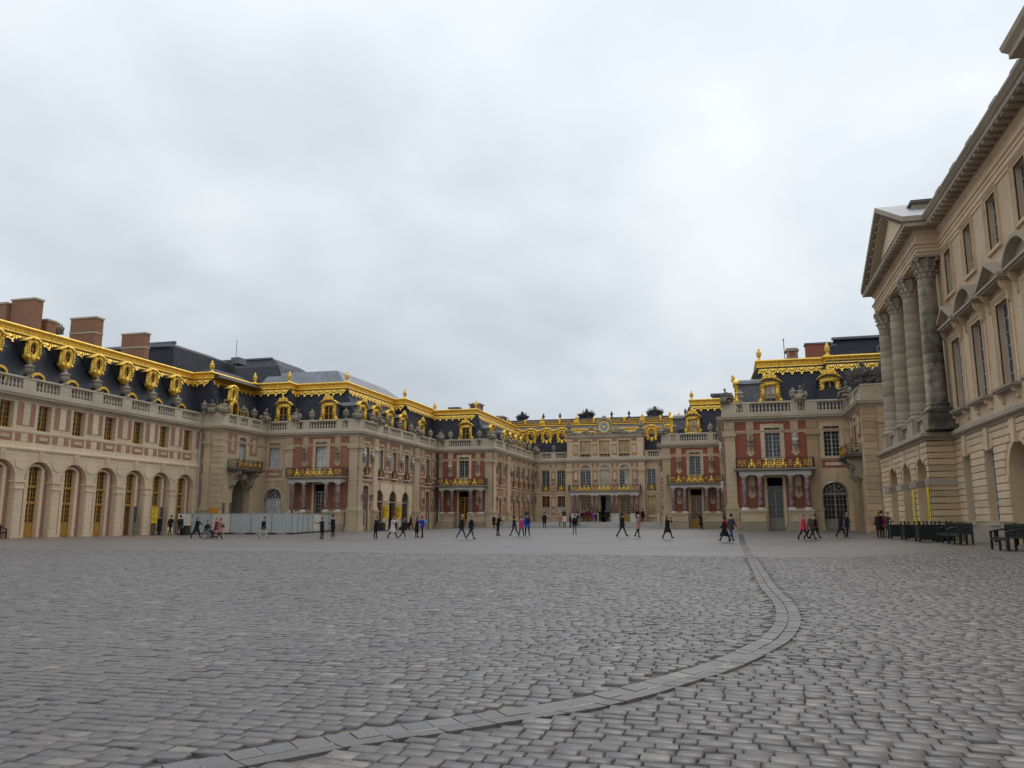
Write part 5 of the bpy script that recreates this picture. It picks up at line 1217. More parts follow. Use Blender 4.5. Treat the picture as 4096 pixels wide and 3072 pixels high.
# ================================================================== 6 right corner pavilion
G = thing('palace_wing', (4, 70.5, .58), 'right brick and stone corner block with columned balcony and large arched grey door', 'palace wing')
def corner_right():
    ff, fx, fs = F('front', 70.5), F('east', 9.65), F('front', 63.1); fl = F('east', -.36); uc, ac, zb = 3.64, 8.30, .58
    wb = MB(); wb.wall(ff, -.355, 7.0, 2.45, 9.7, pav_holes(uc, zb), -.7, 0); wb.build('brick_wall', 'brick_red', G)
    ws = MB(); ws.wall(ff, .2, 7.0, -.6, 2.45, pav_holes(uc, zb), -.7, .03); ws.build('base_wall', 'stone_block', G)
    wa = MB(); wa.wall(ff, 7.0, 9.65, -.6, 9.7, [(ac - .975, ac + .975, -1, 4.575), (ac - .62, ac + .62, 6.6, 9.12)], -.7, .03); wa.arch_fill(ff, ac, .975, 3.60, -.7, .03); wa.build('stone_wall', 'stone_warm', G)
    arch_bay(ff, ac, G, zb, 'glass', 'glass', 'brick_red'); pav_decor(ff, uc, zb, G, 'glass', 'glass', 'worn_wood', ('brown', 'white'), (None, None))
    pilaster(ff, .18, .86, zb, G); pilaster(ff, 6.78, .86, zb, G, 'stone_warm')
    wl = MB(); wl.box(fl, -94, -70.503, -.6, 9.7, -.7, 0); wl.build('side_wall', 'stone', G)
    for u in (-88, -82, -76): bust(fl, u, 7.0, G, 'white'); bust(fl, u, 3.4, G, 'white')
    wx = MB(); wx.wall(fx, -70.5, -63.103, -.6, 9.7, [(-67.9, -65.5, -1, 5.2), (-67.3, -66.1, 6.95, 9.28)], -.7, 0); wx.arch_fill(fx, -66.7, 1.2, 4.0, -.7, 0); wx.build('stone_wall', 'stone_warm', G)
    box_part('dark_archway', 'void', G, fx, -68, -65.4, -.3, 5.3, -2.2, -2.1)
    upper_window(fx, -66.7, G, 'glass', 1.2, 6.95, 9.28); surround(fx, -66.7, 1.2, 6.95, 9.28, .22, G, key=False)
    lozenge(fx, -68.6, 1.2, 7.6, 9.5, G, 'brick_red'); lozenge(fx, -64.9, 1.2, 7.6, 9.5, G, 'brick_red'); corbel(fx, -66.7, G)
    w2 = MB(); w2.box(fs, 9.653, 16, -.6, 9.7, -.7, 0); w2.build('stone_wall', 'stone_warm', G)
    for k in range(18):
        z = .6 + k * .50; h = .475
        MB().taper(fs, 9.65 - .05, 10.55, z, z + h, -.1, .06, .02).build('quoin', 'stone_warm', G); MB().taper(fx, -63.75, -63.05, z, z + h, -.1, .06, .02).build('quoin', 'stone_warm', G)
    pilaster(fs, 11.2, .95, zb, G, 'stone_warm', grooves=True); box_part('brick_panel', 'brick_red', G, fs, 11.85, 12.6, 2.6, 8.6, -.05, .02)
    l = MB(); l.box(fs, 10.6, 13, -.3, 1.1, -.05, .4); l.box(fs, 10.6, 13, 1.1, 1.9, -.05, .28); l.build('base_ledge', 'stone_dark', G)
    lines(G, 14, 18, ('cornice', 'parapet', 'balustrade_rail', 'architrave'))
    balustrade(fl, -94, -70.5, [(-94, -93), (-82.5, -81.5), (-71.5, -70.5)], G)
    balustrade(ff, -.36, 9.65, [(-.36, .85), (1.35, 1.95), (5.2, 5.85), (6.35, 7.35), (9.35, 9.65)], G); balustrade(fx, -70.5, -63.1, [(-70.5, -70.1), (-67.2, -66.2), (-63.9, -63.1)], G); balustrade(fs, 9.65, 16, [(9.65, 16)], G)
    r = MB(); frustum(.65, 25, 71.55, 100, 10.3, 2.95, 24, 73.8, 98, 15.2, r); frustum(7.0, 25, 70.9, 100, 10.3, 8.6, 24, 73.2, 98, 15.3, r); frustum(10.7, 30, 64.2, 90, 10.3, 13.0, 28, 66.5, 88, 15.2, r); r.build('roof', 'slate', G)
    t = MB(); t.add([(3.0, 73.8, 15.2), (24, 73.8, 15.2), (24, 76.5, 15.95), (5.4, 76.5, 15.95)], [(0, 1, 2, 3)]); t.build('upper_roof', 'lead', G)
    cresting([(2.95, 97), (2.95, 73.8), (8.55, 73.8), (8.55, 73.2), (13.4, 73.2)], 0, 4, 14.72, G)
    for x, y, z in ((3.05, 73.9, 15.5), (8.75, 73.3, 15.55)): mk('finial', fm_, G, Vector((x, y, z)) - wloc(G))
    dormer(ff, uc + .12, -1.6, 11.45, G, 'glass_blind'); dormer(ff, ac + .32, -1.4, 11.55, G, 'glass'); dormer(fl, -72.9, -1.2, 11.5, G, 'glass')
    c = MB(); c.wbox(5.75, 6.65, 77.6, 78.6, 15.6, 17.05); c = c.build('chimney', 'brick_red', G); q = MB(); q.wbox(5.6, 6.8, 77.45, 78.75, 17.05, 17.2); q.wbox(5.7, 6.7, 77.55, 78.65, 17.2, 17.35); q.wbox(5.68, 6.72, 77.53, 78.67, 16.4, 16.5); q.wbox(5.7, 5.95, 77.55, 77.8, 15.6, 17.05); q.wbox(6.45, 6.7, 77.55, 77.8, 15.6, 17.05); q.build('chimney_cap', 'stone_dark', c)
    c = MB(); c.wbox(7.5, 9.6, 78.4, 79.4, 15.6, 17.75); c = c.build('chimney', 'brick_red', G); q = MB(); q.wbox(7.4, 9.8, 78.3, 79.5, 17.75, 17.9); q.build('chimney_cap', 'lead', c)
    p = MB(); p.tube([(5.55, 77.8, 15.6), (5.5, 77.8, 18.2)], .035, 5); p.ell((5.5, 77.8, 18.25), (.07, .07, .09)); p.build('lightning_rod', 'iron', G)
    rr = MB(); frustum(8.5, 30, 80.0, 98, 15.4, 10.4, 28, 81.6, 96, 18.75, rr); frustum(7.9, 12, 80.6, 90, 15.4, 9.3, 11, 81.6, 88, 18.1, rr); rr.build('rear_roof', 'slate', G)
    q = MB(); q.wbox(10.2, 28.2, 81.3, 81.75, 18.72, 18.95); q.wbox(9.1, 10.6, 81.3, 81.75, 18.05, 18.25); q.build('roof_capping', 'lead', G)
    d = MB(); d.wbox(14.0, 14.55, 80.2, 82, 17.1, 17.7); d.wbox(8.3, 8.7, 79.2, 81, 16.2, 17.3); d.build('roof_light', 'lead', G)
    d = MB(); d.box(F('front', 80.18), 14.1, 14.45, 17.2, 17.6, -.05, 0); d.build('dark_opening', 'void', G)
corner_right()
# ================================================================== 7 classical wing on the right
H_ = thing('classical_wing', (11.6, 46, .37), 'tall pale classical wing with four giant columns, pediment and pedimented windows on the right', 'palace wing')
XG, XP = 11.6, 10.26
fg, fp_ = F('east', XG), F('east', XP)
BY = [44.85, 41.2, 37.5, 33.85, 30.2]
def scroll(fr, u, z0, z1, d, parent, w=.22, mat='stone_warm'):
    h = z1 - z0; prof = [(0, z1), (d, z1), (d * 1.02, z1 - h * .12), (d * .85, z1 - h * .3), (d * .5, z1 - h * .5), (d * .38, z1 - h * .72), (d * .42, z0 + h * .12), (d * .25, z0), (0, z0)]
    n = len(prof); vs = [fr.P(u - w / 2, a, b) for a, b in prof] + [fr.P(u + w / 2, a, b) for a, b in prof]
    mb = MB(); mb.add(vs, [tuple(range(n)), tuple(range(2 * n - 1, n - 1, -1))] + [(i, n + i, n + (i + 1) % n, (i + 1) % n) for i in range(n)])
    for zz, r in ((z1 - h * .16, .13), (z0 + h * .1, .09)):
        p = fr.P(u, d * .55 if r > .1 else d * .25, zz); mb.ell(p, (r * 1.2 if fr.kind == 'front' else r, r if fr.kind == 'front' else r * 1.2, r))
    return mb.build('scroll_bracket', mat, parent)
def moulded_frame(fr, u, w, z0, z1, parent, t=.24, mat='stone'):
    mb = MB(); a, b = u - w / 2, u + w / 2
    for k, (q0, q1, d) in enumerate(((0, t * .45, .05), (t * .45, t * .8, .09), (t * .8, t, .13))):
        mb.ring(fr, [(a - q1, z0 - q1), (b + q1, z0 - q1), (b + q1, z1 + q1), (a - q1, z1 + q1)], [(a - q0, z0 - q0), (b + q0, z0 - q0), (b + q0, z1 + q0), (a - q0, z1 + q0)], -.05, d)
    return mb.build('window_surround', mat, parent)
def arched_clip(z, zs, r):   # half width of an arch at height z
    return r if z <= zs else (math.sqrt(max(r * r - (z - zs) ** 2, 0)) if z < zs + r else 0)
def courses(fr, u0, u1, z0, z1, step, arches, parent, mat='stone', vous=.34, d=.065, recess=None):
    """rusticated courses between u0 and u1, cut back round arched openings (u, spring, radius) with their voussoir ring"""
    z = z0
    while z + step * .6 < z1:
        zt = min(z + step - .035, z1); m = (z + zt) / 2
        cuts = []
        for (uc, zs, r, kind) in arches:
            hw = arched_clip(m, zs, r) if kind == 'round' else (r if m < zs else 0)
            if kind == 'round' and zs < m < zs + r + vous: hw = math.sqrt(max((r + vous) ** 2 - (m - zs) ** 2, 0))
            if kind == 'round' and m >= zs + r + vous: hw = .26
            if kind != 'round' and zs < m < zs + 1.2: hw = .30
            if hw > 0: cuts.append((uc - hw, uc + hw))
        seg = []; a = u0
        for c0, c1 in sorted(cuts):
            if c0 > a: seg.append((a, min(c0, u1)))
            a = max(a, c1)
        if a < u1: seg.append((a, u1))
        for s0, s1 in seg:
            if s1 - s0 > .12: MB().taper(fr, s0 + .004, s1 - .004, z, zt, -.02, d, .022).build('stone_block', mat, parent)
        z += step
def classical():
    # main wall
    lw = [(-44.85 - .72, -44.85 + .72, 1.3, 4.62), (-41.2 - .72, -41.2 + .72, 1.3, 4.62), (-37.5 - 1.32, -37.5 + 1.32, -1, 4.66), (-33.85 - .72, -33.85 + .72, 1.3, 4.62), (-30.2 - .72, -30.2 + .72, 1.3, 4.62)]
    w = MB(); w.wall(fg, -60.4, -28.1, -.6, 5.70, lw, -1.2, 0); w.arch_fill(fg, -37.5, 1.32, 3.34, -1.2, 0); w.build('ground_floor_wall', 'stone_warm', H_)
    um = [(-y - .83, -y + .83, 7.0, 10.62) for y in BY] + [(-y - .69, -y + .69, 13.1, 15.4) for y in BY]
    w = MB(); w.wall(fg, -60.4, -28.1, 5.70, 16.2, um, -1.2, 0); w.build('upper_wall', 'stone', H_)
    e = MB(); e.sweep([(XG, 60.4), (XG, 28.1)], [(-.1, 15.55), (.05, 15.55), (.05, 15.72), (.10, 15.74), (.10, 15.95), (.15, 15.97), (.15, 16.10), (.24, 16.16), (.24, 16.24), (.06, 16.26), (.06, 16.72), (.16, 16.80), (.2, 16.90), (-.1, 16.90)]); e.build('entablature', 'stone', H_)
    c = MB(); c.sweep([(XG, 60.4), (XG, 28.1)], [(-1.0, 16.90), (.24, 16.90), (.24, 17.02), (.80, 17.04), (.80, 17.24), (.86, 17.28), (.96, 17.42), (1.0, 17.46), (1.0, 17.56), (-1.0, 17.66)]); c.build('cornice', 'stone_column', H_)
    mod = MB(); mod.box(F0, -.13, .13, 0, .13, -.02, .52); mod.ell((0, -.5, .05), (.12, .07, .07), 6, 4); mod = mod.mesh('modillion', 'stone_column')
    y = 28.5
    while y < 44.8: place('modillion', mod, fg, -y, .24, 16.90, H_); y += .62
    for y in (42.4, 39.6, 36.9, 33.5, 30.9): MB().wbox(10.75, 12.2, y - .45, y + .45, 17.6, 17.86).build('gutter_block', 'stone_dark', H_)
    r = MB(); r.add([(10.9, 28, 17.62), (10.9, 61, 17.62), (17, 61, 21.5), (17, 28, 21.5)], [(3, 2, 1, 0)]); r.build('roof', 'lead', H_)
    fb = MB(); fb.wbox(12.8, 22, 28.2, 60.4, -.5, 17.5); fb.build('inner_mass', 'stone_warm', H_)
    sb = MB(); sb.sweep([(XG, 46.9), (XG, 28.1)], [(-.1, 5.60), (.07, 5.60), (.12, 5.70), (.24, 5.74), (.30, 5.80), (.30, 5.98), (.20, 6.05), (.06, 6.12), (-.1, 6.12)]); sb.build('string_course', 'stone_column', H_)
    for k, y in enumerate(BY):
        u = -y
        put_window(window('gw_small', 1.38, 2.3, 2, 4, 'grey_paint', 'glass', st=.05, mu=.035, mid=.09), fg, u, -.24, 13.1, H_); moulded_frame(fg, u, 1.38, 13.1, 15.4, H_, .22)
        put_window(window('gw_mid', 1.66, 3.62, 2, 6, 'grey_paint', 'glass', st=.06, mu=.035, mid=.1), fg, u, -.27, 7.0, H_)
        f = MB()
        for q0, q1, d in ((0, .12, .05), (.12, .2, .09), (.2, .27, .13)):
            f.box(fg, u - .83 - q1, u - .83 - q0, 7.0, 10.62 + q0, -.05, d); f.box(fg, u + .83 + q0, u + .83 + q1, 7.0, 10.62 + q0, -.05, d); f.box(fg, u - .83 - q1, u + .83 + q1, 10.62 + q0, 10.62 + q1, -.05, d)
        f.build('window_surround', 'stone', H_)
        for sg in (-1, 1):
            f = MB(); f.box(fg, u + sg * 1.22 - .10, u + sg * 1.22 + .10, 6.96, 11.2, -.05, .06); f.build('side_strip', 'stone', H_); scroll(fg, u + sg * 1.22, 10.35, 11.24, .42, H_)
        p = MB(); p.box(fg, u - 1.45, u + 1.45, 11.24, 11.32, -.05, .46); p.box(fg, u - 1.55, u + 1.55, 11.32, 11.42, -.05, .56)
        if k % 2 == 0:
            p.poly(fg, [(u - 1.55, 11.425), (u + 1.55, 11.425), (u, 12.28)], -.05, .18)
            for sg in (-1, 1): p.poly(fg, [(u + sg * 1.60, 11.42), (u + sg * 1.60, 11.54), (u, 12.40), (u, 12.24), (u + sg * 1.3, 11.52)], -.05, .58)
        else:
            R = 1.72; zc = 12.32 - R; aa = math.asin(1.55 / R)
            p.poly(fg, [(u - 1.5, 11.425), (u + 1.5, 11.425)] + arc(u, zc, R - .1, pi / 2 - aa, pi / 2 + aa, 14), -.05, .18)
            p.poly(fg, arc(u, zc, R + .08, pi / 2 - aa, pi / 2 + aa, 16) + arc(u, zc, R - .08, pi / 2 + aa, pi / 2 - aa, 16), -.05, .58)
        p.build('window_pediment', 'stone_column', H_)
        s = MB(); s.box(fg, u - 1.32, u + 1.32, 6.84, 6.97, -.2, .40); s.box(fg, u - 1.25, u + 1.25, 6.76, 6.84, -.2, .33); s.build('window_sill', 'stone_dark', H_)
        for sg in (-1, 1): scroll(fg, u + sg * .98, 6.36, 6.76, .28, H_, .26, 'stone')
    for k, y in enumerate((44.85, 41.2, 33.85, 30.2)):
        put_window(window('gw_low', 1.44, 3.3, 2, 8, 'grey_paint', 'glass', st=.06, mu=.035, mid=.1), fg, -y, -.27, 1.32, H_)
        box_part('window_sill', 'stone_column', H_, fg, -y - .78, -y + .78, 1.16, 1.31, -.7, .12)
        MB().poly(fg, [(-y - .17, 4.56), (-y + .17, 4.56), (-y + .28, 5.58), (-y - .28, 5.58)], -.05, .13).build('keystone', 'stone', H_)
        for q in (-.46, .46): MB().poly(fg, [(-y + q - .14, 4.64), (-y + q + .14, 4.64), (-y + q * 1.5 + .17, 5.3), (-y + q * 1.5 - .17, 5.3)], -.05, .075).build('voussoir', 'stone', H_)
        if k == 1: box_part('basement_opening', 'void', H_, fg, -y - .34, -y + .34, .42, .92, -.05, .075)
    put_window(window('gw_arch', 2.6, 4.25, 3, 7, 'grey_paint', 'glass', arched='round', fan=True, st=.08, mu=.035, mid=.12, panel=.9), fg, -37.5, -1.0, .37, H_, 'door')
    MB().poly(fg, [(-37.5 - .18, 4.6), (-37.5 + .18, 4.6), (-37.5 + .3, 5.58), (-37.5 - .3, 5.58)], -.05, .15).build('keystone', 'stone', H_)
    ar = [(-44.85, 4.62, .72, 'flat'), (-41.2, 4.62, .72, 'flat'), (-37.5, 3.34, 1.32, 'round'), (-33.85, 4.62, .72, 'flat'), (-30.2, 4.62, .72, 'flat')]
    courses(fg, -46.82, -28.2, 1.32, 5.55, .335, ar, H_)
    b = MB(); b.wall(fg, -46.8, -28.2, -.4, 1.28, [(-37.5 - 1.32, -37.5 + 1.32, -1, 1.4)], -.1, .07); b.build('wall_base', 'stone_column', H_)
    # ---- portico
    pc = [48.65, 52.62, 56.6]; col = [46.45, 50.40, 54.40, 58.45]; y0, y1 = 46.9, 60.4
    w = MB(); w.wall(fp_, -y1, -y0, -.6, 5.70, [(-c - 1.14, -c + 1.14, -1, 4.72) for c in pc], -.75, 0)
    for c in pc: w.arch_fill(fp_, -c, 1.14, 3.58, -.75, 0)
    w.build('portico_arcade', 'stone_warm', H_)
    fe = F('front', y0); w = MB(); w.box(fe, XP, XG + .1, -.6, 5.70, -.75, 0); w.build('portico_end_wall', 'stone_warm', H_)
    courses(fp_, -y1 + .01, -y0 - .01, .95, 5.55, .335, [(-c, 3.58, 1.14, 'round') for c in pc], H_, 'stone', .30)
    courses(fe, XP + .01, XG - .01, .95, 5.55, .335, [], H_, 'stone_warm')
    for c in [46.9 + .31] + [c + 1.985 for c in pc]:
        q = MB(); q.box(fp_, -c - .86, -c + .86, 3.22, 3.56, -.76, .13) if c > 47.5 else q.box(fp_, -c - .30, -c + .32, 3.22, 3.56, -.76, .13); q.build('impost', 'stone_column', H_)
    q = MB(); q.box(fe, XP - .12, XG, 3.22, 3.56, -.1, .14); q.build('impost', 'stone_column', H_)
    for c in pc:
        for a in (-.62, -.31, 0, .31, .62):
            pts = []
            for rr in (1.16, 1.46 if a else 1.95):
                for s_ in ((-1, 1) if rr < 1.2 else (1, -1)):
                    an = pi / 2 + a + s_ * .135 * (1.16 / rr if a == 0 else 1); pts.append((-c + rr * cos(an), 3.58 + rr * sin(an)))
            MB().poly(fp_, pts, -.03, .07 if a else .12).build('keystone' if a == 0 else 'voussoir', 'stone', H_)
        put_window(window('gw_portdoor', 1.9, 3.4, 3, 5, 'grey_paint', 'glass', st=.08, mu=.035, mid=.1, panel=.8), fg, -c, .03, .3, H_, 'door')
    sb = MB(); pth = [(XP, 60.4), (XP, 46.9), (XG + .0, 46.9)]; sb.sweep(pth, [(-.6, 5.60), (.07, 5.60), (.12, 5.70), (.24, 5.74), (.34, 5.80), (.34, 5.98), (.24, 6.05), (.06, 6.10), (-.6, 6.10)]); sb.build('string_course', 'stone_column', H_)
    fl_ = MB(); fl_.wbox(XP + .5, XG + .2, 47.2, 60.3, 5.5, 6.0); fl_.build('portico_floor', 'stone_column', H_)
    bm = cached('baluster', baluster_mesh); cx = 10.84
    for i, y in enumerate(col):
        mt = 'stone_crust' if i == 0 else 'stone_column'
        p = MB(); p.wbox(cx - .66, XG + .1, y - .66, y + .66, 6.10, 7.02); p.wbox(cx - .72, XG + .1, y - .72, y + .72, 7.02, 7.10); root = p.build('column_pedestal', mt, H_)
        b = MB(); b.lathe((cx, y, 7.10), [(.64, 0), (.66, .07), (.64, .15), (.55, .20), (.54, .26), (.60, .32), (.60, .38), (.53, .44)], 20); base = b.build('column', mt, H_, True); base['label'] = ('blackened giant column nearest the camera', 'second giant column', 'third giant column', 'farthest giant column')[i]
        n = 13
        for k in range(n):
            za, zc = 7.54 + 6.82 * k / n, 7.54 + 6.82 * (k + 1) / n; R = lambda z: .525 - .085 * ((z - 7.54) / 6.82) ** 1.6
            dr = MB(); dr.lathe((cx, y, 0), [(R(za) - .005, za), (R(za), za + .008), (R(zc), zc - .008), (R(zc) - .005, zc)], 24)
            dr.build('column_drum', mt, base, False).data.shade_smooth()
        cap = MB(); cap.lathe((cx, y, 14.36), [(.45, 0), (.50, .03), (.45, .07), (.43, .10), (.44, .6), (.52, .9), (.60, 1.0)], 16)
        for row, (zz, rr, nl) in enumerate(((.16, .46, 10), (.48, .50, 10), (.80, .56, 8))):
            for q in range(nl):
                a = 2 * pi * (q + .5 * row) / nl; ca, sa = cos(a), sin(a); m = Matrix.Rotation(a, 3, 'Z')
                cap.ell((cx + rr * ca, y + rr * sa, 14.36 + zz), (.05, .10, .19), 6, 4, m); cap.ell((cx + (rr + .09) * ca, y + (rr + .09) * sa, 14.36 + zz + .15), (.09, .09, .06), 6, 4, m)
        for sx in (-1, 1):
            for sy in (-1, 1): cap.ell((cx + sx * .50, y + sy * .50, 15.32), (.13, .13, .13), 7, 5)
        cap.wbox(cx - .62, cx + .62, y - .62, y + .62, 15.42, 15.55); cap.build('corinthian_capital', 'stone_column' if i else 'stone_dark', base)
    for a, b in zip(col, col[1:]):
        h = MB(); h.wbox(cx - .42, cx - .10, a + .66, b - .66, 6.10, 6.22); h.wbox(cx - .46, cx - .06, a + .66, b - .66, 6.86, 6.98); h = h.build('portico_balustrade', 'stone_dark', H_)
        n = 9
        for k in range(n): o = mk('baluster', bm, h, Vector((cx - .26, a + .66 + (b - a - 1.32) * (k + .5) / n, 6.22)) - wloc(H_)); o.scale = (.9, .9, .9)
        for yy in (a + .80, b - .80): MB().wbox(cx - .50, cx - .02, yy - .16, yy + .16, 6.10, 7.0).build('pedestal', 'stone_dark', h)
    # pilaster responds, entablature, pediment
    for y in col: MB().box(fg, -y - .45, -y + .45, 6.1, 15.55, -.05, .10).build('pilaster', 'stone', H_)
    ye0, ye1 = 45.92, 59.0; XE = 10.38
    e = MB(); e.wbox(XE + .35, XG, ye0 + .35, ye1 - .35, 15.56, 16.9); e.build('portico_soffit', 'stone_warm', H_)
    pth = [(XG, ye1), (XE, ye1), (XE, ye0), (XG, ye0)]
    e = MB(); e.sweep(pth, [(-.36, 15.555), (.0, 15.555), (.0, 15.72), (.05, 15.74), (.05, 15.95), (.10, 15.97), (.10, 16.10), (.19, 16.16), (.19, 16.24), (.01, 16.26), (.01, 16.72), (.11, 16.80), (.15, 16.895), (-.36, 16.895)]); e.build('portico_entablature', 'stone', H_)
    c = MB(); c.sweep(pth, [(-.5, 16.90), (.19, 16.90), (.19, 17.02), (.66, 17.04), (.66, 17.22), (.72, 17.26), (-.5, 17.30)]); c.build('portico_cornice', 'stone_column', H_)
    y = ye0 + .2
    while y < ye1: o = place('modillion', mod, F('east', XE), -y, .19, 16.9, H_); o.scale = (.8, .85, 1); y += .55
    ym = (ye0 + ye1) / 2; hw = (ye1 - ye0) / 2; zap = 20.55; z0 = 17.30
    t = MB(); t.poly(F('east', XE + .05), [(-ye1 - .1, z0), (-ye0 + .1, z0), (-ym, zap - .25)], -.5, 0); t.build('tympanum', 'stone_new', H_)
    k = MB(); fE = F('east', XE)
    for sg in (-1, 1):
        e0 = -ym + sg * (hw + .72)
        k.poly(fE, [(e0, z0), (e0, z0 + .30), (-ym, zap + .38), (-ym, zap + .08)], -.4, .74); k.poly(fE, [(e0 - sg * .9, z0), (e0 - sg * .35, z0 + .05), (-ym, zap + .05), (-ym, zap - .30)], -.4, .40)
    k.build('raking_cornice', 'stone_column', H_)
    n = 10
    for sg in (-1, 1):
        for q in range(1, n):
            f_ = q / n; u = -ym + sg * (hw + .4) * (1 - f_); z = z0 + (zap - .12 - z0) * f_; o = place('modillion', mod, fE, u, .1, z - .1, H_); o.scale = (.8, .9, .8)
    rf = MB(); rf.add([(XE - .72, ye0 - .7, z0 + .31), (XE - .72, ym, zap + .39), (16, ym, zap + .39), (16, ye0 - .7, z0 + .31)], [(0, 1, 2, 3)]); rf.add([(XE - .72, ye1 + .7, z0 + .31), (XE - .72, ym, zap + .39), (16, ym, zap + .39), (16, ye1 + .7, z0 + .31)], [(3, 2, 1, 0)]); rf.build('pediment_roof', 'lead', H_)
    at = MB(); at.poly(F('front', 49.2), [(10.7, 17.6), (14, 17.6), (14, 19.75), (11.1, 19.75)], -3, 0); at.build('attic_block', 'stone_dark', H_)
    at = MB(); at.box(F('front', 49.2), 11.0, 14.1, 19.75, 19.95, -3.1, .12); at.build('attic_capping', 'stone_grime', H_)
    # nearer projecting pavilion, of which only the cornice corner shows
    p = MB(); p.wbox(10.75, 20, 18, 28.1, -.5, 16.2); p.build('near_pavilion_wall', 'stone', H_)
    c = MB(); c.sweep([(XG, 28.1), (10.75, 28.1), (10.75, 18)], [(-1, 16.2), (.06, 16.26), (.06, 16.72), (.2, 16.90), (.24, 17.02), (.80, 17.04), (.80, 17.24), (.96, 17.42), (1.0, 17.60), (-1, 17.66)]); c.build('near_pavilion_cornice', 'stone_column', H_)
    # banners on the piers
    for yb, zt, za in ((54.62, 3.05, .95), (50.63, 3.10, .95), (47.1, 3.15, .95)):
        if yb == 54.62: continue
        b = MB(); b.box(fp_, -yb - .2, -yb + .2, za, zt, .10, .13); b = b.build('banner', 'yellow')
        tag(b, 'tall yellow vertical banner on the pier between two portico arches' if yb > 50 else 'tall yellow vertical banner on the end pier beside the blackened corner', 'banner', 'yellow banners on the portico')
        tx = MB()
        for q in range(13): tx.box(fp_, -yb - .05 - .03 * (q % 3), -yb + .06, zt - .55 - .09 * q - .05, zt - .55 - .09 * q, .13, .134)
        tx.box(fp_, -yb - .2, -yb + .2, zt - .42, zt - .40, .13, .134)
        tx.build('printed_lettering', 'ink', b)
classical()

# ------------------------------------------------------------------ steps up to the inner court
def steps():
    mb = None
    st = thing('stone_steps', (-17.5, 94, .6), 'broad pale stone steps rising to the inner court below the clock', 'steps')
    for k in range(4):
        z = .76 + .16 * k; y = 94.25 + .55 * k; x = -27.7
        while x < -7.45:
            w = min(random.uniform(1.3, 2.3), -7.42 - x); m = MB(); m.taper(F('front', y), x + .006, x + w - .006, z - .3, z, -.62, 0, .012); m.build('step_stone', 'paving', st); x += w
    p = MB(); p.wbox(-27.7, -7.42, 96.4, 115.4, 0, 1.236); o = p.build('inner_court', 'paving'); tag(o, kind='structure')
    for x in (-27.3, -7.75): pass
    b = MB(); b.lathe((-8.2, 96.6, 1.24), [(.18, 0), (.18, .9), (.14, 1.0)], 10); o = b.build('bollard', 'stone'); tag(o, 'stone bollard at the right end of the steps below the clock', 'bollard')
steps()
# ------------------------------------------------------------------ people and carved figures
def hand_verts():
    """palm and five unequal, slightly curled fingers; wrist at origin, fingers towards -Z, thumb to +X"""
    mb = MB(); mb.ell((0, 0, -.045), (.037, .017, .05), 8, 5)
    for k, (x, L) in enumerate(((.027, .062), (.009, .074), (-.010, .068), (-.027, .052))):
        mb.tube([(x * .8, .0, -.075), (x, .006, -.088 - L * .35), (x, .022, -.088 - L * .75), (x, .034, -.088 - L)], [.0095, .009, .008, .006], 5)
    mb.tube([(.022, .004, -.02), (.045, .014, -.045), (.052, .024, -.075)], [.012, .011, .008], 5)
    return mb
HAND = hand_verts()
def head_verts():
    mb = MB(); seg, rings = 14, 10; vs, fs = [], []
    for i in range(rings + 1):
        t = pi * i / rings
        for k in range(seg):
            a = 2 * pi * k / seg; x, y, z = sin(t) * cos(a), sin(t) * sin(a), -cos(t)
            r = 1 - .16 * max(0, -z) * (1 - .4 * max(0, x))
            px, py, pz = .098 * x * r, .076 * y * r, .118 * z
            if x > .72 and abs(y) < .35:
                if -.25 < z < .15: px += .016 if abs(y) < .2 else 0      # nose
                if .05 < z < .4 and .15 < abs(y): px -= .008              # eye sockets
            vs.append((px, py, pz))
    for i in range(rings):
        for k in range(seg):
            k2 = (k + 1) % seg; fs.append((i * seg + k, i * seg + k2, (i + 1) * seg + k2, (i + 1) * seg + k))
    mb.add(vs, fs)
    mb.tube([(.092, 0, .015), (.108, 0, -.02), (.112, 0, -.035), (.096, 0, -.045)], [.008, .012, .014, .008], 6)
    for sg in (-1, 1): mb.ell((.0, sg * .077, -.01), (.022, .012, .033), 7, 5)
    mb.tube([(.083, -.024, -.068), (.093, 0, -.066), (.083, .024, -.068)], .007, 5)
    return mb
HEAD = head_verts()

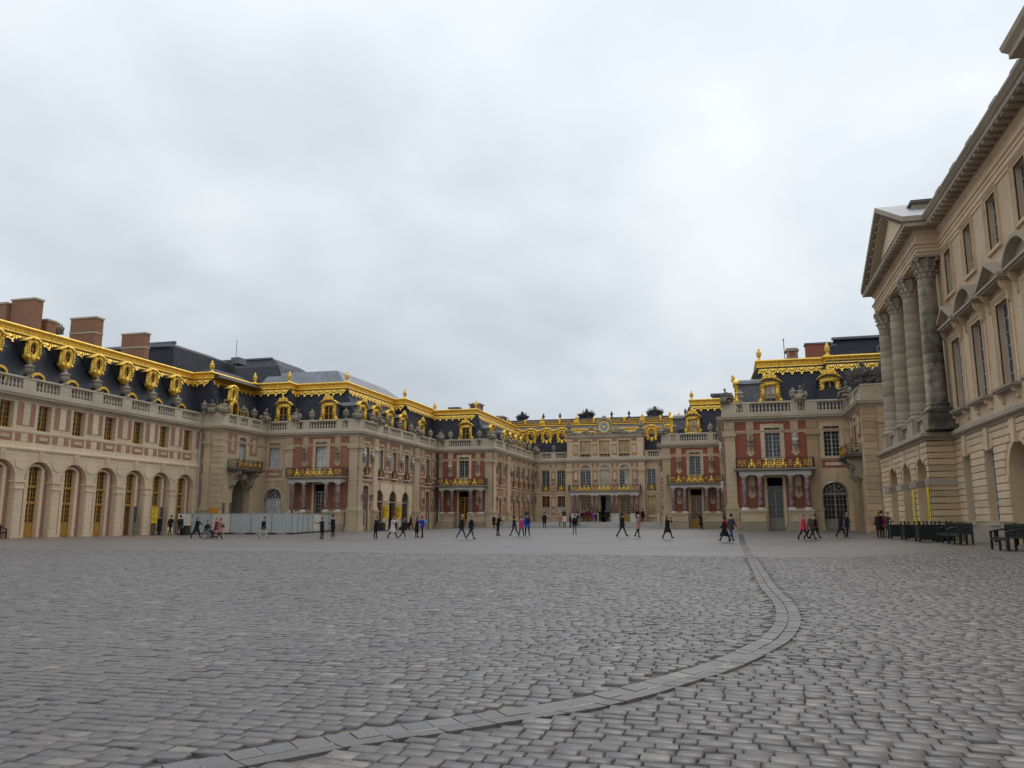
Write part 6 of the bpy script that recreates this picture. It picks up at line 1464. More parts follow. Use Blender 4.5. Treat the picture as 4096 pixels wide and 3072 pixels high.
def skeleton(p):
    """joints of a 1.75 m figure facing +X; p: pose dictionary of angles in degrees"""
    R = lambda a, v: Vector((v.x * cos(a) + v.z * sin(a), v.y, -v.x * sin(a) + v.z * cos(a)))   # pitch forwards
    J = {}; lean = radians(p.get('lean', 2))
    J['pelvis'] = Vector((0, 0, .94))
    def tor(x, y, z): return J['pelvis'] + R(lean, Vector((x, y, z - .94)))
    J['waist'], J['chest'], J['neck0'] = tor(0, 0, 1.10), tor(.005, 0, 1.30), tor(-.01, 0, 1.43)
    J['neck1'] = J['neck0'] + R(lean * .4 + radians(p.get('nod', 0)) * .4, Vector((.015, 0, .085)))
    hd = radians(p.get('nod', 0)); J['head'] = J['neck1'] + R(hd, Vector((.025, 0, .115)))
    for s, sg in (('l', 1), ('r', -1)):
        sh, el, ab = (radians(v) for v in p.get('arm_' + s, (0, 12, 6)))
        J['sh' + s] = tor(-.01, sg * .175, 1.395)
        d = R(-sh, Vector((0, sg * sin(ab), -cos(ab)))); J['el' + s] = J['sh' + s] + d * .285
        d2 = R(-(sh + el), Vector((0, sg * sin(ab * (1 - el / 2.5)) * (1 if el < 1.2 else -.5), -cos(ab)))); J['wr' + s] = J['el' + s] + d2 * .25; J['hd' + s] = d2
        hp, kn = (radians(v) for v in p.get('leg_' + s, (0, 2))); sp = radians(p.get('spread', 3))
        J['hip' + s] = Vector((0, sg * .085, .90)); d = R(-hp, Vector((0, sg * sin(sp), -cos(sp)))); J['kn' + s] = J['hip' + s] + d * .43
        d2 = R(-(hp - kn), Vector((0, sg * sin(sp) * .4, -1)).normalized()); J['an' + s] = J['kn' + s] + d2 * .41
        ft = R(radians(p.get('foot_' + s, 0)), Vector((1, sg * .12, -.12)).normalized()); J['to' + s] = J['an' + s] + ft * .17; J['he' + s] = J['an' + s] + Vector((-.045, 0, -.03))
    if not p.get('seated'):
        low = min(min(J['an' + s].z - .075, J['to' + s].z - .04) for s in 'lr')
        for k in J:
            if not k.startswith('hd'): J[k] = J[k] - Vector((0, 0, low))
    return J
def body_temp(J, fat=1.0):
    bm = bmesh.new(); lay = bm.verts.layers.skin.verify(); V = {}
    rad = dict(pelvis=.135, waist=.12, chest=.138, neck0=.075, neck1=.05, head=.05)
    for s in 'lr': rad.update({'sh' + s: .072, 'el' + s: .048, 'wr' + s: .032, 'hip' + s: .098, 'kn' + s: .062, 'an' + s: .045, 'to' + s: .034, 'he' + s: .04})
    for k, r in rad.items():
        v = bm.verts.new(J[k]); q = r * (fat if k in ('pelvis', 'waist', 'chest') else 1); v[lay].radius = (q, q); v[lay].use_root = (k == 'pelvis'); V[k] = v
    ed = [('pelvis', 'waist'), ('waist', 'chest'), ('chest', 'neck0'), ('neck0', 'neck1'), ('neck1', 'head')]
    for s in 'lr': ed += [('chest', 'sh' + s), ('sh' + s, 'el' + s), ('el' + s, 'wr' + s), ('pelvis', 'hip' + s), ('hip' + s, 'kn' + s), ('kn' + s, 'an' + s), ('an' + s, 'to' + s), ('an' + s, 'he' + s)]
    for a, b in ed: bm.edges.new((V[a], V[b]))
    me = bpy.data.meshes.new('tmp'); bm.to_mesh(me); bm.free()
    o = bpy.data.objects.new('tmp', me); COL.objects.link(o)
    m = o.modifiers.new('skin', 'SKIN'); m.use_smooth_shade = True; o.modifiers.new('sub', 'SUBSURF').levels = 1
    return o
def basis(d):
    z = -d.normalized(); x = Vector((0, 0, 1)).cross(z); x = x.normalized() if x.length > .05 else Vector((1, 0, 0)); y = z.cross(x); return Matrix((x, y, z)).transposed()
def finish_body(J, ev, mats):
    """evaluated skin -> mesh with head and hands; mats: jacket, trousers, shoes, skin"""
    me = ev; co = [v.co.copy() for v in me.vertices]; faces = [tuple(p.vertices) for p in me.polygons]; mi = []
    segs = [('pelvis', 'waist', 0), ('waist', 'chest', 0), ('chest', 'neck0', 0), ('neck0', 'neck1', 3), ('neck1', 'head', 3)]
    for s in 'lr': segs += [('chest', 'sh' + s, 0), ('sh' + s, 'el' + s, 0), ('el' + s, 'wr' + s, 0), ('hip' + s, 'kn' + s, 1), ('kn' + s, 'an' + s, 1), ('an' + s, 'to' + s, 2), ('an' + s, 'he' + s, 2), ('pelvis', 'hip' + s, 1)]
    A = np.array([J[a] for a, _, _ in segs]); Bv = np.array([J[b] for _, b, _ in segs]); D = Bv - A; LL = (D * D).sum(1); ks = [k for *_, k in segs]
    for f in faces:
        c = np.array(sum((co[i] for i in f), Vector()) / len(f)); t = np.clip(((c - A) * D).sum(1) / LL, 0, 1); q = A + D * t[:, None]; mi.append(ks[int(((c - q) ** 2).sum(1).argmin())])
    vs = list(co)
    def join(mb, mat3, off, m):
        b = len(vs); vs.extend([mat3 @ Vector(v) + off for v in mb.v]); faces.extend([tuple(b + i for i in f) for f in mb.f]); mi.extend([m] * len(mb.f))
    fw = (J['head'] - J['neck1']).normalized(); rot = Vector((.21, 0, .98)).rotation_difference(fw).to_matrix()
    join(HEAD, rot, J['head'] + fw * .02, 3)
    for s, sg in (('l', 1), ('r', -1)):
        m3 = basis(J['hd' + s]); join(HAND, m3 @ Matrix.Diagonal((1 if sg < 0 else -1, 1, 1)), J['wr' + s] + J['hd' + s] * .015, 3)
    out = bpy.data.meshes.new('person'); out.from_pydata([tuple(v) for v in vs], [], faces)
    for m in mats: out.materials.append(m)
    out.polygons.foreach_set('material_index', mi); out.shade_smooth(); out.validate(); return out
def coat_mesh(J, hem, mat, flare=1.0, top=1.0):
    """garment shell from the shoulders to the hem (height above the ground at 1.75 m)"""
    mb = MB(); seg = 14; vs, fs = [], []
    up = J['neck0']; pts = [(J['neck0'] + Vector((0, 0, .015)), .07, .085), (J['neck0'] - Vector((0, 0, .035)), .105, .175), ((J['chest'] + J['neck0']) / 2, .138, .205), (J['chest'], .15, .195), (J['waist'], .142, .178), (J['pelvis'], .158, .192)]
    legm = {s: (J['hip' + s], J['kn' + s], J['an' + s]) for s in 'lr'}
    z0 = J['pelvis'].z; n = max(1, int((z0 - hem) / .12))
    for k in range(1, n + 1):
        z = z0 + (hem - z0) * k / n; xs = []
        for s in 'lr':
            h, kn, an = legm[s]
            a, b = (h, kn) if z > kn.z else (kn, an); t = (a.z - z) / max(a.z - b.z, .05); xs.append(a.x + (b.x - a.x) * min(1, t))
        mid = sum(xs) / 2; wid = abs(xs[0] - xs[1]) / 2
        pts.append((Vector((mid, 0, z)), .15 + wid * .9 + .03 * flare * k / n, .185 + .045 * flare * k / n))
    for i, (c, rx, ry) in enumerate(pts):
        for k in range(seg): a = 2 * pi * k / seg; w = 1 + .03 * cos(5 * a + i); vs.append((c.x + rx * cos(a) * w, c.y + ry * sin(a) * w, c.z))
    for i in range(len(pts) - 1):
        for k in range(seg): k2 = (k + 1) % seg; fs.append((i * seg + k, (i + 1) * seg + k, (i + 1) * seg + k2, i * seg + k2))
    mb.add(vs, fs); return mb.mesh('coat', mat, True)
def hair_mesh(J, style, mat):
    mb = MB(); H = J['head'] + (J['head'] - J['neck1']).normalized() * .02
    hd = 1.0
    def shell(r, cut, off):
        seg, rings = 14, 9; vs, fs = [], []
        for i in range(rings + 1):
            t = pi * i / rings
            for k in range(seg): a = 2 * pi * k / seg; vs.append((H.x + off[0] + r[0] * sin(t) * cos(a), H.y + r[1] * sin(t) * sin(a), H.z + off[1] - r[2] * cos(t)))
        for i in range(rings):
            for k in range(seg):
                a = 2 * pi * (k + .5) / seg; t = pi * (i + .5) / rings
                if cut(sin(t) * cos(a), sin(t) * sin(a), -cos(t)): k2 = (k + 1) % seg; fs.append((i * seg + k, i * seg + k2, (i + 1) * seg + k2, (i + 1) * seg + k))
        mb.add(vs, fs)
    if style == 'bald': return None
    if style in ('beanie', 'cap'): shell((.110, .092, .122), lambda x, y, z: z > .05 or (x < .1 and z > -.15), (-.004, .012))
    elif style == 'hood': shell((.125, .108, .145), lambda x, y, z: x < .45 or z > .75, (-.02, .0))
    else: shell((.110, .089, .128), lambda x, y, z: (x < .15 and z > -.55) or z > .48, (-.010, .008))
    if style == 'cap': mb.box(F0, -.01, .01, 0, .001, 0, .001); mb.ell((H.x + .11, H.y, H.z + .055), (.06, .06, .012), 8, 4)
    if style == 'long': mb.tube([(H.x - .05, H.y, H.z + .02), (H.x - .075, H.y, H.z - .10), (H.x - .085, H.y, H.z - .24), (H.x - .08, H.y, H.z - .33)], [.075, .082, .07, .03], 8)
    if style == 'tail': mb.tube([(H.x - .09, H.y, H.z + .05), (H.x - .15, H.y, H.z - .02), (H.x - .15, H.y, H.z - .18)], [.03, .04, .012], 7)
    if style == 'bun': mb.ell((H.x - .10, H.y, H.z + .07), (.05, .05, .05))
    if style == 'widehat': mb.lathe((H.x, H.y, H.z + .06), [(.19, 0), (.19, .015), (.105, .02), (.095, .11), (.05, .13)], 14)
    return mb.mesh('hair', mat, True)
CM = {}
def cloth(c, rough=.8):
    k = tuple(round(x, 3) for x in c)
    if k not in CM:
        m = simple('cloth', c, rough, var=.1, spec=.25, scale=14); CM[k] = m
    return CM[k]
SKIN = simple('skin', (0.50, 0.30, 0.22), .55, var=.05, scale=8)
BLACK, NAVY, JEAN, WHITE, DGREY, RED, PINK, BROWN = (.012, .012, .014), (.014, .017, .03), (.045, .085, .17), (.60, .59, .56), (.035, .035, .038), (.42, .03, .045), (.50, .05, .16), (.07, .045, .035)
MAROON, PURPLE, BLUE, HAIR, GREY, OLIVE, TAN, CREAM = (.11, .012, .02), (.06, .03, .30), (.02, .08, .42), (.018, .012, .009), (.20, .19, .185), (.03, .034, .024), (.36, .21, .10), (.50, .44, .34)
STR = dict(leg_l=(26, 8), leg_r=(-20, 14), arm_l=(-18, 14, 6), arm_r=(20, 20, 6), lean=5, foot_r=35, foot_l=-12)
STR2 = dict(leg_l=(-18, 22), leg_r=(22, 6), arm_l=(16, 20, 6), arm_r=(-14, 12, 6), lean=5, foot_l=38, foot_r=-10)
STAND = dict(leg_l=(2, 2), leg_r=(-3, 2), arm_l=(4, 18, 7), arm_r=(2, 16, 7), lean=2)
PHONE = dict(leg_l=(3, 3), leg_r=(-4, 3), arm_l=(28, 80, 4), arm_r=(22, 85, 2), lean=7, nod=22)
PHOTO = dict(leg_l=(4, 3), leg_r=(-4, 4), arm_l=(62, 62, 8), arm_r=(62, 64, 8), lean=0, nod=-4)
POCK = dict(leg_l=(24, 6), leg_r=(-18, 12), arm_l=(-14, 48, 10), arm_r=(-10, 50, 10), lean=4, foot_r=35, foot_l=-10)
PUSH = dict(leg_l=(24, 8), leg_r=(-24, 12), arm_l=(38, 30, 4), arm_r=(38, 30, 4), lean=10, foot_r=35)
SEAT = dict(leg_l=(82, 78), leg_r=(82, 80), arm_l=(24, 62, 5), arm_r=(24, 62, 5), lean=-4, seated=True)
HUG = dict(leg_l=(3, 2), leg_r=(-3, 2), arm_l=(62, 30, 14), arm_r=(58, 34, 14), lean=4)
E, Wt, N, So = 0, 180, 90, -90        # facing: right, left, away from the camera, towards it
# x, y, z, height, facing, pose, jacket, trousers, shoes, hair style, hair colour, coat hem (m) or 0, label
PEOPLE = [
 (-44.9, 56.3, .22, 1.62, N, STAND, BLACK, BLACK, BLACK, 'short', HAIR, .35, 'person in a long dark coat stepping into the open ochre doorway'),
 (-43.63, 55.99, .21, 1.62, N, STR, BLACK, BLACK, BLACK, 'beanie', BLACK, .78, 'person in short black jacket and cap seen from behind beside the yellow sign'),
 (-42.04, 55.12, .19, 1.64, N + 30, STR2, OLIVE, BLACK, BLACK, 'short', HAIR, .62, 'person in dark green coat with a backpack walking past the cream hoarding end'),
 (-38.6, 52.51, .09, 1.62, E, PUSH, BLACK, BLACK, BLACK, 'long', (.10, .05, .03), .50, 'person in flared black coat pushing the wheelchair'),
 (-38.75, 55.11, .10, 1.52, E, STR, (.19, .02, .03), (.33, .09, .12), BROWN, 'short', HAIR, .62, 'person in dark red jacket and pink trousers walking beside the wheelchair'),
 (-36.24, 52.03, .04, 1.55, E, STR2, (.36, .17, .14), BLACK, BLACK, 'tail', HAIR, .58, 'person with ponytail in rose brown jacket hugging a brown handbag'),
 (-34.05, 54.25, .03, 1.62, E, POCK, BLACK, CREAM, BROWN, 'cap', BLACK, .80, 'person in black sweater, cap and cream trousers striding past the grey hoarding'),
 (-29.56, 54.99, .03, 1.60, Wt, dict(STAND, arm_l=(60, 45, 4), arm_r=(20, 70, 4)), BLACK, BLACK, BLACK, 'short', (.07, .03, .02), .55, 'person in black coat and red scarf holding up a phone towards the left'),
 (-29.33, 56.26, .04, 1.78, Wt, dict(STAND, arm_l=(14, 70, 4)), BLACK, NAVY, WHITE, 'short', HAIR, .76, 'person in black jacket and dark jeans standing at the right end of the hoarding'),
 (-25.84, 56.36, .04, 1.70, E, PHONE, BLACK, BLACK, GREY, 'short', HAIR, .72, 'person in all black with grey-soled shoes bent over a phone'),
 (-24.57, 56.60, .04, 1.70, E, dict(STR, arm_l=(70, 50, 6), arm_r=(66, 56, 6), lean=0), (.56, .53, .48), DGREY, BLACK, 'bun', HAIR, .55, 'person in long off-white coat raising a phone'),
 (-23.79, 56.76, .04, 1.58, E, STR2, BLACK, BLACK, WHITE, 'short', HAIR, .70, 'person in black with bright white trainers and a dark shoulder bag'),
 (-31.9, 78.0, .40, 1.55, E, STR, BLACK, BLACK, BLACK, 'long', BLACK, .60, 'distant long-haired person in black striding right of the three arches'),
 (-23.95, 59.9, .09, 1.62, E, HUG, BLACK, BLACK, BROWN, 'long', HAIR, .45, 'person in black dress embracing the one in purple'),
 (-23.10, 58.91, .07, 1.70, Wt + 30, HUG, PURPLE, BLACK, (.20, .04, .03), 'hood', (.45, .03, .10), .80, 'person in purple jacket and crimson hat with a light blue backpack'),
 (-18.86, 55.78, .03, 1.80, E + 20, STR, BLACK, JEAN, WHITE, 'bald', HAIR, .78, 'bald person in black jacket and blue jeans with a black shoulder bag'),
 (-18.18, 55.91, .03, 1.78, E, STR2, BLACK, (.05, .07, .11), DGREY, 'short', (.25, .22, .2), .72, 'grey-haired person in loose black jacket and faded jeans in mid-stride'),
 (-24.52, 83.38, .53, 1.50, So, STAND, BLACK, BLACK, BLACK, 'short', (.3, .25, .2), .5, 'small distant person in dark coat by the bench base of the left inner pavilion'),
 (-18.52, 64.15, .16, 1.80, E, PHONE, BLACK, BLACK, BLACK, 'short', HAIR, .80, 'tall person in black holding a phone in front of the bust-lined flank'),
 (-16.79, 62.94, .14, 1.63, Wt, STR, NAVY, DGREY, BLACK, 'hood', NAVY, .74, 'person in hooded navy jacket walking left of the pink jacket'),
 (-16.37, 63.53, .15, 1.63, N, STR2, PINK, BLACK, BLACK, 'short', HAIR, .66, 'person in bright pink jacket with white strap across the back'),
 (-15.66, 62.62, .13, 1.84, N + 20, STR, BLUE, BLACK, BLACK, 'beanie', BLACK, .74, 'person in bright blue jacket with a dark backpack and beanie'),
 (-24.6, 98.2, 1.24, 1.60, So, STAND, BROWN, BLACK, BLACK, 'widehat', BLACK, .5, 'person in wide black hat behind the dark coat on the steps'),
 (-20.04, 88.0, .58, 1.77, N, STAND, (.012, .017, .02), DGREY, BLACK, 'short', HAIR, .55, 'person in black coat seen from behind, alone at the left of the steps'),
 (-19.40, 93.3, .60, 1.58, E, STAND, (.50, .16, .05), GREY, WHITE, 'short', (.3, .08, .04), .75, 'red-haired person in orange jacket on the steps'),
 (-22.65, 112.0, 1.24, 1.80, So, STAND, (.06, .02, .02), BLACK, BLACK, 'cap', BLACK, .6, 'person in dark reddish coat on the inner court before the second ground-floor window'),
 (-18.25, 90.4, .60, 1.56, N, STAND, (.60, .58, .57), BLACK, BLACK, 'long', (.08, .04, .02), .78, 'person in short white jacket seen from behind beside the orange jacket'),
 (-18.22, 93.7, .60, 1.64, E, STAND, BLACK, NAVY, BLACK, 'beanie', BLACK, .66, 'slim person in black on the lowest step facing right'),
 (-12.92, 68.33, .27, 1.64, N, STAND, BLACK, (.10, .14, .22), BLACK, 'short', HAIR, .78, 'person in worn blue jeans with a big black backpack seen from behind'),
 (-17.46, 94.5, .76, 1.55, N, STAND, GREY, BLACK, BLACK, 'short', HAIR, .75, 'person in grey jacket with a black rucksack on the steps'),
 (-20.35, 113.2, 1.24, 1.55, So, STAND, BLACK, (.30, .26, .10), BLACK, 'short', HAIR, .75, 'person in black and mustard left of the maroon costumed group'),
 (-19.98, 113.0, 1.24, 1.66, So, STAND, MAROON, MAROON, BLACK, 'short', WHITE, .5, 'white-haired person in maroon costume with white ruffled collar by the left door'),
 (-19.50, 113.2, 1.24, 1.80, So, STAND, MAROON, BLACK, BLACK, 'short', (.3, .2, .15), .6, 'tallest person of the maroon costumed group by the left door'),
 (-19.02, 113.2, 1.24, 1.60, So, STAND, (.20, .015, .05), BLACK, BLACK, 'hood', WHITE, .55, 'person in crimson with a pointed white hood by the paired columns'),
 (-18.67, 113.0, 1.24, 1.28, So, STAND, (.22, .05, .30), PINK, WHITE, 'short', HAIR, .6, 'child in purple and pink in front of the paired columns'),
 (-18.35, 113.2, 1.24, 1.32, So, STAND, BLACK, BLACK, BLACK, 'short', HAIR, .6, 'short person in black right of the child in purple'),
 (-17.71, 113.2, 1.24, 1.77, N, STAND, BLACK, BLACK, BLACK, 'short', HAIR, .4, 'person in long black coat at the open central door'),
 (-16.95, 113.2, 1.24, 1.77, N, STAND, (.018, .02, .022), DGREY, GREY, 'short', HAIR, .7, 'broad person in dark jacket and grey trousers at the open central door'),
 (-16.60, 113.0, 1.24, 1.74, N, STAND, BLACK, BLACK, WHITE, 'short', HAIR, .7, 'person in black with white-heeled shoes right of the open central door'),
 (-12.52, 113.2, 1.24, 1.80, N, STAND, BLACK, BLACK, BLACK, 'short', (.4, .3, .25), .5, 'person in long black coat standing at the last paired columns'),
 (-11.83, 113.2, 1.24, 1.82, N, STR, BLACK, BLACK, BLACK, 'short', HAIR, .6, 'person in black coat carrying a dark bag towards the right corner of the inner court'),
 (-7.54, 57.97, .20, 1.76, E, dict(STR, arm_l=(-6, 40, 8), arm_r=(10, 40, 8)), BLACK, BLACK, BLACK, 'hood', BLACK, .78, 'person in hooded black coat with hands in pockets striding right below the clock'),
 (-6.36, 57.70, .22, 1.56, E, dict(STAND, arm_l=(20, 60, 6), leg_r=(-12, 16)), (.42, .21, .22), BLACK, BLACK, 'hood', (.5, .3, .3), .68, 'person in fluffy pink coat and black trousers'),
 (-4.13, 55.01, .16, 1.58, E - 30, dict(STR, arm_l=(50, 110, 4), arm_r=(54, 110, 4), lean=0), BLACK, DGREY, BLACK, 'long', HAIR, .50, 'person in belted black coat holding a camera to the face'),
 (-2.47, 70.2, .58, 1.50, Wt, dict(STAND, arm_l=(110, 50, 4), arm_r=(96, 60, 4), leg_r=(-10, 8)), BLACK, BLACK, WHITE, 'hood', (.12, .06, .02), .52, 'person in black coat with fur hood raising a camera before the ochre door'),
 (-0.42, 52.35, .08, 1.55, Wt, dict(STR, arm_l=(20, 40, 6)), BLACK, BLACK, BLACK, 'short', HAIR, .40, 'person in long black coat with a bright red backpack stepping left'),
 (-0.04, 51.71, .07, 1.74, N - 40, STR, (.045, .045, .05), JEAN, BLACK, 'short', HAIR, .80, 'person in dark grey jacket and blue jeans beside the red backpack'),
 (4.39, 54.79, .17, 1.64, E, STR, (.60, .045, .09), BLACK, BLACK, 'short', (.25, .14, .07), .72, 'person in bright coral red hooded jacket leading the trio on the right'),
 (4.80, 54.79, .17, 1.70, E, STR2, (.13, .085, .075), DGREY, BLACK, 'short', (.35, .2, .17), .72, 'person in mottled brown jacket in the middle of the walking trio'),
 (5.17, 55.62, .20, 1.60, E, STR, (.035, .014, .018), BLACK, BLACK, 'short', HAIR, .62, 'person in dark plum coat at the right of the walking trio'),
 (6.96, 57.41, .27, 1.55, E + 40, STR2, BLACK, BLACK, BLACK, 'long', HAIR, .55, 'long-haired person in black coat left of the beanie wearer by the arched door'),
 (7.34, 57.40, .27, 1.64, E, dict(STAND, arm_r=(14, 75, 4)), NAVY, NAVY, TAN, 'beanie', GREY, .72, 'person in navy jacket, grey beanie and tan boots by the arched door'),
 (8.59, 53.05, .33, 1.60, N - 30, STAND, BLACK, BLACK, BLACK, 'long', (.28, .15, .06), .52, 'blonde person in black coat with a red handbag beside the green planters'),
 (8.87, 53.81, .34, 1.62, N - 40, STAND, (.36, .03, .07), BLACK, BLACK, 'short', HAIR, .7, 'person in red top standing between the blonde one and the grey jacket'),
 (9.28, 54.60, .36, 1.55, E - 40, dict(STAND, arm_l=(35, 10, 18), lean=10), (.10, .085, .09), GREY, GREY, 'short', (.25, .15, .12), .72, 'person in grey jacket leaning a hand on the farthest planter'),
 (10.9, 54.3, .37, 1.66, Wt, STAND, BLACK, (.16, .02, .02), BLACK, 'long', HAIR, .6, 'person in black standing inside the middle portico arch beside the banner'),
]
def crowd():
    tmp = []
    for p in PEOPLE: J = skeleton(p[5]); tmp.append((p, J, body_temp(J)))
    Js = skeleton(SEAT); tmp.append((('wheel',), Js, body_temp(Js)))
    # carved figures
    st = {'seated': dict(SEAT, leg_l=(70, 66), leg_r=(88, 84), arm_l=(50, 50, 22), arm_r=(10, 60, 20), lean=-8), 'armed': dict(SEAT, leg_l=(84, 70), leg_r=(66, 62), arm_l=(120, 25, 22), arm_r=(15, 50, 24), lean=-14), 'bowed': dict(SEAT, leg_l=(84, 84), leg_r=(74, 60), arm_l=(34, 70, 14), arm_r=(24, 80, 20), lean=12, nod=20)}
    for k, p in st.items(): J = skeleton(p); tmp.append((('statue', k), J, body_temp(J, 1.15)))
    bpy.context.view_layer.update(); dg = bpy.context.evaluated_depsgraph_get()
    res = [(p, J, bpy.data.meshes.new_from_object(o.evaluated_get(dg)), o) for p, J, o in tmp]
    figs = {}
    for p, J, ev, o in res:
        bpy.data.objects.remove(o)
        if p[0] == 'statue':
            me = finish_body(J, ev, [M['statue']] * 4); cm = coat_mesh(dict(J, pelvis=J['pelvis']), J['pelvis'].z - .08, 'statue', 1.0); hm = hair_mesh(J, 'short', 'statue')
            bm = bmesh.new()
            for m_ in (me, cm, hm): bm.from_mesh(m_)
            mb = MB(); q = J['pelvis']
            for k in range(9):      # drapery folds over lap and seat
                a = k / 8 - .5; mb.tube([(q.x - .12, a * .5, q.z + .05), (q.x + .2, a * .5, q.z + .06 + .03 * sin(k * 2)), (q.x + .46, a * .46, q.z - .02), (q.x + .52 + .05 * (k % 2), a * .42, q.z - .36)], [.07, .08, .075, .03], 6)
            mb.ell((q.x - .05, 0, q.z - .16), (.34, .34, .16)); mb.ell((q.x - .25, .3, q.z + .1), (.2, .2, .3)); mb.ell((q.x - .1, -.36, q.z), (.2, .18, .22)); mb.box(F0, q.x - .35, q.x + .3, q.z - .32, q.z - .12, -.36, .36)
            t = mb.mesh('t', 'statue', True); bm.from_mesh(t); bm.faces.ensure_lookup_table()
            for f in bm.faces: f.material_index = 0; f.smooth = True
            out = bpy.data.meshes.new('statue'); bm.to_mesh(out); bm.free(); out.materials.clear(); out.materials.append(M['statue']); figs[p[1]] = (out, q.z - .32); continue
        if p[0] == 'wheel':
            figs['wheel'] = (finish_body(J, ev, [cloth(BLACK), cloth(BLACK), cloth(BLACK), SKIN]), J); continue
        x, y, z, h, face, pose, jk, tr, shs, hs, hc, hem, label = p
        me = finish_body(J, ev, [cloth(jk), cloth(tr), cloth(shs), SKIN])
        o = mk('person', me, None, (x, y, z), radians(face)); s = h / 1.75; o.scale = (s, s, s)
        tag(o, label, 'person', 'visitors in the courtyard')
        if hem: sub('coat', coat_mesh(J, hem, cloth(jk), 1.0), o)
        hm = hair_mesh(J, hs, cloth(hc)); 
        if hm: sub({'cap': 'cap', 'beanie': 'beanie', 'hood': 'hood', 'widehat': 'hat'}.get(hs, 'hair'), hm, o)
        if 'red scarf' in label: m = MB(); m.tube([J['neck0'] + Vector((.06 * cos(a), .08 * sin(a), .03)) for a in np.linspace(0, 2 * pi, 10)], .03, 6); m.tube([J['neck0'] + Vector((.10, .02, 0)), J['waist'] + Vector((.17, .03, 0)), J['pelvis'] + Vector((.19, .03, -.05))], .03, 6); sub('scarf', m.mesh('scarf', cloth(RED), True), o)
        if label.startswith('white-haired'): m = MB(); m.ell(J['neck0'] + Vector((.02, 0, .02)), (.13, .17, .05)); sub('ruffled_collar', m.mesh('ruffled_collar', cloth(WHITE), True), o)
        # bags and things held are things of their own
        def held(name, mesh_fn, lab, cat):
            m, mat = mesh_fn(J); q = mk(name, m.mesh(name, cloth(mat), True), None, (x, y, z), radians(face)); q.scale = (s, s, s); tag(q, lab, cat)
        def pack(col): 
            def fn(J):
                m = MB(); c = (J['chest'] + J['waist']) / 2 + Vector((-.225, 0, .04)); m.ell(c, (.11, .155, .24), 10, 7); m.ell(c + Vector((-.09, 0, -.06)), (.06, .11, .12), 8, 5)
                for sg in (-1, 1): m.tube([J['neck0'] + Vector((-.12, sg * .1, .0)), J['neck0'] + Vector((.04, sg * .11, .03)), J['chest'] + Vector((.15, sg * .12, .0)), J['waist'] + Vector((.0, sg * .18, .0))], .016, 5)
                return m, col
            return fn
        def bag(col, side=1, zoff=0.0, back=0.0):
            def fn(J):
                m = MB(); c = J['pelvis'] + Vector((.02 + back, side * .25, -.05 + zoff)); m.ell(c, (.16, .06, .13), 10, 6)
                m.tube([c + Vector((-.1, 0, .08)), J['chest'] + Vector((-.02, side * .16, .1)), c + Vector((.1, 0, .08))], .012, 5); return m, col
            return fn
        if 'dark green coat' in label: held('backpack', pack(BLACK), 'black backpack on the person in dark green coat', 'backpack')
        if 'light blue backpack' in label: held('backpack', pack((.12, .38, .62)), 'light blue backpack on the person in purple', 'backpack')
        if 'bright blue jacket' in label: held('backpack', pack(NAVY), 'navy backpack on the person in bright blue jacket', 'backpack')
        if 'big black backpack' in label: held('backpack', pack(BLACK), 'big black backpack above worn blue jeans', 'backpack')
        if 'bright red backpack' in label: held('backpack', pack((.75, .03, .03)), 'bright red backpack on the person in long black coat', 'backpack')
        if 'black rucksack' in label: held('backpack', pack(BLACK), 'black rucksack on the person in grey jacket on the steps', 'backpack')
        if 'hugging a brown handbag' in label: held('handbag', bag(BROWN, 0, .22, .24), 'brown handbag hugged by the person with ponytail', 'bag')
        if 'dark shoulder bag' in label: held('shoulder_bag', bag(BLACK, -1, 0, -.15), 'dark shoulder bag on the person in white trainers', 'bag')
        if 'black shoulder bag' in label: held('shoulder_bag', bag(BLACK, 1, 0, -.1), 'black shoulder bag at the hip of the bald person', 'bag')
        if 'carrying a dark bag' in label: held('handbag', bag(BLACK, -1, -.1), 'dark bag carried towards the right corner of the inner court', 'bag')
        if 'red handbag' in label: held('handbag', bag((.55, .04, .05), 1, .1, -.06), 'red handbag on the arm of the blonde person', 'bag')
        def phone(J):
            m = MB(); c = (J['wrl'] + J['hdl'] * .12); m.box(F0, c.x - .01, c.x + .01, c.z - .07, c.z + .07, -c.y - .036, -c.y + .036); return m, BLACK
        for key, lab in (('holding up a phone', 'phone held up by the person in red scarf'), ('bent over a phone', 'phone of the person in all black'), ('raising a phone', 'phone raised by the person in off-white coat'), ('black holding a phone', 'phone held by the tall person in black')):
            if key in label: held('phone', phone, lab, 'phone')
        if 'camera' in label:
            def cam_(J): m = MB(); c = (J['wrl'] + J['wrr']) / 2 + (J['hdl'] + J['hdr']) * .05; m.box(F0, c.x - .03, c.x + .03, c.z - .045, c.z + .045, -c.y - .07, -c.y + .07); m.lathe((c.x + .05, c.y, c.z), [(.03, -.03), (.03, .03)], 8); return m, BLACK
            held('camera', cam_, 'black camera at the face of the person in belted coat' if 'belted' in label else 'camera raised by the person with fur hood', 'camera')
    return figs
FIG = crowd()

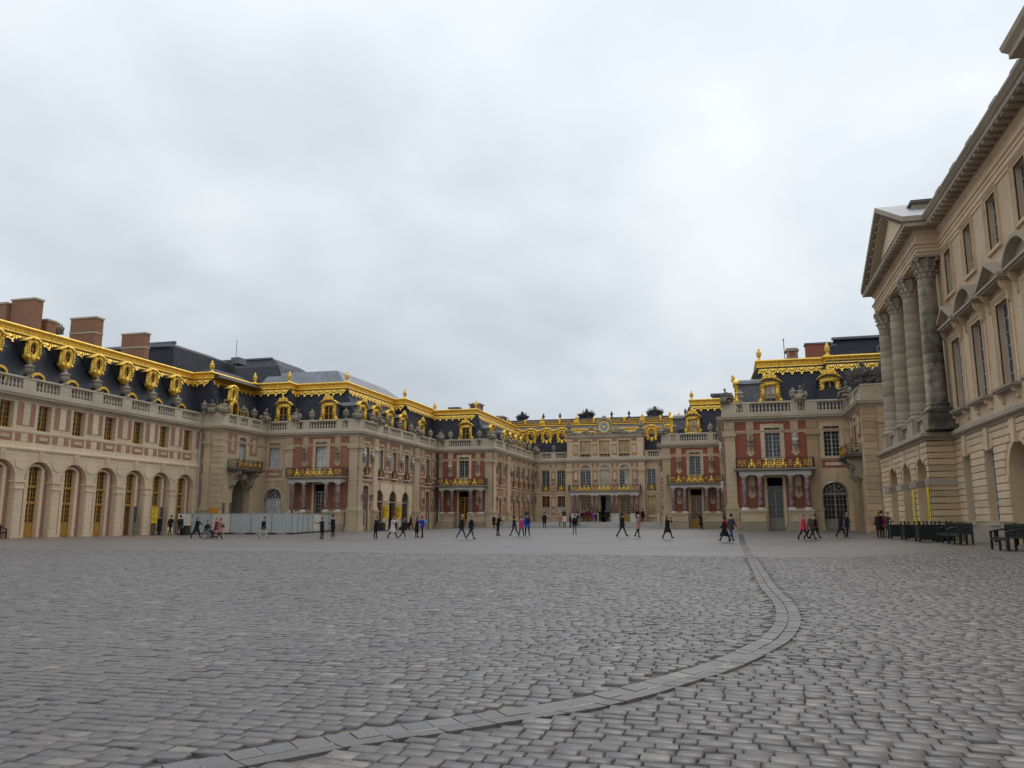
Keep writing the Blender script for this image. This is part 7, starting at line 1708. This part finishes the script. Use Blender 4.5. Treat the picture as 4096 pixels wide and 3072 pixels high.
def wheelchair(x, y, z):
    t = thing('wheelchair', (x, y, z), 'black wheelchair with large silver wheels in front of the hoarding', 'wheelchair')
    P = lambda a, b, c: (x + a, y + b, z + c)
    for sg in (-1, 1):
        m = MB(); n = 24; m.tube([P(0 + .30 * cos(2 * pi * k / n), sg * .29, .31 + .30 * sin(2 * pi * k / n)) for k in range(n + 1)], .022, 6, False); w = m.build('wheel', 'rubber', t, True)
        m = MB(); m.tube([P(.265 * cos(2 * pi * k / n), sg * .30, .31 + .265 * sin(2 * pi * k / n)) for k in range(n + 1)], .018, 5, False)
        for k in range(10): a = 2 * pi * k / 10; m.tube([P(0, sg * .29, .31), P(.27 * cos(a), sg * .29, .31 + .27 * sin(a))], .008, 4)
        m.ell(P(0, sg * .29, .31), (.04, .04, .04)); m.build('rim', 'steel', w, True)
        m = MB(); m.tube([P(.42 + .08 * cos(2 * pi * k / 12), sg * .22, .08 + .08 * sin(2 * pi * k / 12)) for k in range(13)], .018, 5, False); m.build('caster', 'rubber', t, True)
        m = MB(); m.tube([P(-.34, sg * .22, .92), P(-.22, sg * .22, .90), P(-.2, sg * .22, .5), P(.22, sg * .22, .48), P(.44, sg * .22, .2)], .014, 6); m.tube([P(-.2, sg * .23, .68), P(.2, sg * .23, .68), P(.22, sg * .23, .48)], .016, 6); m.build('frame', 'steel', t, True)
        m = MB(); m.wbox(x + .44, x + .6, y + sg * .15 - .07, y + sg * .15 + .07, z + .13, z + .15); m.build('footrest', 'rubber', t)
    m = MB(); m.wbox(x - .2, x + .24, y - .22, y + .22, z + .46, z + .50); m.build('seat', 'rubber', t); m = MB(); m.wbox(x - .23, x - .19, y - .22, y + .22, z + .5, z + .9); m.build('backrest', 'rubber', t)
    me, J = FIG['wheel']; o = mk('person', me, None, (x - .05, y, z + .60 - J['pelvis'].z * .92)); o.scale = (.92,) * 3; tag(o, 'person in black sitting in the wheelchair', 'person', 'visitors in the courtyard')
    sub('coat', coat_mesh(J, J['pelvis'].z - .1, cloth(BLACK)), o); sub('hair', hair_mesh(J, 'short', cloth(HAIR)), o)
wheelchair(-37.75, 52.75, .09)
# ------------------------------------------------------------------ statues and urns along the balustrades
UR = cached('urn', urn_mesh); BT = 11.37
def urn(x, y, label, group, s=.92, z=BT):
    o = mk('stone_urn', UR, None, (x, y, z)); o.scale = (s, s, s); tag(o, label, 'urn', group)
nth = ('first', 'second', 'third', 'fourth', 'fifth', 'sixth', 'seventh')
for k in range(1, 7):
    y = bays[0] + 1.6 + 3.2 * k; urn(-47.63, y, nth[k - 1] + " stone urn from the left on the arcaded wing's balustrade", 'urns on the arcaded wing', .95)
for x, y, lab in ((-47.2, 64.2, 'small stone urn at the inner corner where the arcaded wing ends'), (-45.45, 67.9, 'stone urn left of the corbelled balcony, before the tall gilded dormer'), (-45.45, 69.7, 'stone urn right of the corbelled balcony, before a low gilded dormer'),
                  (-40.35, 72.05, 'stone urn left of the gilded dormer above the hoarding balcony'), (-36.6, 72.05, 'stone urn right of the gilded dormer above the hoarding balcony'),
                  (-35.2, 75.3, 'stone urn left of the second statue on the long left flank'), (-35.2, 79.2, 'stone urn above the first of the three arches'), (-35.2, 82.4, 'stone urn above the middle of the three arches'), (-35.2, 85.7, 'stone urn above the last of the three arches'), (-35.2, 91.9, 'pale stone urn near the far end of the long left flank'),
                  (-33.4, 94.15, 'stone urn left of the dormer on the left inner pavilion'), (-29.6, 94.15, 'stone urn right of the dormer on the left inner pavilion'),
                  (-27.9, 98.3, 'first stone urn along the flank towards the clock'), (-27.9, 104.6, 'second stone urn along the flank towards the clock'), (-27.9, 107.4, 'third stone urn along the flank towards the clock'), (-27.9, 110.2, 'fourth stone urn along the flank towards the clock'), (-27.9, 113.0, 'last stone urn along the flank towards the clock'),
                  (-24.85, 115.65, 'stone urn on the balustrade left of the clock attic'), (-9.6, 115.65, 'stone urn on the balustrade right of the clock attic'),
                  (-5.85, 94.15, 'stone urn left of the beige-curtained dormer right of the clock'), (-1.85, 94.15, 'stone urn right of the beige-curtained dormer right of the clock'),
                  (1.25, 70.65, 'stone urn left of the white-blind dormer on the right corner block'), (5.5, 70.65, 'stone urn right of the white-blind dormer on the right corner block')):
    urn(x, y, lab, 'urns on the brick palace')
def statue(kind, x, y, face, label, s=1.12, mat=None, z=BT):
    me, zb_ = FIG[kind]; o = mk('statue', me, None, (x, y, z - zb_ * s), radians(face)); o.scale = (s, s, s); tag(o, label, 'statue', 'statues on the balustrades')
for k, x, y, f, lab in (('bowed', -46.6, 64.6, -70, 'left of the two seated stone statues above the white downpipe'), ('seated', -45.5, 64.8, -60, 'right of the two seated stone statues above the white downpipe'), ('bowed', -45.3, 71.4, -20, 'seated statue in the dark roof corner right of the corbelled balcony'),
                        ('armed', -42.1, 71.95, -75, 'seated statue with one arm raised between the two gilded dormers above the hoarding'), ('seated', -35.2, 71.95, -60, 'seated statue on the outer corner above the three-arched flank'), ('bowed', -35.05, 76.6, -20, 'seated statue above the first arch of the left flank'),
                        ('seated', -35.0, 87.4, -25, 'seated statue beyond the last arch of the left flank'), ('armed', -34.6, 93.9, -60, 'crouching statue in the corner between left flank and inner pavilion'), ('seated', -27.95, 94.05, -45, 'seated statue on the outer corner of the left inner pavilion'),
                        ('bowed', -27.75, 100.7, -20, 'dark seated statue along the flank towards the clock'), ('armed', -27.4, 115.2, -45, 'small seated statue in the corner left of the clock attic'), ('seated', -7.2, 94.05, -120, 'seated statue on the left corner of the pavilion right of the clock'),
                        ('bowed', -.75, 94.0, -110, 'small statue half hidden behind the right corner block'), ('bowed', .05, 70.6, -120, 'seated statue on the left corner of the right corner block'), ('armed', 6.05, 70.5, -110, 'draped statue group between the two dormers of the right corner block'),
                        ('seated', 9.5, 69.6, 180, 'statue at the inner corner right of the dark-paned dormer')):
    statue(k, x, y, f, lab)
def trophy(x, y, z, w, h, label, mat, seed, cat='trophy'):
    r = random.Random(seed); mb = MB()
    for k in range(26):
        u = r.uniform(-1, 1); zz = r.uniform(0, .55) * (1 - .3 * abs(u)); mb.ell((x + u * w / 2 * .9, y + r.uniform(-.25, .25), z + h * zz + .1), (r.uniform(.12, .28), r.uniform(.12, .25), r.uniform(.12, .26)), 7, 5)
    for k in range(15):
        u = -1 + 2 * k / 14; a = u * 1.0; L = h * (.95 - .25 * abs(u) + r.uniform(-.15, .1)); mb.tube([(x + u * w * .25, y, z + .1), (x + u * w * .25 + sin(a) * L * .6, y + r.uniform(-.15, .15), z + .1 + cos(a) * L * .62), (x + u * w * .25 + sin(a) * L, y + r.uniform(-.2, .2), z + .1 + cos(a) * L)], [.10, .11, .03], 6)
    mb.ell((x, y, z + h * .62), (.28, .22, .32)); mb.ell((x, y, z + h * .92), (.18, .16, .2)); mb.wbox(x - w * .45, x + w * .45, y - .3, y + .3, z - .02, z + .12)
    o = mb.build('carved_trophy', mat, None, True); tag(o, label, cat, 'trophies of arms on the roofs')
trophy(-20.5, 119.4, 16.73, 2.5, 1.45, 'dark trophy of arms on the ridge left of the clock', 'bronze', 3)
trophy(-10.25, 119.4, 16.73, 2.6, 1.45, 'dark trophy of arms on the ridge right of the clock', 'bronze', 9)
trophy(-30.6, 119.4, 16.73, 1.6, 1.35, 'dark trophy of arms behind the brick chimney at the left end of the ridge', 'bronze', 12)
trophy(9.9, 63.5, BT, 1.2, 1.7, 'dark stone lion trophy left of the lead ornament behind the columns', 'stone_grime', 21)
trophy(11.3, 63.6, BT, 1.3, 1.7, 'dark stone trophy with round shield closest to the giant columns', 'stone_grime', 33)
trophy(-52.6, 52.0, 16.5, .7, .8, 'small weathered stone ornament between the first chimneys of the arcaded wing', 'statue', 41)

# ------------------------------------------------------------------ site hoarding, posts, signs
def panel_run(pts, cols, z):
    names = {'hoard_cream': 'cream', 'hoard_grey': 'grey green'}
    for i, ((a, b), c) in enumerate(zip(zip(pts, pts[1:]), cols)):
        a, b = Vector((*a, 0)), Vector((*b, 0)); L = (b - a).length; t = (b - a) / L; n = Vector((t.y, -t.x, 0)); n = n if n.y < 0 or n.x > 0 else -n
        mb = MB(); k = max(4, int(L / .17)); vs, fs = [], []; zb0 = ground_z(a.x, a.y); zt = z
        for j in range(k * 2 + 1):
            q = a + t * (.03 + (L - .06) * j / (k * 2)) + n * (.012 if (j // 1) % 2 else -.012); vs += [(q.x, q.y, min(ground_z(q.x, q.y), zb0) + .10), (q.x, q.y, zt)]
        for j in range(k * 2): fs.append((2 * j, 2 * j + 2, 2 * j + 3, 2 * j + 1))
        mb.add(vs, fs)
        e = a + t * .0; top = MB(); p = [a + t * .01, b - t * .01]; top.tube([(p[0].x, p[0].y, zt), (p[1].x, p[1].y, zt)], .022, 5)
        for q in p: top.tube([(q.x, q.y, zt), (q.x, q.y, zb0 + .03)], .025, 5)
        m = (a + b) / 2; o = thing('hoarding_panel', (m.x, m.y, zb0), LAB[i], 'hoarding panel', 'site hoarding panels'); mb.build('sheet', c, o); top.build('frame', 'steel', o)
        ft = MB(); ft.wbox(b.x - .3, b.x + .3, b.y - .35, b.y + .35, zb0 - .02, zb0 + .11); ft.build('ballast_block', 'iron', o)
LAB = ['cream hoarding panel at the far left, next to the arcaded wing', 'grey hoarding panel behind the wheelchair pusher', 'cream hoarding panel right of the wheelchair', 'first grey-green hoarding panel right of the cream one beside the dark archway', 'grey-green hoarding panel behind the person in cream trousers', 'last long grey-green hoarding panel before the bend', 'narrow grey-green hoarding panel just past the bend',
       'second narrow grey-green panel past the bend', 'third narrow grey-green panel past the bend', 'fourth narrow grey-green panel past the bend', 'cream hoarding panel behind the raised phone', 'pale grey panel right of the last cream one', 'last pale grey hoarding panel, meeting the brick facade']
HP = [(-47.3, 61.6), (-46.5, 62.5), (-44.85, 63.0), (-42.9, 63.0), (-40.83, 63.0), (-38.76, 63.0), (-36.79, 63.0), (-36.85, 64.1), (-36.9, 65.1), (-36.95, 66.05), (-37.0, 67.05), (-36.95, 68.6), (-36.95, 70.0), (-36.9, 71.5)]
panel_run(HP, ['hoard_cream', 'hoard_grey', 'hoard_cream', 'hoard_grey', 'hoard_grey', 'hoard_grey', 'hoard_grey', 'hoard_grey', 'hoard_grey', 'hoard_grey', 'hoard_cream', 'hoard_grey', 'hoard_grey'], 2.02)
for x, y, h, lab in ((-44.1, 63.6, 3.0, 'left brown timber post behind the orange box'), (-43.4, 63.6, 3.0, 'right brown timber post behind the orange box'), (-38.9, 66.5, 3.0, 'brown timber post left of the balcony columns'), (-38.1, 69.2, 3.1, 'left of the two brown timber posts before the balcony columns'), (-37.5, 69.3, 3.1, 'right of the two brown timber posts before the balcony columns')):
    m = MB(); m.wbox(x - .07, x + .07, y - .07, y + .07, .1, h); tag(m.build('timber_post', 'timber'), lab, 'post', 'timber posts behind the hoarding')
m = MB(); m.wbox(-45.15, -44.55, 63.15, 63.45, 1.55, 2.55); o = tag(m.build('site_box', 'orange'), 'orange site box standing above the hoarding beside the arcade corner', 'box'); m = MB(); m.wbox(-45.05, -44.65, 63.13, 63.152, 2.0, 2.06); m.wbox(-45.05, -44.75, 63.13, 63.152, 1.88, 1.92); m.build('printed_lettering', 'ink', o)
m = MB(); m.wbox(-45.25, -44.45, 63.1, 63.5, .2, 1.55); m.build('box_stand', 'iron', o)

def sign(x, y, w, z0, z1, rot, label, side):
    z = ground_z(x, y); t = thing('yellow_sign', (x, y, z), label, 'sign', 'yellow visitor signs', rot)
    fr = MB(); fr.box(F0, -w / 2, w / 2, z0, z1, 0, .05); o = mk('face', fr.mesh('face', 'yellow'), t)
    tx = MB(); r = random.Random(int(x * 10)); q = z1 - .16
    while q > z0 + .15:
        big = r.random() < .3; L = w * r.uniform(.35, .75); tx.box(F0, -w * .38, -w * .38 + L, q, q + (.05 if big else .025), .05, .053); q -= .11 if big else .07
        if r.random() < .25: q -= .16
    mk('printed_lettering', tx.mesh('printed_lettering', 'ink'), o)
    b = MB(); b.add([(-w / 2, .0, z0), (-w / 2 - side, .22, z0 + .02), (-w / 2 - side, .22, z1 - .02), (-w / 2, .0, z1)], [(0, 1, 2, 3)]); b.box(F0, -w / 2 - side, w / 2 - .02, z0 + .02, z1 - .02, -.24, -.22); mk('side_board', b.mesh('side_board', 'orange'), t)
    for sg in (-1, 1): p = MB(); p.tube([(sg * w * .3, .1, 0), (sg * w * .3, .1, z0)], .025, 6); mk('post', p.mesh('post', 'steel'), t)
    p = MB(); p.box(F0, -w / 2, w / 2, 0, .05, -.3, .15); mk('base', p.mesh('base', 'iron'), t)
sign(-46.0, 57.0, .46, .98, 2.28, radians(25), 'yellow visitor sign on thin posts between the two open ochre doors', .08)
sign(-33.8, 76.3, .42, 1.25, 2.45, radians(22), 'left yellow sign in front of the three carved arches', .28)
sign(-33.8, 79.6, .42, 1.25, 2.45, radians(22), 'right yellow sign in front of the three carved arches', .28)
for x, y, lab in ((-33.9, 74.9, 'dark low planter box left of the left yellow sign'), (-33.9, 78.0, 'dark low block between the two yellow signs'), (-33.9, 81.6, 'dark low block right of the right yellow sign'), (-43.9, 57.9, 'dark bin beside the cream hoarding end')):
    z = ground_z(x, y); m = MB(); m.taper(F('front', y), x - .3, x + .3, z, z + .72, -.6, 0, .03); m.wbox(x - .33, x + .33, y - .03, y + .63, z + .72, z + .78); tag(m.build('low_box', 'iron'), lab, 'box', 'dark low boxes by the signs')

# ------------------------------------------------------------------ planters and benches
def planter(x, y, label):
    z = ground_z(x, y); t = thing('planter_box', (x, y, z), label, 'planter', 'dark green planter boxes'); h = .46
    for sx in (-1, 1):
        for sy in (-1, 1):
            p = MB(); p.wbox(x + sx * h - .05, x + sx * h + .05, y + sy * h - .05, y + sy * h + .05, z, z + .84); p.lathe((x + sx * h, y + sy * h, z + .84), [(.03, 0), (.03, .04), (.055, .08), (.05, .13), (.01, .17)], 8); p.build('corner_post', 'green_paint', t)
    for fr, c, sg in ((F('front', y - h), x, 1), (F('front', y + h), x, 1), (F('east', x - h), -y, 1), (F('east', x + h), -y, 1)):
        for k in range(6): a = c - h + .05 + (2 * h - .1) * k / 6; p = MB(); p.taper(fr, a + .004, a + (2 * h - .1) / 6 - .004, z + .14, z + .78, -.015, .015, .006); p.build('board', 'green_paint', t)
    p = MB()
    for yy in (y - h, y + h): p.wbox(x - h, x + h, yy - .04, yy + .04, z + .745, z + .80); p.wbox(x - h, x + h, yy - .03, yy + .03, z + .12, z + .18)
    for xx in (x - h, x + h): p.wbox(xx - .04, xx + .04, y - h, y + h, z + .741, z + .796); p.wbox(xx - .03, xx + .03, y - h, y + h, z + .122, z + .182)
    p.build('rail', 'green_paint', t); p = MB(); p.wbox(x - h + .03, x + h - .03, y - h + .03, y + h - .03, z + .15, z + .70); p.build('soil', 'timber', t)
for x, y, lab in ((9.35, 44.2, 'nearest dark green planter box, beside the long bench'), (9.35, 47.6, 'middle dark green planter box before the portico'), (9.35, 51.4, 'farthest dark green planter box, touched by the grey-jacketed person'), (10.35, 46.3, 'dark green planter box against the blackened portico corner')): planter(x, y, lab)
def bench(x, y, rot, label, L=1.9):
    z = ground_z(x, y); t = thing('park_bench', (x, y, z), label, 'bench', 'dark slatted benches', rot)
    add = lambda n, m: mk(n, m.mesh(n, 'green_paint'), t)
    for k in range(5): m = MB(); m.wbox(-L / 2, L / 2, -.42 + .095 * k, -.34 + .095 * k, .42, .445); add('slat', m)
    n = int(L / .085)
    for k in range(n): a = -L / 2 + .06 + (L - .12) * k / (n - 1); m = MB(); m.wbox(a - .024, a + .024, .075, .095, .47, .83); add('back_slat', m)
    m = MB(); m.wbox(-L / 2, L / 2, .06, .11, .83, .91); m.wbox(-L / 2, L / 2, .065, .105, .43, .47); m.wbox(-L / 2, L / 2, -.44, -.40, .34, .42); add('backrest', m)
    for a in (-L / 2 + .04, 0, L / 2 - .04):
        for b, h in ((.085, .86), (-.40, .64 if a else .42)): m = MB(); m.wbox(a - .035, a + .035, b - .035, b + .035, 0, h); add('leg', m)
    for a in (-L / 2 + .04, L / 2 - .04): m = MB(); m.tube([(a, .08, .72), (a, -.1, .70), (a, -.3, .66), (a, -.46, .62)], .032, 6); add('armrest', m)
for x, y, r, lab in ((-46.4, 42.0, 90, 'dark bench against the arcaded wing, its right arm before an ochre door'), (-46.4, 40.0, 90, 'dark bench at the left picture edge, cut off by the frame'), (9.75, 39.3, -90, 'nearer half of the long dark bench under the pedimented windows'), (9.75, 41.3, -90, 'farther half of the long dark bench, next to the planters'), (9.3, 31.5, -90, 'dark bench at the right picture edge with a curved arm')): bench(x, y, radians(r), lab)
